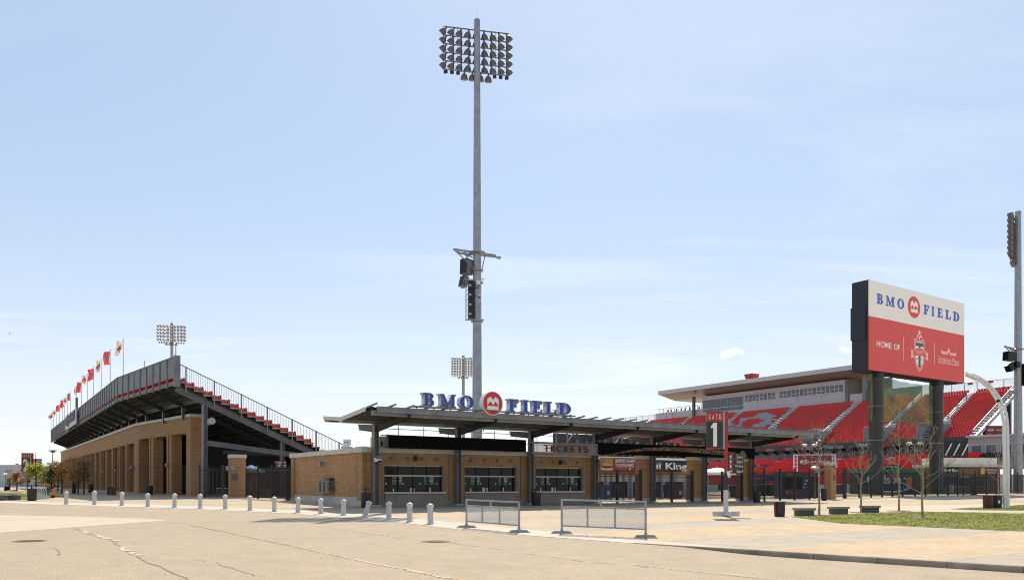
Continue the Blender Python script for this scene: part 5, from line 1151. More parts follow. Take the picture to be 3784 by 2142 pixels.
# ================================================================= BILLBOARD
ks, D0 = (3213-CX)/FP, 103.
bo = Vector((ks*D0, D0, 0)); BP = Plane(bo, UA)
bw = BP.xz(3563, 1200, 0)[0]; zt = EYE+(HY-1033)/FP*D0; zb = EYE+(HY-1364.8)/FP*D0; zmid = EYE+(HY-1166.5)/FP*D0; bd = BP.yz(3148, 1200, 0)[0]
bb_ = T('billboard', 'huge two-column electronic billboard reading BMO FIELD over a red HOME OF panel', 'billboard', bo, UA)
NAVB = mat('navy billboard casing', (.013, .016, .024), .55, 0, .2, .6)
# a lit electronic screen: gives off a little light of its own
def screen(name, col, e):
    m = bpy.data.materials.new(name); m.use_nodes = True; b = m.node_tree.nodes['Principled BSDF']
    b.inputs['Base Color'].default_value = (*col, 1); b.inputs['Roughness'].default_value = .5; b.inputs['Emission Color'].default_value = (*col, 1); b.inputs['Emission Strength'].default_value = e
    N = m.node_tree.nodes; L = m.node_tree.links; n = N.new('ShaderNodeTexNoise'); n.inputs['Scale'].default_value = .5; tc = N.new('ShaderNodeTexCoord'); L.new(tc.outputs['Object'], n.inputs['Vector'])
    q = N.new('ShaderNodeMapRange'); q.inputs['To Min'].default_value = .45; q.inputs['To Max'].default_value = .55; L.new(n.outputs['Fac'], q.inputs['Value']); L.new(q.outputs[0], b.inputs['Roughness'])
    return m
SCW, SCR, SCB, SCK, SCP = screen('screen white', (.55, .51, .45), .36), screen('screen red', (.40, .042, .032), .42), screen('screen blue', (.035, .075, .26), .45), screen('screen charcoal', (.06, .058, .06), .3), screen('screen pink', (.50, .26, .24), .45)
q = MB(); q.box(0, bw, .12, bd, zb-.05, zt+.05, NAVB); q.box(-.12, .0, bd*.2, bd*1.05, zb+(zt-zb)*.35, zb+(zt-zb)*.72, NAVB); [q.box(.3+i*bw/14, .3+i*bw/14+.1, .3, bd-.1, zb-.12, zb-.05, BLACK) for i in range(14)]; q.obj('casing', bb_)
q = MB(); q.box(-.03, bw+.03, 0, .12, zmid, zt, SCW); sw = q.obj('upper_screen', bb_); q = MB(); q.box(-.03, bw+.03, 0, .12, zb, zmid, SCR); sr = q.obj('lower_screen', bb_)
for fx in (.055, .915):
    q = MB()
pc = []
for px in (3238, 3460):
    x = BP.xz(px, 1600, bd*.5)[0]; g0 = BP.w(x, bd*.5); z0 = G(g0.x, g0.y); q = MB(); q.lathe([(.92, z0-.3), (.92, zb-1.2), (.96, zb-1.15), (.96, zb-.6), (.92, zb-.55), (.92, zb-.05)], mat('dark painted column', (.030, .036, .042), .4, 0, .2, .8), (x, bd*.5, 0), 30)
    q.obj('column', bb_, smooth=True); pc.append(x)
    q = MB(); 
    for z in (zb-4.5, zb-9): q.lathe([(.93, z), (.96, z+.02), (.96, z+.10), (.93, z+.12)], MSTEEL, (x, bd*.5, 0), 24)
    q.obj('clamp_ring', bb_)
def BX(px, py): return BP.xz(px, py, -.02)
bs = 2.911; rx = lambda x: 3050+x/bs; ry = lambda y: 1000+y/bs
cells = []
for (xa, xb, yt, yb) in ((553, 620, 246, 365), (650, 746, 268, 400), (775, 848, 297, 420), (1058, 1116, 360, 475), (1143, 1172, 377, 490), (1206, 1262, 395, 509), (1292, 1350, 414, 530), (1373, 1442, 432, 547)):
    a, z1 = BX(rx(xa), ry(yt)); e, z0 = BX(rx(xb), ry(yb)); z1b = BX(rx((xa+xb)/2), ry(yt))[1]; cells.append((a, e, z0, z1))
zz1 = sum(c[3] for c in cells)/8; zz0 = sum(c[2] for c in cells)/8
serif_word('BMOFIELD', SCB, sw, [(a, e, zz0, zz1) for a, e, _, _ in cells], (0, -.003, 0), (1, 0, 0), (0, 0, 1), .02)
a, zc = BX(rx(889), ry(391)); e, _ = BX(rx(1019), ry(391)); _, z1 = BX(rx(954), ry(276)); _, z0 = BX(rx(954), ry(508))
o = ((a+e)/2, -.003, (z0+z1)/2); rX, rZ = (e-a)/2, (z1-z0)/2
d = shape('logo_disc', [arc(0, 0, rX, rZ, 0, 354, 59)], SCR, sw, o, (1, 0, 0), (0, 0, 1), .02)
shape('logo_crown', [[(x*rX*1.15-rX*.575, y/1.22*rZ*1.1-rZ*.5) for x, y in l] for l in CROWN], SCW, d, (0, 0, .02), (1, 0, 0), (0, 1, 0), .02)
def btext(body, xa, xb, yt, yb, m, bold=.01, par=None):
    a, z1 = BX(rx(xa), ry(yt)); e, z0 = BX(rx(xb), ry(yb)); zc = (BX(rx((xa+xb)/2), ry((yt+yb)/2)))[1]
    return a, e, zc
a, _ = BX(rx(553), ry(790)); e, _ = BX(rx(803), ry(820)); zc = BX(rx(678), ry(803))[1]; hh = BX(rx(678), ry(772))[1]-BX(rx(678), ry(836))[1]
text('screen_text', 'HOME', SCW, sr, (a+(e-a)*.315, -.003, zc), (1, 0, 0), (0, 0, 1), (e-a)*.63, hh, .02, .01); text('screen_text', 'OF', SCW, sr, (e-(e-a)*.13, -.003, zc), (1, 0, 0), (0, 0, 1), (e-a)*.26, hh, .02, .01)
for xx, ya, yb in ((843, 710, 957), (1176, 770, 1007)):
    x, z1 = BX(rx(xx), ry(ya)); z0 = BX(rx(xx), ry(yb))[1]; q = MB(); q.box(x-.06, x+.06, -.02, 0, z0, z1, SCP); q.obj('divider_line', sr)
a, _ = BX(rx(1218), ry(960)); e, _ = BX(rx(1435), ry(960)); zc = BX(rx(1327), ry(963))[1]; hh = BX(rx(1327), ry(935))[1]-BX(rx(1327), ry(992))[1]
text('screen_text', 'Exhibition Place', SCP, sr, ((a+e)/2, -.003, zc), (1, 0, 0), (0, 0, 1), e-a, hh, .02, .004)
zc = BX(rx(1327), ry(1002))[1]; q = MB(); q.box(a-.1, e+.1, -.02, 0, zc-.05, zc+.05, SCP); q.obj('underline', sr)
a, _ = BX(rx(1247), ry(880)); e, _ = BX(rx(1405), ry(880)); z0 = BX(rx(1327), ry(905))[1]; z1 = BX(rx(1327), ry(868))[1]; q = MB(); wd = e-a; hh = z1-z0; cx_ = (a+e)/2
sk = [(-.5, 0), (-.5, 1.1), (-.44, 1.1), (-.42, .75), (-.1, .75), (-.08, 1.3), (0, 2.1), (.08, 1.3), (.1, .75), (.42, .75), (.44, 1.1), (.5, 1.1), (.5, 0), (.07, 0), (.05, .7), (-.05, .7), (-.07, 0)]
shape('gatehouse_mark', [sk], SCP, sr, (cx_, -.003, z0), (1, 0, 0), (0, 0, 1), .02, wd, hh)
# club crest: layered outlines
cc = BX(rx(1012), ry(860)); cs = (BX(rx(1012), ry(634))[1]-BX(rx(1012), ry(1090))[1])/1.52; zc = BX(rx(1012), ry(862))[1]; sxx = cs*.80
CO = (cc[0], -.003, zc)
def crest(loops, m, lay, nm): return shape(nm, loops, m, sr, (CO[0], CO[1]-lay*.022, CO[2]), (1, 0, 0), (0, 0, 1), .02, sxx, cs)
def ring(outer, k, c=(0, 0)): return [outer, [(c[0]+(x-c[0])*k, c[1]+(y-c[1])*k) for x, y in outer][::-1]]
SH = [(-.42, .42), (-.22, .44), (-.22, .54), (-.14, .58), (-.13, .66), (0, .76), (.13, .66), (.14, .58), (.22, .54), (.22, .44), (.42, .42), (.42, -.2), (.36, -.42), (.24, -.58), (0, -.76), (-.24, -.58), (-.36, -.42), (-.42, -.2)]
crest(ring(SH, .925), SCP, 0, 'crest_outline')
IN = [(-.34, .31), (0, .33), (.34, .31), (.34, -.2), (.29, -.38), (.19, -.51), (0, -.65), (-.19, -.51), (-.29, -.38), (-.34, -.2)]
crest([IN], SCW, 0, 'crest_field')
crest([[(-.32, .29), (.32, .29), (.32, .13), (.28, .17), (.085, .17), (.085, -.5), (.12, -.55), (0, -.62), (-.12, -.55), (-.085, -.5), (-.085, .17), (-.28, .17), (-.32, .13)]], SCK, 1, 'crest_letter')
RB = arc(0, -.75, .62, .88, 124, 56, 12)+arc(0, -.75, .62, .60, 56, 124, 12)
RBo = [(-.56, .07)]+arc(0, -.25, .75, .36, 130, 50, 12)+[(.56, .07), (.54, -.22)]+arc(0, -.52, .72, .36, 50, 130, 12)+[(-.54, -.22)]
crest([[(-.56, .0), (-.74, -.02), (-.68, -.13), (-.74, -.30), (-.5, -.27), (-.5, -.1)]], SCP, 1, 'crest_ribbon_tail'); crest([[(.56, .0), (.74, -.02), (.68, -.13), (.74, -.30), (.5, -.27), (.5, -.1)]], SCP, 1, 'crest_ribbon_tail')
crest([RBo], SCP, 2, 'crest_ribbon_edge'); crest([[(x*.955, -.085+(y+.085)*.87) for x, y in RBo]], SCR, 3, 'crest_ribbon')
text('crest_text', 'TORONTO', SCP, sr, (CO[0], CO[1]-.09, CO[2]-.045*cs), (1, 0, 0), (0, 0, 1), sxx*.92, cs*.135, .02, .01)
for ch, x in (('F', -.19), ('C', .19)): text('crest_text', ch, SCR, sr, (CO[0]+x*sxx, CO[1]-.03, CO[2]-.30*cs), (1, 0, 0), (0, 0, 1), sxx*.1, cs*.09, .02, .01)
for x, y in ((0, .63), (-.13, .53), (.13, .53), (0, .46)): crest([[(x-.05, y), (x-.025, y+.05), (x+.025, y+.05), (x+.05, y), (x+.025, y-.05), (x-.025, y-.05)]], SCW, 0, 'crest_ball_patch')
crest([[(-.42, .375), (-.06, .375), (0, .34), (.06, .375), (.42, .375), (.42, .35), (.08, .35), (0, .31), (-.08, .35), (-.42, .35)]], SCP, 0, 'crest_bar')
# printed mesh banner between the columns
def banner_mat():
    m = bpy.data.materials.new('green printed mesh'); m.use_nodes = True; N = m.node_tree.nodes; L = m.node_tree.links; b = N['Principled BSDF']; b.inputs['Roughness'].default_value = .8; b.inputs['Alpha'].default_value = .62
    tc = N.new('ShaderNodeTexCoord'); n = N.new('ShaderNodeTexNoise'); n.inputs['Scale'].default_value = .22; n.inputs['Detail'].default_value = 7; n.inputs['Distortion'].default_value = 1.2; L.new(tc.outputs['Object'], n.inputs['Vector'])
    r = N.new('ShaderNodeValToRGB'); e = r.color_ramp.elements
    for i, (p, c) in enumerate(((.25, (.10, .13, .11)), (.42, (.04, .14, .07)), (.52, (.12, .22, .10)), (.6, (.32, .30, .05)), (.68, (.10, .24, .06)), (.8, (.30, .34, .33)))):
        q = e[i] if i < 2 else e.new(p); q.position = p; q.color = (*c, 1)
    L.new(n.outputs['Fac'], r.inputs['Fac']); L.new(r.outputs['Color'], b.inputs['Base Color']); return m
BAN = banner_mat(); zt_, zb_ = EYE+(HY-1398)/FP*110, EYE+(HY-1563)/FP*110
bn = T('mesh_banner', 'see-through green and yellow printed mesh banner tied between the billboard columns', 'banner', BP.w(0, bd*.5, 0), UA)
q = MB(); n = 16; xa, xb = pc[0]+.95, pc[1]-.95; vs = []
for i in range(n+1):
    f = i/n; x = xa+(xb-xa)*f; sg = .35*math.sin(f*math.pi)
    vs += [(x, .05*math.sin(f*9), zb_-.3*f+.1*math.sin(f*20)), (x, .05*math.sin(f*7), zt_-sg+.06*math.sin(f*30)-.4*f)]
q.add(vs, [(2*i, 2*i+2, 2*i+3, 2*i+1) for i in range(n)], BAN); q.obj('cloth', bn)
q = MB(); xa = pc[0]-1.9; q.add([(xa, -.3, zb_), (pc[0]-.93, -.1, zb_), (pc[0]-.93, -.1, zt_), (xa, -.3, zt_)], [(0, 1, 2, 3)], BAN); q.obj('cloth_end', bn)
# ================================================================= RIGHT GRANDSTAND (local x = q away from the pitch, y = p along the rows)
gs = T('grandstand', 'large two-tier red-seated grandstand with white suites and broad white roof on the right', 'grandstand', (0, 0, 0), UA)
RS = Plane((0, 0, 0), UA)
Q0, ZQ, RR, RU, NU = 138.0, 9.5, .47, .80, 20
PA, PB = 66.5, 174.0
STEP = mat('grey stand concrete', (.27, .27, .27), .85, 0, .15, .5)
q = MB()
for i in range(NU):
    x, z = Q0+i*RU, ZQ+i*RR
    q.box(x, x+RU+.02, PA, PB, z-.25, z, STEP); 
q.obj('upper_deck', gs)
aisles = [74.0, 84.0, 97.2, 112.7, 128.2, 143.8, 159.5]
def inpoly(x, y, poly):
    c = False
    for i in range(len(poly)):
        (x0, y0), (x1, y1) = poly[i-1], poly[i]
        if (y0 > y) != (y1 > y) and x < (x1-x0)*(y-y0)/(y1-y0)+x0: c = not c
    return c
def rowp(px, py):                    # photo point -> (p along the stand, row number) on the slope of the upper tier
    a, b_ = -1., 21.
    for _ in range(40):
        m = (a+b_)/2; p, z = RS.yz(px, py, Q0+m*RU)
        if z > ZQ+m*RR+.5: a = m
        else: b_ = m
    return RS.yz(px, py, Q0+a*RU)[0], a
PAT1 = [(1020, 770), (1060, 670), (1240, 640), (1260, 600), (1390, 590), (1440, 625), (1490, 625), (1490, 645), (1420, 660), (1520, 680), (1400, 700), (1500, 730), (1500, 790), (1430, 790), (1400, 730), (1330, 680), (1280, 655), (1180, 680), (1100, 690), (1060, 770)]
PAT2 = [(1190, 775), (1230, 735), (1330, 705), (1350, 690), (1400, 700), (1390, 745), (1290, 775)]
PAT3 = [(905, 770), (905, 705), (960, 705), (980, 745), (1030, 735), (1020, 775)]
pats = [[rowp(2400+x/3.216, 1340+y/3.216) for x, y in P] for P in (PAT1, PAT2, PAT3)]
simple = MB()
def stand_seat(mb, m, x, y, z):
    back = [(-.215, .40), (.215, .40), (.22, .74), (.16, .86), (-.16, .86), (-.22, .74)]
    f = [(x-.10+.04*(v-.4), y+u, z+v) for u, v in back]; b_ = [(a+.06, c, d) for a, c, d in f]; n = 6
    mb.add(f+b_, [tuple(range(n)), tuple(range(2*n-1, n-1, -1))]+[(i, n+i, n+(i+1) % n, (i+1) % n) for i in range(n)], m)
    mb.add([(x-.10, y-.21, z+.44), (x-.10, y+.21, z+.44), (x-.46, y+.20, z+.47), (x-.46, y-.20, z+.47), (x-.10, y-.21, z+.38), (x-.10, y+.21, z+.38), (x-.46, y+.20, z+.42), (x-.46, y-.20, z+.42)], [(0, 1, 2, 3), (7, 6, 5, 4), (3, 2, 6, 7), (0, 3, 7, 4), (1, 5, 6, 2)], m)
single = MB(); stand_seat(single, SEATR, 0, 0, 0); s0 = None; cnt = 0; rows = MB()
for i in range(NU):
    x, z = Q0+i*RU+.62, ZQ+i*RR
    p = PA+.9
    while p < PB:
        if min(abs(p-a) for a in aisles) > .8 and not (i < 5 and any(abs(p-a) < 2.2 for a in aisles[:-3])):
            m = SEATG if any(inpoly(p, i, P) for P in pats) else SEATR
            if m is SEATR and p < 73 and 7 <= i < 18 and cnt < 100:
                if s0 is None: s0 = single.obj('seat', gs, loc=(x, p, z))
                else: dup(s0, (x, p, z), parent=gs)
                cnt += 1
            else: stand_seat(rows, m, x, p, z)
        p += .5
o = rows.obj('seat_rows', gs); o['kind'] = 'stuff'
# aisle stairs, vomitories and white hand rails
for a in aisles:
    q = MB(); vq = MB()
    for i in range(3, NU):
        x, z = Q0+i*RU, ZQ+i*RR; q.box(x+.4, x+RU, a-.55, a+.55, z, z+RR/2, GREYW)
    for k in range(4, NU-2, 4):
        for yy in (a-.5,):
            q.beam((Q0+k*RU, yy, ZQ+k*RR+1.0), (Q0+(k+3)*RU, yy, ZQ+(k+3)*RR+1.0), .07, .07, WHITEM); q.beam((Q0+k*RU, yy, ZQ+k*RR+.55), (Q0+(k+3)*RU, yy, ZQ+(k+3)*RR+.55), .05, .05, WHITEM)
            for e in (k, k+3): q.tube((Q0+e*RU, yy, ZQ+e*RR), (Q0+e*RU, yy, ZQ+e*RR+1.0), .03, .03, WHITEM, 6)
    if a < 130:
        for yy in (a-2.0, a+2.0): vq.box(Q0+.05, Q0+5*RU, yy-.08, yy+.08, ZQ, ZQ+2.6, STEP); vq.beam((Q0+.1, yy, ZQ+2.9), (Q0+5*RU, yy, ZQ+3.4), .07, .07, WHITEM)
        vq.box(Q0+4.9*RU, Q0+5*RU, a-2, a+2, ZQ+.2, ZQ+3.3, STEP); vq.box(Q0+2.5, Q0+4.8*RU, a-1.6, a+1.6, ZQ+.02, ZQ+.9, DARK)
        for zz in (2.5, 3.0, 3.4): vq.box(Q0+4.85*RU, Q0+4.9*RU, a-2, a+2, ZQ+zz, ZQ+zz+.09, WHITEM)
    q.obj('aisle_stair', gs)
    if vq.v: vq.obj('stair_mouth', gs)
# glass rail on top, end stair rail, raking end frame
GLR = mat('clear rail glass', (.55, .60, .64), .08, 0, .05, 1, alpha=.16)
xe = Q0+NU*RU; ze = ZQ+NU*RR
for (pa, pb) in ((PA, 81.), (150.5, PB)):
    p = pa; q = MB(); gq = MB()
    while p < pb: q.box(xe+.05, xe+.13, p-.05, p+.05, ze-.6, ze+1.75, MSTEEL); p += 2.3
    q.box(xe+.05, xe+.13, pa, pb, ze+1.72, ze+1.79, MSTEEL); gq.box(xe+.08, xe+.095, pa, pb, ze+.0, ze+1.7, GLR); q.obj('top_rail', gs); gq.obj('rail_glass', gs)
q = MB()
for p in (71., 74.6): q.box(xe+.0, xe+.04, p-.45, p+.45, ze+1.35, ze+1.75, RED)
q.obj('section_plate', gs)
q = MB(); pe = PA-.1
q.beam((Q0, pe, ZQ+1.3), (xe, pe, ze+1.3), .08, .09, WHITEM); q.beam((Q0-.3, pe, ZQ-.55), (xe, pe, ze-.6), .35, .6, STEEL)
for k in range(0, NU+1, 2): q.beam((Q0+k*RU, pe, ZQ+k*RR-.3), (Q0+k*RU, pe, ZQ+k*RR+1.3), .07, .07, MSTEEL, up=(1, 0, 0)); q.box(Q0+k*RU+.1, Q0+k*RU+.5, pe-.12, pe+.05, ZQ+k*RR-.25, ZQ+k*RR-.02, WHITEM)
q.obj('end_stair', gs)
MB().add([(Q0, pe-.0, ZQ+.1), (xe, pe-.0, ze+.1), (xe, pe, ze+1.25), (Q0, pe, ZQ+1.25)], [(0, 1, 2, 3)], GLR).obj('end_glass', gs)
q = MB(); bl = SLATE
for k in range(0, 5):
    yy = PA+.3+k*15
    for x in (Q0+5, Q0+13.5): q.box(x-.3, x+.3, yy-.3, yy+.3, .2, ZQ+(x-Q0)/RU*RR-.4, bl)
    q.beam((Q0, yy, ZQ-.5), (xe, yy, ze-.6), .3, .6, bl)
    q.beam((Q0+5, yy, ZQ-1.2), (Q0+13.5, yy, ZQ+3.6), .25, .25, bl); q.beam((Q0+5, yy, ZQ+1.6), (Q0+13.5, yy, ZQ-.6), .25, .25, bl); q.beam((Q0+5, yy, ZQ+.5), (Q0+16, yy, ZQ+.8), .22, .25, bl)
    q.obj('frame', gs); q = MB()
# roof
q = MB(); pr0, pr1 = 84.4, 152.5; zt = 26.33
prof = [(150.8, 25.5), (150.8, zt), (168, zt+.2), (168, 24.2), (157, 24.2)]
A = [(x, pr0+(x-149)*1.05, z) for x, z in prof]; B = [(x, pr1, z) for x, z in prof]
q.add(A+B, [(0, 1, 6, 5), (1, 2, 7, 6), (2, 3, 8, 7)], ROOFW); q.add(A+B, [(3, 4, 9, 8), (4, 0, 5, 9), (4, 3, 2, 1, 0), (5, 6, 7, 8, 9)], SOFFIT); q.obj('roof', gs)
q = MB(); q.box(150.75, 150.795, pr0+1.85, pr1+.05, 25.45, zt+.08, ROOFW); q.obj('roof_fascia', gs)
rc = RS.yz(2776, 1390, 152.)[0]
lc = T('roof_cube_light', 'red and white box-shaped advertising cube standing on the white grandstand roof', 'advertising cube', RS.w(152.2, rc, zt+.05), UA)
q = MB(); q.add([(-1, -1, .15), (1, -1, .15), (1, 1, .15), (-1, 1, .15), (-1.25, -1.25, 1.25), (1.25, -1.25, 1.25), (1.25, 1.25, 1.25), (-1.25, 1.25, 1.25)], [(3, 2, 1, 0), (4, 5, 6, 7), (0, 1, 5, 4), (1, 2, 6, 5), (2, 3, 7, 6), (3, 0, 4, 7)], RED); q.obj('body', lc)
q = MB(); q.box(-.9, .9, -.9, .9, 0, .15, WHITEM); q.obj('base', lc); q = MB(); q.path([(-1.13, .1, .75), (-1.18, .1, .76)], .32, FLC, 12); q.obj('emblem', lc)
# suites
pL, pR = RS.yz(2595, 1500, 155)[0], RS.yz(3122, 1450, 155)[0]
q = MB(); q.box(155, 167, pR, pL, 18.6, 24.2, GREYW)
for k in range(1, 7): y = pR+(pL-pR)*k/7; q.box(154.985, 155.0, y-.03, y+.03, 18.9, 21.5, STEP)
q.box(154.985, 155, pR, pL, 20.0, 20.04, STEP); q.obj('suite_wall', gs)
FRW = mat('white window frame', (.60, .60, .61), .5)
def window(y0, y1, z0, z1, split=None, x=155):
    w_ = MB(); w_.box(x-.06, x-.0, y0, y1, z0, z1, GLASSB); g = w_.obj('window', gs); f = MB()
    f.box(x-.10, x-.02, y0-.06, y0+.06, z0, z1, FRW); f.box(x-.10, x-.02, y1-.06, y1+.06, z0, z1, FRW); f.box(x-.10, x-.02, y0+.06, y1-.06, z1-.07, z1+.03, FRW); f.box(x-.10, x-.02, y0+.06, y1-.06, z0-.03, z0+.07, FRW)
    if split: f.box(x-.10, x-.02, y0+.06, y1-.06, split-.06, split+.06, FRW)
    f.obj('frame', g)
pm = RS.yz(2747, 1480, 155)[0]; n = 11
for k in range(n):
    a = pm+(pL-.2-pm)*k/n; e = pm+(pL-.2-pm)*(k+1)/n
    window(a, e, 19.9, 23.2, 20.9)
pw = RS.yz(3118, 1430, 155)[0]; n = 24; gap = {15}
for k in range(n):
    if k in gap: continue
    a = pw+(pm-.5-pw)*k/n; e = pw+(pm-.5-pw)*(k+1)/n
    window(a+.03, e-.03, 21.6, 23.3, 22.3 if k % 3 else None)
q = MB(); x = 154.2; y = RS.yz(2564, 1500, x)[0]; q.box(x-.3, x+.3, y-.3, y+.3, 17.5, 24.3, DSTEEL); q.obj('roof_column', gs); q = MB(); y = RS.yz(3196, 1450, x)[0]; q.box(x-.35, x+.35, y-.35, y+.35, 17.8, 24.3, MSTEEL); q.obj('roof_column', gs)
q = MB(); pT0 = RS.yz(3190, 1470, 155)[0]; q.box(155, 155.4, pT0, pR-1.2, 18.6, 20.9, GREYW); q.obj('terrace_wall', gs); q = MB(); q.box(160, 160.4, pr0+9, pR, 18.6, 24.2, STEP); q.box(155, 160, pR-.8, pR, 18.6, 24.2, CONCD); q.box(159.9, 160, pT0+2, pT0+3.2, 20, 22.2, DARK); q.obj('rear_wall', gs); q = MB()
q.box(155.2, 155.6, pL, PB-16, 18.6, 21.1, GREYW); q.obj('terrace_wall', gs); q = MB(); q.box(155.2, 155.5, pr0, pT0, 18.6, 21.2, STEP); q.obj('terrace_wall', gs)
q = MB(); 
for k in range(12): y = pL+.5+k*1.35; q.box(155.2, 155.28, y-.04, y+.04, 21.0, 22.2, MSTEEL)
q.box(155.2, 155.28, pL, PB-16, 22.15, 22.22, MSTEEL); q.obj('terrace_rail', gs)
for k in range(9):
    y = pL+1.0+k*1.6+RNG.uniform(-.3, .3); c = MB(); m = RED if k % 3 else DARK; c.box(156.2, 156.7, y-.25, y+.25, 21.35, 21.42, m); c.box(156.65, 156.7, y-.25, y+.25, 21.4, 22.0, m); [c.box(156.25+.4*a, 156.29+.4*a, y-.22+.4*e, y-.18+.4*e, 21, 21.35, m) for a in (0, 1) for e in (0, 1)]; c.obj('terrace_chair', gs)
# advertising ribbon below the upper tier
RIB = mat('dark advertising ribbon', (.05, .045, .045), .5); xr = 136.5
q = MB(); q.box(xr, xr+1.6, PA-2, 172, 9.0-.45, 9.62, RIB); q.box(xr+1.6, Q0+.1, PA, 172, 9.0, 9.45, STEP); q.obj('advertising_ribbon', gs)
q = MB(); y = PA; q.beam((xr+.3, 0, 8.5), (xr+3.2, 0, 7.9), .2, .5, SLATE); o = q.obj('bracket', gs, loc=(0, y, 0)); y += 2.6
while y < 165: dup(o, (0, y, 0), parent=gs); y += 2.6
def ribtext(body, px0, px1, py, hh, m, x=xr):
    a, z = RS.yz(px0, py, x); e, z2 = RS.yz(px1, py, x)
    text('ribbon_text', body, m, gs, (x-.003, (a+e)/2, (z+z2)/2), (0, -1, 0), (0, 0, 1), abs(a-e), hh, .02, .01)
RTX = mat('dim ribbon lettering', (.40, .36, .33), .6); RRX = mat('dim red ribbon lettering', (.30, .035, .03), .6)
for a, e, y in ((2831, 2859, 1662), (2902, 2930, 1658.5), (2975, 3005, 1655)): ribtext('zero', a, e, y, .52, RTX); ribtext('Coca-Cola', a-27, a-3, y+.5, .55, RRX)
ribtext('PokerStars', 3049, 3116, 1650, .62, RTX); ribtext('SONY', 3172, 3208, 1643.5, .55, WHITE)
a, z = RS.yz(3211, 1643, xr); q = MB(); q.box(xr-.02, xr, a-4, a, 8.6, 9.58, RRX); q.obj('ribbon_panel', gs)
# suites and lower tier under the ribbon
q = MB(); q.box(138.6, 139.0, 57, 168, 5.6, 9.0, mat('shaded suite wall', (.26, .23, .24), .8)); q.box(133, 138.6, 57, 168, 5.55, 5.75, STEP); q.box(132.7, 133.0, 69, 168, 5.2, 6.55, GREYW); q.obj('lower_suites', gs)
y = 60
while y < 165:
    window(y, y+2.2, 6.5, 8.3, None, 138.6); y += 2.6
SAM = mat('pale blue ribbon board', (.55, .55, .68), .5); 
for (p0, p1) in ((2760, 2846), (2849, 2918), (3088, 3160)):
    a = RS.yz(p0, 1705, 132.7)[0]; e = RS.yz(p1, 1705, 132.7)[0]; q = MB(); q.box(132.62, 132.7, e, a, 6.0-.35, 6.52, SAM); q.obj('ribbon_panel', gs)
SB = mat('deep blue lettering', (.03, .04, .28), .5)
ribtext('SAMSUNG', 2854, 2885, 1711, .42, SB, 132.62); ribtext('SAMSUNG', 2790, 2818, 1713, .42, SB, 132.62); ribtext('SAMSUNG', 3092, 3120, 1700, .42, SB, 132.62)
q = MB(); drk = MB(); lrows = MB(); LZ, LR, LQ = 1.55, .30, 119.0
for i in range(16):
    x, z = LQ+i*.85, LZ+i*LR; q.box(x, x+.87, 62, 160, z-.3, z, STEP)
    p = 62.5
    while p < 158:
        if min(abs(p-a-3) for a in aisles) > .7:
            nv = ((p*.42+i*.9) % 13 < 2.8 and i < 12) or ((-p*.30+i*1.15+9) % 17 < 2.2) 
            stand_seat(lrows, SEATN if nv and p > 84 else SEATR, x+.62, p, z)
        p += .5
for i in range(4):
    p = 60
    while p < 165: stand_seat(lrows, DARK, 134.+i*.9, p, 5.75+i*.12); p += .6
q.box(118.6, 119, 60, 160, .2, 1.75, GREYW); q.obj('lower_deck', gs); o = lrows.obj('lower_seat_rows', gs); o['kind'] = 'stuff'
# end block of the suites past the stand
PINK = mat('pale mauve render', (.42, .37, .37), .8, 0, .08, .4)
q = MB(); q.box(136, 142, 54, 66.2, 4.3, 9.4, PINK); q.box(135.6, 142.5, 53.5, 66.4, 9.4, 9.75, ROOFW); q.box(133.2, 136, 54, 66.2, 4.3, 5.6, PINK); q.obj('end_block', gs)
for k in range(5): window(55+k*2.25, 56.7+k*2.25, 6.4, 8.2, None, 136)
# KIA boards
def kia(pl, nm, lab, xa, xb, zb, zt, loc, ang, framed):
    t = T('advertisement_board', lab, 'advertisement', loc, ang); wd = xb-xa; hh = zt-zb; M = mat('dark red advertisement', (.20, .016, .018), .5, 0, .1, 1)
    q = MB(); q.box(xa, xb, 0, .12, zb, zt, M); q.obj('panel', t)
    if framed:
        q = MB()
        for x in (xa-wd*.11, xa-.03, xb+.03, xb+wd*.10): q.box(x-.06, x+.06, 0, .2, zb-hh*.3, zt+.12, WHITEM)
        for k in range(5): z = zb-.1+(hh+.15)*k/4; q.box(xa-wd*.11, xa-.06, .02, .1, z-.05, z+.05, WHITEM); q.box(xb+.06, xb+wd*.10, .02, .1, z-.05, z+.05, WHITEM)
        q.box(xa-wd*.11, xb+wd*.10, 0, .2, zt+.03, zt+.13, WHITEM); q.obj('frame', t)
        for x in (xa-wd*.05, xb+wd*.05): q = MB(); q.box(x-.12, x+.12, .2, .45, .0+G(60, 100), zb, MSTEEL); q.obj('leg', t)
    cx_ = xa+wd*.19; zc = zb+hh*.52; rxx = wd*.13; rz = hh*.16
    shape('oval_emblem', ring(arc(0, 0, rxx, rz, 0, 354, 40), .86), WHITE, t, (cx_, -.002, zc), (1, 0, 0), (0, 0, 1), .015)
    K = [[(-.62, -.5), (-.48, -.5), (-.48, -.1), (-.2, -.5), (-.02, -.5), (-.36, 0), (-.05, .5), (-.22, .5), (-.48, .12), (-.48, .5), (-.62, .5)], [(.0, -.5), (.13, -.5), (.13, .5), (.0, .5)], [(.2, -.5), (.33, -.5), (.47, .22), (.61, -.5), (.74, -.5), (.54, .5), (.40, .5)]]
    shape('emblem_letters', K, WHITE, t, (cx_-.06*rxx, -.002, zc), (1, 0, 0), (0, 0, 1), .015, rxx*.95, rz*1.0)
    text('advertisement_text', 'KIA MOTORS', WHITE, t, (xa+wd*.68, -.002, zc+hh*.02), (1, 0, 0), (0, 0, 1), wd*.54, hh*.15, .015, .01)
    text('advertisement_text', 'The Power to Surprise', WHITE, t, (xa+wd*.70, -.002, zc-hh*.16), (1, 0, 0), (0, 0, 1), wd*.38, hh*.07, .015)
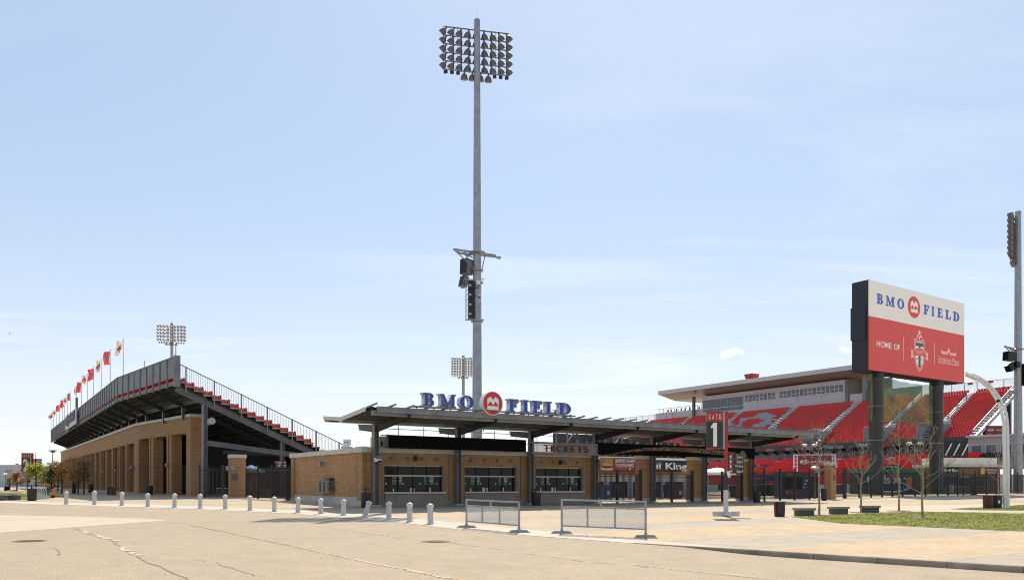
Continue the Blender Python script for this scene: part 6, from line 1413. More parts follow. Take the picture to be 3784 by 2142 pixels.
kp = on((2948-CX)/FP*112, 112); KPl = Plane(kp, -.12)
x1, zt = KPl.xz(3074, 1680, 0); zb = KPl.xz(2990, 1732, 0)[1]; zt = KPl.xz(2990, 1681, 0)[1]
kia(KPl, 'k', 'dark red framed advertisement board with an oval emblem in front of the lower seats', 0, x1, zb, zt, (kp.x, kp.y, 0), -.12, True)
kp = Vector(((3644-CX)/FP*128, 128, 0)); KPl = Plane(kp, .02); x1 = KPl.xz(3735, 1580, 0)[0]
kia(KPl, 'k', 'small faded red banner with oval emblem below the right end of the upper seats', 0, x1, KPl.xz(3690, 1604, 0)[1], KPl.xz(3690, 1572, 0)[1], (kp.x, kp.y, 0), .02, False)
# ================================================================= KIOSKS AND BUILDINGS BEHIND THE RIGHT FENCE
kb = on((2890-CX)/FP*84, 84); KP = Plane(kb, .05); x1 = KP.xz(2968, 1800, 0)[0]; z0 = kb.z; zt = KP.xz(2930, 1741, 0)[1]
t = T('food_kiosk', 'navy blue food kiosk with orange PIZZA lettering behind the picket fence', 'kiosk', (kb.x, kb.y, 0), .05); NV = mat('navy kiosk panel', (.012, .022, .07), .5, 0, .15)
ORG = mat('orange kiosk lettering', (.60, .16, .03), .5)
h1 = KP.xz(2930, 1762, 0)[1]; h2 = KP.xz(2930, 1806, 0)[1]; h3 = KP.xz(2930, 1836, 0)[1]
q = MB(); q.box(0, x1, 0, 2.2, z0, h2, NV); q.obj('counter', t); q = MB(); q.box(0, x1, -.1, 2.3, h1, zt, NV); q.obj('sign_box', t); q = MB(); q.box(0, .12, 0, 2.2, h2, h1, NV); q.box(x1-.12, x1, 0, 2.2, h2, h1, NV); q.box(0, x1, 2.1, 2.2, h2, h1, DARK); q.obj('frame', t)
text('kiosk_text', 'PIZZA', ORG, t, (x1*.45, -.003, h2-(h2-h3)*.45), (1, 0, 0), (0, 0, 1), x1*.5, (h2-h3)*.55, .02, .015); text('kiosk_text', 'PIZZA', ORG, t, (x1*.40, -.103, (h1+zt)/2), (1, 0, 0), (0, 0, 1), x1*.4, (zt-h1)*.55, .02, .015)
kb = on((2962-CX)/FP*86, 86); x1 = 27/FP*86*1.
t = T('food_kiosk', 'tall navy banner stand beside the navy food kiosk', 'banner stand', kb, .05); q = MB(); q.box(0, x1, 0, .3, 0, EYE+(HY-1763)/FP*86-kb.z, NV); q.obj('panel', t); q = MB(); [q.box(x1*.3+.1*k, x1*.5+.12*k, -.015, 0, 1.1+.35*k, 1.3+.35*k, GREYW) for k in range(3)]; q.obj('print', t)
kb = on((2989-CX)/FP*88, 88); t = T('storage_box', 'plain black cabin between the navy kiosk and the right brick pillar', 'cabin', kb, .05); x1 = 36/FP*88; q = MB(); q.box(0, x1, 0, 2, 0, EYE+(HY-1764)/FP*88-kb.z, DARK); q.obj('body', t); q = MB(); q.box(-.1, x1+.1, -.1, 2.1, EYE+(HY-1764)/FP*88-kb.z, EYE+(HY-1760)/FP*88-kb.z, BLACK); q.obj('roof', t)
for px, D_, l in ((2850, 92, 'black wheeled bin behind the fence right of the canopy'), (2808, 92, 'black wheeled bin behind the fence beside the last column'), (3107, 104, 'navy bin with pale lid behind the fence beside the right brick pillar')):
    p = on((px-CX)/FP*D_, D_); t = T('recycling_bin', l, 'bin', p, .3); q = MB(); q.add([(-.5, -.4, .1), (.5, -.4, .1), (.5, .4, .1), (-.5, .4, .1), (-.6, -.5, 1.3), (.6, -.5, 1.3), (.6, .5, 1.3), (-.6, .5, 1.3)], [(3, 2, 1, 0), (4, 5, 6, 7), (0, 1, 5, 4), (1, 2, 6, 5), (2, 3, 7, 6), (3, 0, 4, 7)], BINB if 'navy' in l else PLASTICB); q.obj('body', t); q = MB(); q.box(-.64, .64, -.54, .54, 1.3, 1.4, GREYW if 'navy' in l else PLASTICB); q.obj('lid', t)
# green beer tent
kb = on((3196-CX)/FP*110, 110); KP = Plane(kb, .0); x1 = KP.xz(3400, 1800, 0)[0]; z0 = kb.z; zt = KP.xz(3300, 1731, 0)[1]
GRN = mat('dark green tent cloth', (.012, .035, .022), .6, 0, .2, .6); GRN2 = mat('mid green valance', (.02, .11, .05), .6)
t = T('beer_tent', 'dark green refreshment tent with large pale lettering behind the billboard columns', 'tent', (kb.x, kb.y, 0), .0)
q = MB(); q.box(0, x1, 0, 5, z0, zt-.5, GRN); q.obj('wall', t); q = MB(); q.box(-.3, x1+.3, -.3, 5.3, zt-.5, zt, GRN2); q.obj('valance', t)
xa = KP.xz(3203, 1770, 0)[0]; xb = KP.xz(3365, 1770, 0)[0]; zc = KP.xz(3280, 1774, 0)[1]
text('tent_lettering', 'Carlsberg', WHITE, t, ((xa+xb)/2, -.003, zc), (1, 0, 0), (0, 0, 1), xb-xa, 1.75, .02, .015)
shape('underline_swoosh', [arc(0, 0, 3., 1.2, 200, 330, 16)+arc(0, .15, 3., 1.1, 330, 200, 16)], WHITE, t, (KP.xz(3290, 1780, 0)[0], -.003, zc-.5), (1, 0, 0), (0, 0, 1), .02)
q = MB(); a = KP.xz(3352, 1770, -.1)[0]; q.box(a, a+.55, -.2, -.03, z0+.9, zt-1.1, ORG); q.obj('orange_banner', t)
kb2 = at(3272, 1712, 112); t = T('black_sign_board', 'small black sign board with white script above the green tent', 'sign', (kb2.x, kb2.y, 0), 0.); z1 = EYE+(HY-1716)/FP*112; z0b = EYE+(HY-1731)/FP*112
q = MB(); q.box(0, 2.2, 0, .15, z0b, z1, BLACK); q.box(1., 1.1, .15, .25, z0, z1, BLACK); q.obj('panel', t); text('sign_text', 'Carlsberg', WHITE, t, (.9, -.003, (z0b+z1)/2), (1, 0, 0), (0, 0, 1), 1.5, .3, .01)
# brick concession block on the right
kb = on((3474-CX)/FP*116, 116); ca = .2; KP = Plane(kb, ca); x1 = KP.xz(3706, 1700, 0)[0]; z0 = kb.z
zA = KP.xz(3560, 1690, 0)[1]; zB = KP.xz(3560, 1711, 0)[1]; zC = KP.xz(3560, 1714, 0)[1]; zD = KP.xz(3560, 1724, 0)[1]
t = T('concession_block', 'low brick concession block with cream fascia behind the right picket fence', 'kiosk', (kb.x, kb.y, 0), ca)
xs = KP.xz(3489, 1700, 0)[0]
BRSH = brick_mat('brown brick', (.24, .15, .075), (.20, .12, .06), (.2, .14, .09))
q = MB(); q.box(0, x1, .5, 5, z0-.2, zD, BRSH); q.obj('wall', t); q = MB(); q.box(-.5, x1+.3, 0, 5.2, zD, zC, STONE); q.obj('roof_edge', t); q = MB(); q.box(xs, x1-.5, .6, 4.6, zC, zA, CREAM); q.obj('upper_fascia', t)
q = MB(); a = KP.xz(3482, 1790, .4)[0]; e = KP.xz(3640, 1790, .4)[0]; q.box(a, e, .42, .5, z0+1.1, z0+2.5, DARK); q.box(a+.4, e, .2, .5, z0+.9, z0+1.05, STEEL); q.obj('hatch', t)
t2, a, e, zb, zt = words_board(KP, 3475, 3545, 1726, 1747, .35, 'black sign board with white words reading Broil King on the far concession block', '', 1)
hB = zt-zb; broil(t2, e-(e-a)*.06, (e-a)*.33, (zt+zb)/2, hB*.75)
a = KP.xz(3624, 1735, .3)[0]; e = KP.xz(3692, 1735, .3)[0]; zt = KP.xz(3660, 1728, .3)[1]; zb = KP.xz(3660, 1752, .3)[1]
t2 = T('burger_advertisement', 'maroon advertisement board with two lines of pale words on the far concession block', 'advertisement', KP.w(0, .3, 0), ca); q = MB(); q.box(a, a+(e-a)*.22, 0, .15, zb, zt, CHS); q.box(a+(e-a)*.22, e, 0, .15, zb, zt, ADR); q.obj('panel', t2)
text('slogan', 'SOMETIMES YOU HAVE', WHITE, t2, (a+(e-a)*.6, -.003, zb+(zt-zb)*.7), (1, 0, 0), (0, 0, 1), (e-a)*.62, (zt-zb)*.28, .01); text('slogan', 'TO USE YOUR HANDS.', WHITE, t2, (a+(e-a)*.6, -.003, zb+(zt-zb)*.33), (1, 0, 0), (0, 0, 1), (e-a)*.6, (zt-zb)*.28, .01)
D_ = 118.; p = on((3560-CX)/FP*D_, D_); t = T('patio_umbrella', 'dark umbrella with pale top behind the right picket fence', 'umbrella', p); zt = EYE+(HY-1746)/FP*D_-p.z; q = MB(); rr = 1.9; n = 8; vs = [(0, 0, zt)]+[(rr*math.cos(2*math.pi*i/n), rr*math.sin(2*math.pi*i/n), zt-.75) for i in range(n)]
for i in range(n): q.add([vs[0], vs[1+i], vs[1+(i+1) % n]], [(0, 1, 2)], GREYW if i % 2 else BLACK)
q.obj('canopy', t); q = MB(); q.tube((0, 0, 0), (0, 0, zt), .04, .04, MSTEEL); q.obj('pole', t)
for k, (px, l) in enumerate(((3492, 'pale steel food cart left of the dark umbrella'), (3535, 'dark food cart under the dark umbrella'), (3580, 'pale steel food cart right of the dark umbrella'))):
    D_ = 119.; p = on((px-CX)/FP*D_, D_); t = T('food_cart', l, 'cart', p, .1); q = MB(); q.box(-.75, .75, 0, .9, .25, 1.2, STEEL if k != 1 else BINB); q.obj('body', t); q = MB(); q.box(-.8, .8, -.05, .95, 1.2, 1.27, GREYW); q.obj('top', t)
    for sx in (-.55, .55): q = MB(); q.path([(sx, -.02, .2), (sx, -.1, .2)], .2, BLACK, 12); q.obj('wheel', t)
# black frame with white raking bars
kb = on((3420-CX)/FP*122, 122); KP = Plane(kb, .03); x0 = KP.xz(3470, 1650, 0)[0]; x1 = KP.xz(3578, 1650, 0)[0]; zt = KP.xz(3540, 1627, 0)[1]; zb = KP.xz(3540, 1687, 0)[1]
t = T('black_stage_frame', 'black box frame with three white raking bars beside the right billboard column', 'frame', (kb.x, kb.y, 0), .03); q = MB(); q.box(x0, x1, 0, 2, zb, zt, BLACK); q.obj('cladding', t)
q = MB(); [q.box(x-.15, x+.15, .4, .7, kb.z, zb, BLACK) for x in (x0+.2, x1-.2)]; q.obj('post', t)
for px in (3493, 3523, 3554): a = KP.xz(px, 1680, -.1)[0]; e = KP.xz(px+23, 1630, -.1)[0]; q = MB(); q.beam((a, -.1, KP.xz(px, 1682, -.1)[1]), (e, -.1, KP.xz(px+23, 1638, -.1)[1]), .16, .16, WHITEM); q.obj('raking_bar', t)
# ================================================================= FLOODLIGHT MASTS
LENS = mat('floodlight lens', (.50, .49, .47), .15, 0, .1, 3); BELL = mat('bronze floodlight housing', (.13, .12, .115), .45, .4, .25, 3); BELLB = mat('pale floodlight housing', (.36, .335, .325), .4, .4, .3, 3)
LMB = {}
def lamp_mesh(m, big=True):
    k = m.name
    if k not in LMB:
        q = MB(); q.lathe([(.05, .14), (.075, .12), (.08, 0), (.11, -.05), (.20, -.12), (.275, -.24), (.318, -.38), (.335, -.52), (.335, -.56), (.30, -.57), (.29, -.53)], m, n=14); q.lathe([(.29, -.53), (.0, -.50)], LENS, n=14); q.box(-.045, .045, -.045, .045, .0, .22, BLACK)
        o = q.obj('tmp', smooth=True); LMB[k] = o.data; o.data.name = 'floodlight'; bpy.data.objects.remove(o)
    return LMB[k]
def mast(base, ztop, r0, r1, pdir, face, cols, rows, cw, rh, lab, m=None, extra=None, low=4, boxes=6, grp='stadium floodlight masts', tilt=(.5, -.75), n=20):
    m = m or BELL
    t = T('floodlight_mast', lab, 'floodlight mast', base, 0, grp); H_ = ztop-base.z; pdir = Vector(pdir).normalized(); face = Vector(face).normalized()
    q = MB(); q.path([(0, 0, -.3), (0, 0, H_*.5), (0, 0, H_-.03), (0, 0, H_)], [r0, (r0+r1)/2, r1, r1*.8], STEEL, n)
    [q.lathe([(r0-(r0-r1)*f+.01, f*H_), (r0-(r0-r1)*f+.02, f*H_+.04), (r0-(r0-r1)*f+.005, f*H_+.08)], STEEL, n=n) for f in (.22, .44, .66)]; q.obj('pole', t, smooth=True)
    q = MB(); q.tube((0, 0, H_), (0, 0, H_+1.0), .012, .006, MSTEEL, 6); q.obj('lightning_rod', t)
    hw = cw*(cols-1)/2; zt = H_-.75; off = face*(r1+.12)
    for j in range(rows+1):
        z = zt-j*rh; q = MB(); q.beam(off-pdir*(hw+.2)+Z*z, off+pdir*(hw+.2)+Z*z, .07, .09, MSTEEL); q.beam(Z*z, off+Z*z, .3, .12, MSTEEL); q.obj('cross_arm', t)
    q = MB(); [q.beam(off+pdir*s_*hw*.62+Z*(zt+.1), off+pdir*s_*hw*.62+Z*(zt-rows*rh), .03, .03, MSTEEL, up=pdir) for s_ in (-1, 1)]; q.obj('tie_rod', t)
    me = lamp_mesh(m)
    def put(c, ax, sc_=1.):
        ax = Vector(ax).normalized(); qn = Vector((0, 0, -1)).rotation_difference(ax); mw = Matrix.Translation(c) @ qn.to_matrix().to_4x4() @ Matrix.Scale(sc_, 4); return link('floodlight', me, t, mw=mw)
    for j in range(rows):
        for i in range(cols):
            u = (i-(cols-1)/2)*cw; s_ = u/hw
            put(off+pdir*u+Z*(zt-j*rh-.17), pdir*s_*.75+face*tilt[0]+Z*tilt[1], cw/.70*.98)
    for i in range(low):
        u = (i-(low-1)/2)*cw*1.05; put(off+pdir*u+Z*(zt-rows*rh-.17), face*.25+Z*-1, cw/.7)
    b = MB(); b.box(-.16, .16, -.1, .1, -.28, -.06, BLACK); b.box(-.03, .03, -.03, .03, -.08, .1, BLACK); bo_ = None
    for i in range(boxes):
        s_ = -1 if i < boxes/2 else 1; u = s_*(hw-.0-(i % max(1, boxes//2))*cw*.8)
        c = off+pdir*u+Z*(zt-rows*rh-.06); 
        if bo_ is None: bo_ = b.obj('spot_lamp', t, loc=c, rot=.3*s_)
        else: dup(bo_, c, RNG.uniform(-.4, .4), parent=t)
    return t, H_, off
bm_ = Vector(((1763-CX)/FP*72, 72, 0)); bm_.z = G(bm_.x, 72)
t, Hm, off = mast(bm_, EYE+(HY-73)/FP*72, .47, .265, (.98, .2, 0), (-.2, .98, 0), 9, 5, .70, .765, 'tall tapered steel floodlight mast with loudspeakers rising behind the rooftop letters', grp=None)
t['group'] = 'stadium floodlight masts'
zz = lambda py: EYE+(HY-py)/FP*72-bm_.z
mx_ = lambda px: (px-1763)/FP*72
# bracket, loudspeakers and boxes half-way up the mast
q = MB(); zc = zz(935); q.lathe([(.4, zc-.14), (.72, zc), (.72, zc+.08), (.4, zc+.1)], STEEL, n=20); zd = lambda py, dy: EYE+(HY-py)/FP*(72+dy)-bm_.z; a = Vector((mx_(1680), -1.2, zd(921, -1.2))); e = Vector((mx_(1830), 1.2, zd(944, 1.2)))
q.beam(a, e, .14, .18, STEEL); q.beam(a+Vector((.5, 1.2, 0)), e+Vector((.5, 0.6, 0)), .1, .14, STEEL); q.beam(a+Vector((0, 0, .0)), a+Vector((.6, 1.4, -.02)), .1, .1, STEEL)
q.beam(a, (-.3, -.5, zz(994)), .07, .07, MSTEEL); q.beam(a+Vector((.5, 1., 0)), (-.4, .3, zz(948)), .07, .07, MSTEEL); q.beam(e-Vector((.9, .6, 0)), (.42, 0, zz(999)), .06, .06, MSTEEL); q.beam(Vector((mx_(1712), -.4, zz(930))), Vector((mx_(1725), 0, zz(949))), .06, .06, MSTEEL); q.beam(Vector((mx_(1725), 0, zz(949))), Vector((mx_(1745), 0, zz(938))), .1, .1, MSTEEL)
q.beam((mx_(1806), .3, zz(936)), (mx_(1847), 1.0, zz(946)), .06, .06, MSTEEL); q.obj('bracket', t)
for py in (999, 1044, 1187):
    q = MB(); q.lathe([(.45, zz(py)-.07), (.56, zz(py)-.05), (.56, zz(py)+.05), (.45, zz(py)+.07)], STEEL, n=20); q.obj('clamp_ring', t, smooth=True)
def spk(c, yaw, pitch, sx, sy, sz, grille):
    q = MB(); q.box(-sx, sx, -sy, sy, -sz, sz, MSTEEL); g = MB(); g.box(-sx*1.01, -sx*.96, -sy*.96, sy*.96, -sz*.96, sz*.96, BLACK)
    o = q.obj('loudspeaker', t); o.location = c; o.rotation_euler = (0, pitch, yaw); g.obj('grille', o)
spk((mx_(1724), -.1, zz(988)), .95, .06, .42, .42, .68, True); spk((mx_(1713), .1, zz(1040)), .7, .25, .26, .34, .48, True)
q = MB()
for sy in (-.42, -.02):
    for px in (1722, 1731): q.beam((mx_(px), sy, zz(1036)), (mx_(px), sy, zz(1184)), .05, .05, STEEL, up=(0, 1, 0))
for k in range(8): z0_ = zz(1040+18*k); z1_ = zz(1058+18*k); q.beam((mx_(1722), -.42, z0_), (mx_(1731), -.42, z1_) if k % 2 == 0 else (mx_(1731), -.42, z1_), .035, .035, STEEL); q.beam((mx_(1722), -.42, z1_), (mx_(1731), -.42, z1_), .035, .035, STEEL)
q.beam((mx_(1720), -.3, zz(1036)), (mx_(1790), -.4, zz(1036)), .08, .08, STEEL); q.beam((mx_(1720), -.3, zz(1184)), (mx_(1790), -.4, zz(1184)), .08, .08, STEEL); q.obj('speaker_frame', t)
for k in range(4):
    q = MB(); py = 1057+35*k; q.box(mx_(1732), mx_(1752), -.55, .3, zz(py+16), zz(py-16), BLACK); o = q.obj('line_speaker', t); g = MB(); g.box(mx_(1734), mx_(1743), -.565, -.55, zz(py+5), zz(py-1), GREYW); g.obj('label_plate', o)
q = MB(); q.box(mx_(1762), mx_(1776), -.62, -.40, zz(1056), zz(1041), WHITEM); q.path([(mx_(1770), -.5, zz(1058)), (mx_(1766), -.55, zz(1069)), (mx_(1757), -.52, zz(1069)), (mx_(1754), -.5, zz(1055))], .03, BLACK, 6); q.obj('junction_box', t)
q = MB(); q.path([(mx_(1774), -.7, zz(1096)), (mx_(1774), -.7, zz(1101))], [.16, .14], WHITEM, 12); q.tube((mx_(1770), -.45, zz(1098)), (mx_(1770), -.7, zz(1098)), .05, .05, MSTEEL); q.path([(mx_(1774), -.7, zz(1101)), (mx_(1773), -.7, zz(1107))], [.12, .03], BLACK, 12); q.obj('camera', t)
q = MB(); q.box(-.75, -.55, -.3, .3, zz(1592), zz(1520), DSTEEL); q.box(.52, .62, -.3, .3, zz(1592), zz(1520), MSTEEL); q.obj('cable_box', t)
def gpos(px, D): x = (px-CX)/FP*D; return Vector((x, D, G(x, D)))
mast(gpos(635, 207), 43.6, .50, .34, (1, .25, 0), (.22, -1, 0), 9, 5, .74, .86, 'distant floodlight mast showing its lamps above the grandstand parapet corner', BELLB, boxes=8, tilt=(.9, -.5), n=12)
mast(gpos(1712, 258), 43.4, .62, .45, (1, .02, 0), (-.02, -1, 0), 9, 7, .80, .84, 'distant slender floodlight mast half hidden behind the tall mast', BELLB, boxes=6, tilt=(.9, -.5), n=12)
t3, H3, _ = mast(gpos(3762, 119), EYE+(HY-781)/FP*119, .62, .40, (.6, .80, 0), (-.80, .6, 0), 8, 8, .74, .80, 'floodlight mast at the right edge seen edge-on with its lamp panel facing left', BELL, low=4, boxes=0, tilt=(.8, -.55), n=18)
p3 = t3.location; z3 = lambda py: EYE+(HY-py)/FP*119-p3.z; x3 = lambda px: (px-3762)/FP*119
q = MB(); q.beam((x3(3697), -1, z3(1283)), (x3(3785), 1, z3(1291)), .2, .2, STEEL); q.beam((x3(3697), -1, z3(1283)), (x3(3745), 0, z3(1312)), .1, .1, MSTEEL); q.beam((x3(3725), -.3, z3(1288)), (x3(3745), 0, z3(1300)), .1, .1, MSTEEL); q.lathe([(.6, z3(1294)), (.8, z3(1290)), (.6, z3(1287))], STEEL, n=16); q.obj('bracket', t3)
for (px, py, sx, sz, pt) in ((3727, 1317, .75, .65, .05), (3729, 1358, .45, .5, -.5), (3750, 1348, .35, .45, 0), (3785, 1385, .6, 1.6, 0)):
    q = MB(); q.box(-sx, sx, -.5, .5, -sz, sz, BLACK); o = q.obj('loudspeaker', t3); o.location = (x3(px), -.2, z3(py)); o.rotation_euler = (0, pt, .3)
    g = MB(); g.box(-sx*1.02, -sx*.98, -.47, .47, -sz*.95, sz*.95, MATTE); g.obj('grille', o)
# ================================================================= WHITE CURVED LAMP POST
lb = gp(3718, 1876); DL = lb.y; t = T('street_lamp', 'white curved twin-tube street lamp arching left above the bins', 'street lamp', lb)
lx = lambda px: (px-3718)/FP*DL; lz = lambda py: EYE+(HY-py)/FP*DL-lb.z
t1 = [(3724, 1876), (3724.5, 1760), (3723.5, 1660), (3722.5, 1600), (3722, 1560), (3718, 1527), (3707.5, 1499), (3692.7, 1469), (3674.5, 1441), (3647, 1413), (3620, 1395), (3590, 1381)]
t2 = [(3713, 1876), (3713, 1760), (3712, 1660), (3711, 1611), (3710, 1565), (3704, 1533), (3692.7, 1495), (3678, 1466), (3655, 1434), (3628, 1411), (3597, 1390), (3566, 1376)]
for tt in (t1, t2): q = MB(); q.path([(lx(a), 0, lz(b_)) for a, b_ in tt], [.115]*4+[.105]*4+[.095]*4, WHITEM, 12); q.obj('tube', t, smooth=True)
q = MB(); q.box(-.28, .32, -.28, .28, -.1, .03, WHITEM); q.obj('base_plate', t)
q = MB()
for (a, b_) in zip(t1[3:11], t2[3:11]): q.beam((lx(a[0]), 0, lz(a[1])), (lx(b_[0]), 0, lz(b_[1])), .05, .07, DSTEEL)
q.obj('spacer', t)
q = MB(); a, e = Vector((lx(3571), -.02, lz(1382))), Vector((lx(3612), -.02, lz(1400))); q.beam(a, e, .38, .16, CREAM); q.beam(a-Z*.1, e-Z*.1, .32, .05, LENS); q.obj('lamp_head', t)
q = MB(); q.path([(lx(3684), 0, lz(1478)), (lx(3688), -.12, lz(1484))], .11, BLACK, 10); q.obj('sensor', t)
# smaller lamps seen among the trees
def small_lamp(px, ytop, D, lab, kind):
    p = gpos(px, D); h = EYE+(HY-ytop)/FP*D-p.z; t = T('street_lamp', lab, 'street lamp', p); q = MB(); q.path([(0, 0, -.1), (0, 0, h-.2)], [.10, .06], MSTEEL if kind != 'dark' else DSTEEL, 8); q.obj('pole', t, smooth=True); q = MB()
    if kind == 'twin': q.lathe([(.05, h-.35), (.35, h-.25), (.42, h-.05), (.2, h+.05), (0, h+.07)], WHITEM, (-.75, 0, 0), 14); q.lathe([(.05, h-.35), (.35, h-.25), (.42, h-.05), (.2, h+.05), (0, h+.07)], WHITEM, (.75, 0, 0), 14); q.box(-.75, .75, -.05, .05, h-.3, h-.2, MSTEEL)
    elif kind == 'flat': q.box(-.45, .45, -.25, .25, h-.12, h+.02, DSTEEL); q.box(-.2, .2, -.2, .2, h-.3, h-.12, DSTEEL)
    else: q.lathe([(.08, h-.3), (.4, h-.2), (.4, h-.08), (.15, h+.05), (0, h+.06)], WHITEM, n=14)
    q.obj('lamp_head', t, smooth=True)
small_lamp(3380, 1634, 108, 'street lamp with two white heads behind the tallest bare tree', 'twin'); small_lamp(2992, 1640, 118, 'street lamp with two white heads in front of the upper seats beside the canopy end', 'twin')
small_lamp(195, 1663, 118, 'tall street lamp with a flat double head beyond the young trees', 'flat'); small_lamp(20, 1748, 130, 'low lamp post with a white head at the left edge', 'cap'); small_lamp(3011, 1722, 84, 'lamp post with a white head beside the dark red framed board', 'cap')
# ================================================================= BENCHES
BEN = mat('dark weathered bench stone', (.11, .105, .095), .9, 0, .25, 3, .2); BTOP = mat('bench top slab', (.26, .245, .215), .85, 0, .15, 3)
def bench(px0, px1, yt, yb, lab, ang=0.):
    p = gp((px0+px1)/2, yb); s = (px1-px0)/FP*p.y; h = (yb-yt)/FP*p.y*.95; t = T('stone_bench', lab, 'bench', p, ang, 'stone block benches'); q = MB(); q.box(-s*.43, s*.43, -.02, .5, -.1, h-.13, BEN); q.obj('block', t); q = MB(); q.box(-s/2, s/2, -.08, .56, h-.13, h, BTOP); q.obj('seat', t)
bench(2941, 3014, 1874, 1905, 'nearest right-hand stone bench, between the navy bin and the first bare tree'); bench(3070, 3138, 1869.5, 1899, 'stone bench between the first and second bare trees'); bench(3188, 3253, 1865.5, 1893, 'stone bench just right of the second bare tree')
bench(26, 67, 1823, 1847, 'stone bench at the left edge beside the large black bin', .05); bench(-24, 19, 1823, 1848, 'stone bench cut off by the left edge of the view', .05)
# ================================================================= TREES
def bare_tree(px, yb, yt, lab, m, nb, spread, seed, low=.28, bud=7, lean=0., r0=.065):
    R_ = random.Random(seed); p = gp(px, yb); h = (yb-yt)/FP*p.y; t = T('young_tree', lab, 'tree', p, R_.uniform(0, 6), 'young trees on the lawn'); q = MB(); n = 9
    tr = [Vector((lean*h*(i/n)+.025*h*math.sin(i*1.3+seed)*(i/n), .02*h*math.sin(i*1.9+seed)*(i/n), h*i/n)) for i in range(n+1)]
    q.path([tr[0]-Z*.15]+tr, [r0*1.35, r0*1.1]+[r0*(1-.86*i/n) for i in range(1, n+1)], m, 7); q.obj('trunk', t, smooth=True)
    c = MB(); lf = []
    def pos(f): i = min(n-1, int(f*n)); g = f*n-i; return tr[i]*(1-g)+tr[i+1]*g
    def branch(o, d, L_, r, lev):
        pts = [o]; k = 4 if lev == 0 else 3
        for i in range(k): d = (d+Vector((R_.uniform(-.16, .16), R_.uniform(-.16, .16), .12+R_.uniform(-.08, .16)))).normalized(); pts.append(pts[-1]+d*L_/k)
        c.path(pts, [r*(1-.75*i/k) for i in range(k+1)], m, 5 if lev == 0 else 4, cap=False)
        if lev < 2:
            for i in range(R_.randint(2, 4) if lev == 0 else R_.randint(0, 2)):
                g = R_.uniform(.25, 1.); j = min(k-1, int(g*k)); o2 = pts[j]*(1-(g*k-j))+pts[j+1]*(g*k-j); dd = (d+Vector((R_.uniform(-.8, .8), R_.uniform(-.8, .8), R_.uniform(-.1, .6)))).normalized(); branch(o2, dd, L_*R_.uniform(.28, .5), r*.62, lev+1)
        else: lf.append(pts[-1])
    for i in range(nb):
        f = low+(1-low)*(i/nb)**.85*.97; a = i*2.399+R_.uniform(-.4, .4); L_ = spread*h*(1-.72*(f-low)/(1-low))*R_.uniform(.75, 1.15); branch(pos(f), Vector((math.cos(a), math.sin(a), R_.uniform(.28, .62))).normalized(), L_, r0*.40*(1-.4*f), 0)
    cr = c.obj('crown', t)
    b = MB(); R_.shuffle(lf); LM = leaf_mat('opening leaf bud', (.24, .18, .09), .4)
    for o in lf[:bud*4]:
        for _ in range(3):
            d = Vector((R_.uniform(-1, 1), R_.uniform(-1, 1), R_.uniform(-1, 1))).normalized(); e = d.cross(Vector((.3, .5, .8))).normalized(); s = .035; c0 = o+d*.03; b.add([c0-e*s*.6, c0+d*s*1.4, c0+e*s*.6, c0-d*s], [(0, 1, 2, 3)], LM)
    b.obj('leaf_buds', cr)
    return t, p
def soil(p, r):
    o = sheet('bare_soil', [(p.x+r*math.cos(a*.5236)*RNG.uniform(.8, 1.15), p.y+r*.8*math.sin(a*.5236)) for a in range(12)], DIRT, .030); return o
tr = [(3027, 1903, 1566, 'bare young tree between the two nearest right-hand benches, in front of the dark red board', 20, .40, 3, .40), (3182, 1893, 1640, 'bare young tree beside the second bench with low spreading branches', 19, .46, 5, .38), (3322, 1887, 1480, 'tallest bare tree, in front of the gap between the billboard columns', 21, .34, 8, .28), (3409, 1912, 1615, 'nearest bare tree, standing in the lawn before the right billboard column', 18, .58, 12, .30),
      (3690, 1846, 1640, 'thin bare tree behind the two barrel bins at the lamp post', 15, .42, 17, .35)]
for px, yb, yt, lab, nb, spd, sd, low in tr:
    t, p = bare_tree(px, yb, yt, lab, BARKL, nb, spd, sd, low)
    if px != 3690: soil(p, .75)
bare_tree(3850, 1885, 1560, 'bare tree mostly beyond the right edge, its branches reaching into view', BARKL, 24, .42, 23, .25)
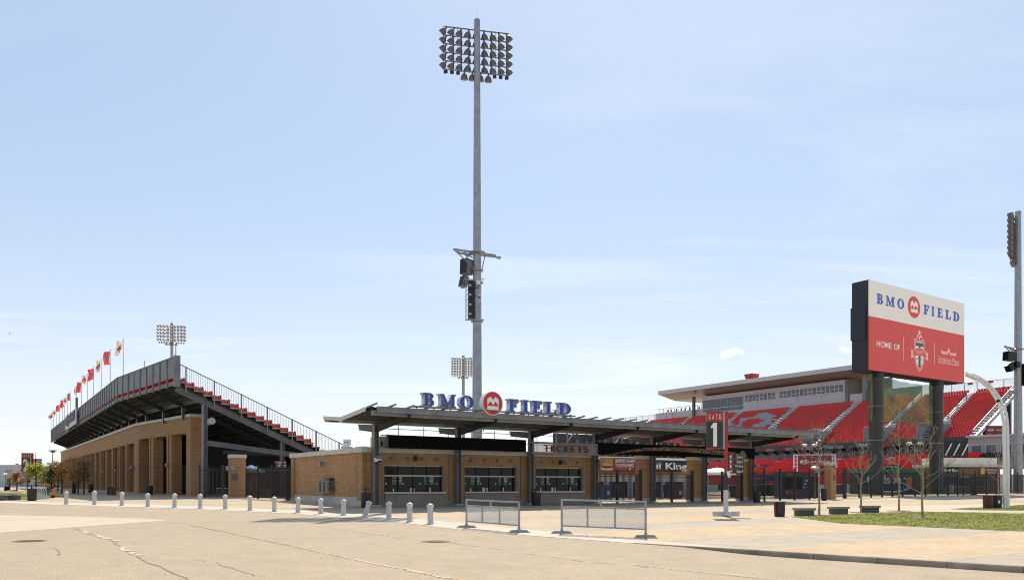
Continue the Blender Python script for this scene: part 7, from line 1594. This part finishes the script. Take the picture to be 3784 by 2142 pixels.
def leafy(px, yb, yt, lab, crown, col, seed, dens, leader=False, rx=.36, base=.30):
    R_ = random.Random(seed); p = gp(px, yb); h = (yb-yt)/FP*p.y; t = T('small_tree', lab, 'tree', p, 0, 'leafing young trees on the left')
    q = MB(); q.path([(0, 0, -.1), (.03, 0, h*.35), (-.02, .03, h*.65), (0, 0, h*(1. if leader else .92))], [.085, .07, .05, .015], BARKD, 7); q.obj('trunk', t, smooth=True)
    c = MB(); br = []; top = h*(.8 if leader else 1.)
    for i in range(26):
        f = base+.62*R_.random(); a = R_.uniform(0, 6.28); L_ = rx*h*R_.uniform(.5, 1.05)*(1-.55*abs((f-base)/.65-.35)); d = Vector((math.cos(a), math.sin(a), R_.uniform(.15, .7))).normalized(); o = Vector((0, 0, f*top)); e = o+d*L_; m_ = (o+e)/2+Vector((0, 0, -.04*h)); c.path([o, m_, e], [.018, .012, .005], BARKD, 4, cap=False); br.append((o, m_, e))
        for _ in range(3):
            e2 = m_+(e-m_)*R_.random()+Vector((R_.uniform(-1, 1), R_.uniform(-1, 1), R_.uniform(-.3, .9)))*.14*h; c.path([m_+(e-m_)*.3, e2], [.007, .003], BARKD, 3, cap=False); br.append((m_, m_, e2))
    cols = [leaf_mat('%s leaves %d' % (crown, i), tuple(min(.8, v*k*2.6) for v in col), .55) for i, k in enumerate((.65, 1., 1.4))]
    for _ in range(int(dens*1.7)):
        o, m_, e = br[R_.randrange(len(br))]; g = R_.random()**.6; c0 = (m_+(e-m_)*g)+Vector((R_.gauss(0, .085), R_.gauss(0, .085), R_.gauss(0, .07)))*h*.45; s = R_.uniform(.04, .095)
        d = Vector((R_.uniform(-1, 1), R_.uniform(-1, 1), R_.uniform(-.6, 1))).normalized(); e_ = d.cross(Vector((R_.random(), .5, .8))).normalized(); c.add([c0-e_*s*.7, c0+d*s*1.3, c0+e_*s*.7, c0-d*s*1.1], [(0, 1, 2, 3)], cols[R_.randrange(3)])
    if leader:
        for i in range(10): f = .72+.027*i; a = i*2.4; c.path([(0, 0, f*h), (math.cos(a)*.13*h*(1.1-f)*3, math.sin(a)*.13*h*(1.1-f)*3, f*h+.08*h*(1.1-f)*2)], [.014, .004], BARKD, 4, cap=False)
    c.obj('crown', t); return t
YG, OR, RD, DG, BR = (.17, .165, .03), (.20, .115, .04), (.15, .05, .04), (.055, .065, .025), (.17, .10, .04)
for args in ((62, 1813, 1736, 'small brown-leaved tree nearest the left edge, by the black bag', 'brown', BR, 31, 900), (100, 1808, 1722, 'red-leaved tree just left of the dark red gate sign', 'red', RD, 32, 900), (132, 1816, 1672, 'yellow-green tree with a tall bare leader in front of the dark red gate sign', 'yellow green', YG, 33, 1700, True, .30, .24), (36, 1806, 1756, 'pale green low tree at the far left in front of the grey building', 'pale green', (.12, .14, .05), 34, 500),
             (160, 1806, 1722, 'yellow-green tree right of the dark red gate sign', 'yellow green', YG, 35, 900), (189, 1816, 1716, 'dark green tree below the flat-headed street lamp', 'dark green', DG, 36, 1200), (213, 1813, 1702, 'thin orange-leaved tree left of the arcade corner', 'orange', OR, 37, 600), (228, 1822, 1712, 'orange-brown tree at the far corner of the arcade', 'orange', OR, 38, 800),
             (270, 1823, 1688, 'orange-brown tree with tallest crown in front of the arcade', 'orange', OR, 39, 1000), (288, 1825, 1694, 'thin-leaved brown tree second from the near end of the arcade row', 'brown', BR, 40, 800), (309, 1826, 1700, 'dark sparse tree nearest the camera in the arcade row', 'dark brown', (.09, .06, .03), 41, 500), (176, 1808, 1728, 'yellow tree far behind the black directory board', 'yellow', (.22, .18, .03), 42, 700)):
    leafy(*args)
# ================================================================= LEFT SIDE SMALL THINGS AND FAR BUILDINGS
p = gp(150, 1843); t = T('bicycle_rack', 'white looped bicycle rack beside the large black bin', 'bicycle rack', p, .25)
for k in range(5): q = MB(); x = k*.17-.3; q.path([(x, .5, 0), (x-.12, .45, .8), (x-.14, .0, .98), (x+.08, -.25, .85), (x+.2, -.4, 0)], .026, GREYW, 8); q.obj('hoop', t, smooth=True)
q = MB(); q.beam((-.45, 0, .93), (.4, 0, .93), .05, .05, GREYW); q.obj('rail', t)
ORP = mat('orange plastic', (.65, .20, .01), .45); YEP = mat('bright yellow plastic', (.75, .55, .02), .4)
p = gp(195, 1838); h = 33/FP*p.y; t = T('marker_post', 'stubby orange marker post with black base on the left path', 'marker post', p); q = MB(); q.lathe([(.15, .2), (.14, h*.9), (.10, h), (0, h)], ORP, n=14); q.box(.02, .2, -.12, .12, .25, .45, ORP); q.obj('body', t, smooth=True); q = MB(); q.lathe([(.16, -.02), (.16, .22)], BLACK, n=14); q.obj('base', t); q = MB(); q.box(-.16, .05, -.15, -.1, h*.72, h*.86, BLACK); q.obj('label_plate', t)
p = gp(26, 1812); s = 21/FP*p.y; t = T('fabric_bag', 'slumped black fabric sack on the left lawn path', 'bag', p); q = MB()
vs = []; nn = 10
for j, (rr, z) in enumerate(((.9, 0), (1.0, .25), (.9, .6), (.8, .85), (.1, .72))):
    for i in range(nn): a = 2*math.pi*i/nn; vs.append((s*.5*rr*math.cos(a), s*.35*rr*math.sin(a), s*(z+(.12*abs(math.cos(a)) if j == 3 else 0))*.85))
q.add(vs, [(j*nn+i, j*nn+(i+1) % nn, (j+1)*nn+(i+1) % nn, (j+1)*nn+i) for j in range(4) for i in range(nn)]+[tuple(4*nn+i for i in range(nn))], MATTE); tag(q.obj('tmp'), None, None); o = C.objects['tmp']; o.name = 'sack'; o.parent = t
p = gp(44, 1813); t = T('paper_litter', 'yellow and white crumpled sheets beside the black sack', 'litter', p); q = MB(); [q.obox((RNG.uniform(-.5, .7), RNG.uniform(-.3, .3), .06), (.22, .03, .03), (0, .18, .02), (.0, .01, .05), YEP if k % 2 else WHITE) for k in range(6)]; q.obj('sheets', t)
p = gp(169, 1822); s = 27/FP*p.y; t = T('concrete_planter', 'flared grey concrete planter behind the bicycle rack', 'planter', p); q = MB(); q.lathe([(s*.36, 0), (s*.5, s*.75), (s*.52, s*.82), (s*.45, s*.82), (s*.43, s*.7), (0, s*.7)], CONCD, n=18); q.obj('body', t, smooth=True); q = MB(); q.lathe([(s*.43, s*.71), (0, s*.74)], DIRT, n=18); q.obj('soil', t)
for px, m, lab, w_, kind in ((163, YEP, 'bright yellow tent-shaped play panel left of the orange panel', 9, 't'), (178, ORP, 'orange square play panel between two yellow ones', 10, 'b'), (189, YEP, 'bright yellow tent-shaped play panel right of the orange panel', 9, 't'), (197, RED, 'red-orange narrow play panel at the right end', 5, 'b')):
    D_ = 112.; p = gpos(px, D_); wd = w_/FP*D_; zt = EYE+(HY-1782)/FP*D_-p.z; zb = EYE+(HY-1795)/FP*D_-p.z; t = T('play_panel', lab, 'play panel', p, 0, 'coloured play panels behind the trees'); q = MB(); poly = [(-wd/2, zb), (wd/2, zb), (wd/2, zt), (-wd/2, zt)] if kind == 'b' else [(-wd/2, zb), (wd/2, zb), (wd*.45, zt), (wd*.1, zt), (-wd*.2, (zb+zt)/2)]
    q.prism(poly, (0, 0, 0), (1, 0, 0), (0, 0, 1), .3, m); q.obj('panel', t); q = MB(); [q.box(x-.04, x+.04, .02, .1, -.1, zb+.1, DSTEEL) for x in (-wd*.35, wd*.35)]; q.obj('post', t)
def block(name, px0, px1, yt, D, dep, m, lab, wins_, cat='building'):
    x0, x1 = (px0-CX)/FP*D, (px1-CX)/FP*D; z0 = G(x0, D)-.3; zt = EYE+(HY-yt)/FP*D; t = T(name, lab, cat, (x0, D, z0), 0.); wd = x1-x0; h = zt-z0; q = MB(); q.box(0, wd, 0, dep, 0, h, m); q.obj('wall', t); q = MB(); q.box(-.3, wd+.3, -.3, dep+.3, h, h+.5, GREYW); q.obj('roof', t)
    for (fa, fb, ga, gb) in wins_:
        q = MB(); q.box(wd*fa, wd*fb, -.12, 0, h*ga, h*gb, GLASSB); wn = q.obj('window', t); q = MB(); [q.box(wd*(fa+(fb-fa)*k/4)-.08, wd*(fa+(fb-fa)*k/4)+.08, -.2, -.12, h*ga, h*gb, FRW) for k in range(5)]; [q.box(wd*fa, wd*fb, -.2, -.12, h*(ga+(gb-ga)*k/5)-.06, h*(ga+(gb-ga)*k/5)+.06, FRW) for k in range(6)]; q.obj('frame', wn)
PALE = mat('pale grey render', (.46, .46, .47), .8, 0, .06, .2)
block('exhibition_hall', -160, 128, 1722, 250, 30, PALE, 'long pale grey exhibition hall with tall windows far behind the left trees', [(.05+.19*k, .14+.19*k, .08, .86) for k in range(5)])
block('distant_shed', 180, 224, 1716, 185, 12, mat('dark grey cladding', (.12, .125, .13), .7), 'dark grey flat-roofed shed behind the trees next to the arcade corner', [(.2, .8, .2, .5)])
block('distant_shed', 100, 240, 1778, 230, 8, mat('tan cladding', (.3, .26, .2), .8), 'low tan shed far behind the coloured play panels', [(.1, .25, .2, .7), (.6, .8, .2, .7)])
D_ = 252.; p = gpos(19, D_-1); zt = EYE+(HY-1709)/FP*D_-p.z; t = T('roof_tank', 'small red tank on thin legs above the grey exhibition hall', 'tank', (p.x, p.y+6, EYE+(HY-1722)/FP*D_)); q = MB(); q.box(-.32, .32, -.3, .3, .5, 1.0, mat('dull red tank', (.30, .09, .08), .7)); q.obj('tank_body', t); q = MB(); [q.box(a-.05, a+.05, -.1, .1, 0, .55, GREYW) for a in (-.28, .28)]; q.obj('leg', t)
# far tree line behind everything
q = MB(); R_ = random.Random(5); g1 = [mat('distant foliage %d' % i, c, .8, 0, .3, .2) for i, c in enumerate(((.06, .075, .03), (.10, .10, .035), (.13, .10, .04)))]
for i in range(2600):
    px = R_.uniform(-300, 420); D_ = R_.uniform(300, 340); x = (px-CX)/FP*D_; hgt = 4.5+2.5*math.sin(px*.021)+1.5*math.sin(px*.09+1); z = G(x, D_)+hgt*math.sqrt(R_.random()); s = R_.uniform(.4, .9); d = Vector((R_.uniform(-1, 1), R_.uniform(-1, 1), R_.uniform(-.5, 1))).normalized(); e = d.cross(Vector((.4, .2, .9))).normalized(); c0 = Vector((x, D_, z)); q.add([c0-e*s, c0+d*s, c0+e*s, c0-d*s], [(0, 1, 2, 3)], g1[R_.randrange(3)])
o = q.obj('treeline'); tag(o, 'far belt of spring trees behind the left buildings', 'trees', kind='stuff')
# ================================================================= PERSON, DOG, BIRD
def skin(name, nodes, edges, m, parent, root=0, sub=2):
    me = bpy.data.meshes.new(name); me.from_pydata([n[:3] for n in nodes], edges, []); ob = bpy.data.objects.new(name, me); C.objects.link(ob); ob.modifiers.new('skin', 'SKIN')
    for i, v in enumerate(me.skin_vertices[0].data): r = nodes[i][3]; v.radius = (r, r) if not hasattr(r, '__len__') else r; v.use_root = (i == root)
    s = ob.modifiers.new('sub', 'SUBSURF'); s.levels = sub; s.render_levels = sub
    dg = bpy.context.evaluated_depsgraph_get(); dg.update(); m2 = bpy.data.meshes.new_from_object(ob.evaluated_get(dg)); bpy.data.objects.remove(ob); m2.materials.clear(); m2.materials.append(m); m2.polygons.foreach_set('use_smooth', [True]*len(m2.polygons)); m2.name = name
    return link(name, m2, parent)
SKINM = mat('tanned skin', (.36, .20, .13), .6, 0, .1, 3); SHIRT = mat('white sleeve cotton', (.62, .61, .60), .8, 0, .1, 3); JEAN = mat('dark denim', (.03, .04, .07), .9, 0, .2, 4); HAIR = mat('dark hair', (.02, .015, .012), .6); SHOE = mat('dark shoe', (.02, .02, .02), .6)
DP = 62.5; pp = gpos(3797, DP); t = T('person', 'person in a white short-sleeved shirt holding a red dog leash at the right edge', 'person', pp)
nd = [(0, 0, .95, .13), (0, 0, 1.12, .125), (0, 0, 1.30, .14), (0, 0, 1.44, .11), (0, 0, 1.53, .055), (0, -.01, 1.64, .095), (0, -.02, 1.73, .085), (-.18, 0, 1.43, .055), (-.30, -.04, 1.22, .045), (-.40, -.12, 1.02, .034), (-.44, -.15, .95, .03), (.18, 0, 1.43, .055), (.24, 0, 1.16, .045), (.26, -.06, .92, .034), (.27, -.07, .85, .03), (-.10, 0, .88, .10), (-.11, .02, .48, .065), (-.12, .0, .10, .045), (-.12, -.14, .05, .04), (.10, 0, .88, .10), (.11, -.04, .48, .065), (.12, .04, .10, .045), (.12, -.10, .05, .04)]
ed = [(0, 1), (1, 2), (2, 3), (3, 4), (4, 5), (5, 6), (3, 7), (7, 8), (8, 9), (9, 10), (3, 11), (11, 12), (12, 13), (13, 14), (0, 15), (15, 16), (16, 17), (17, 18), (0, 19), (19, 20), (20, 21), (21, 22)]
body = skin('body', nd, ed, SKINM, t)
sh = skin('shirt', [(0, 0, .96, .15), (0, 0, 1.12, .145), (0, 0, 1.30, .16), (0, 0, 1.44, .12), (-.18, 0, 1.43, .075), (-.26, -.025, 1.29, .075), (.18, 0, 1.43, .075), (.22, 0, 1.27, .075)], [(0, 1), (1, 2), (2, 3), (3, 4), (4, 5), (3, 6), (6, 7)], SHIRT, t)
tr_ = skin('trousers', [(0, 0, .95, .145), (-.10, 0, .86, .115), (-.11, .02, .48, .085), (-.12, 0, .10, .07), (.10, 0, .86, .115), (.11, -.04, .48, .085), (.12, .04, .10, .07)], [(0, 1), (1, 2), (2, 3), (0, 4), (4, 5), (5, 6)], JEAN, t)
hr = skin('hair', [(0, .03, 1.66, .10), (0, .02, 1.75, .10), (0, -.03, 1.78, .07)], [(0, 1), (1, 2)], HAIR, t)
def fingers(hx, hy, hz, sd):
    for k in range(4): skin('finger', [(hx+sd*.01*k-.02, hy-.015*k+.02, hz, .011), (hx+sd*.01*k-.025, hy-.015*k-.0, hz-.035, .010), (hx+sd*.01*k-.0, hy-.015*k-.01, hz-.05-.004*(k % 2), .009)], [(0, 1), (1, 2)], SKINM, body, sub=1)
    skin('thumb', [(hx, hy-.03, hz+.02, .012), (hx+sd*.02, hy-.055, hz-.01, .011), (hx+sd*.015, hy-.05, hz-.035, .009)], [(0, 1), (1, 2)], SKINM, body, sub=1)
fingers(-.45, -.155, .93, -1); fingers(.275, -.07, .83, 1)
for s_, a in ((-.12, -.06), (.12, -.02)): q = MB(); q.path([(s_, a+.09, .05), (s_, a, .06), (s_, a-.12, .045), (s_, a-.17, .035)], [.05, .055, .05, .03], SHOE, 10); q.obj('shoe', t, smooth=True)
FUR = mat('cream dog fur', (.42, .33, .22), .95, 0, .25, 14, .8, 60)
pd = gpos(3716, 65.); t = T('dog', 'small fluffy cream dog half hidden behind the white lamp post', 'dog', pd, 0.)
dn = [(-.20, 0, .30, .095), (-.05, 0, .31, .105), (.13, 0, .31, .10), (.24, 0, .34, .05), (.33, 0, .42, .02), (-.28, 0, .40, .07), (-.34, 0, .46, .085), (-.43, 0, .43, .045), (-.20, -.08, .18, .035), (-.20, -.08, .02, .03), (-.20, .08, .18, .035), (-.20, .08, .02, .03), (.16, -.08, .22, .05), (.20, -.08, .12, .03), (.17, -.08, .02, .03), (.16, .08, .22, .05), (.20, .08, .12, .03), (.17, .08, .02, .03)]
de = [(0, 1), (1, 2), (2, 3), (3, 4), (0, 5), (5, 6), (6, 7), (0, 8), (8, 9), (0, 10), (10, 11), (2, 12), (12, 13), (13, 14), (2, 15), (15, 16), (16, 17)]
bd_ = skin('body', dn, de, FUR, t, root=1)
for s_ in (-1, 1): skin('ear', [(-.33, s_*.06, .53, .03), (-.34, s_*.10, .46, .025), (-.35, s_*.11, .40, .012)], [(0, 1), (1, 2)], FUR, bd_, sub=1)
q = MB(); q.path([(-.475, 0, .435), (-.49, 0, .435)], .018, BLACK, 8); q.obj('nose', bd_)
q = MB(); LE = mat('red leash', (.42, .05, .02), .6); h0 = Vector((pp.x-.45, pp.y-.155, pp.z+.93)); h1 = Vector((pd.x-.2, pd.y, pd.z+.40)); pts = [h0+(h1-h0)*f-Z*.12*math.sin(f*math.pi) for f in [i/8 for i in range(9)]]; q.path(pts, .012, LE, 6); o = q.obj('dog_leash'); tag(o, 'thin red leash running from the hand to the cream dog', 'leash')
pb_ = at(36, 1232, 160); t = T('bird', 'tiny dark bird gliding in the sky at far left', 'bird', pb_, .3); t.scale = (.6, .6, .6); skin('body', [(-.25, 0, 0, .05), (0, 0, 0, .09), (.28, 0, .03, .06), (.4, 0, .03, .02)], [(0, 1), (1, 2), (2, 3)], DSTEEL, t, root=1, sub=1)
for s_ in (-1, 1): q = MB(); q.prism([(-.1, 0), (.16, 0), (.1, .45), (-.08, .8)], (0, s_*.05, .03), (1, 0, 0), (0, s_*.96, .28), .02, DSTEEL); q.obj('wing', t)
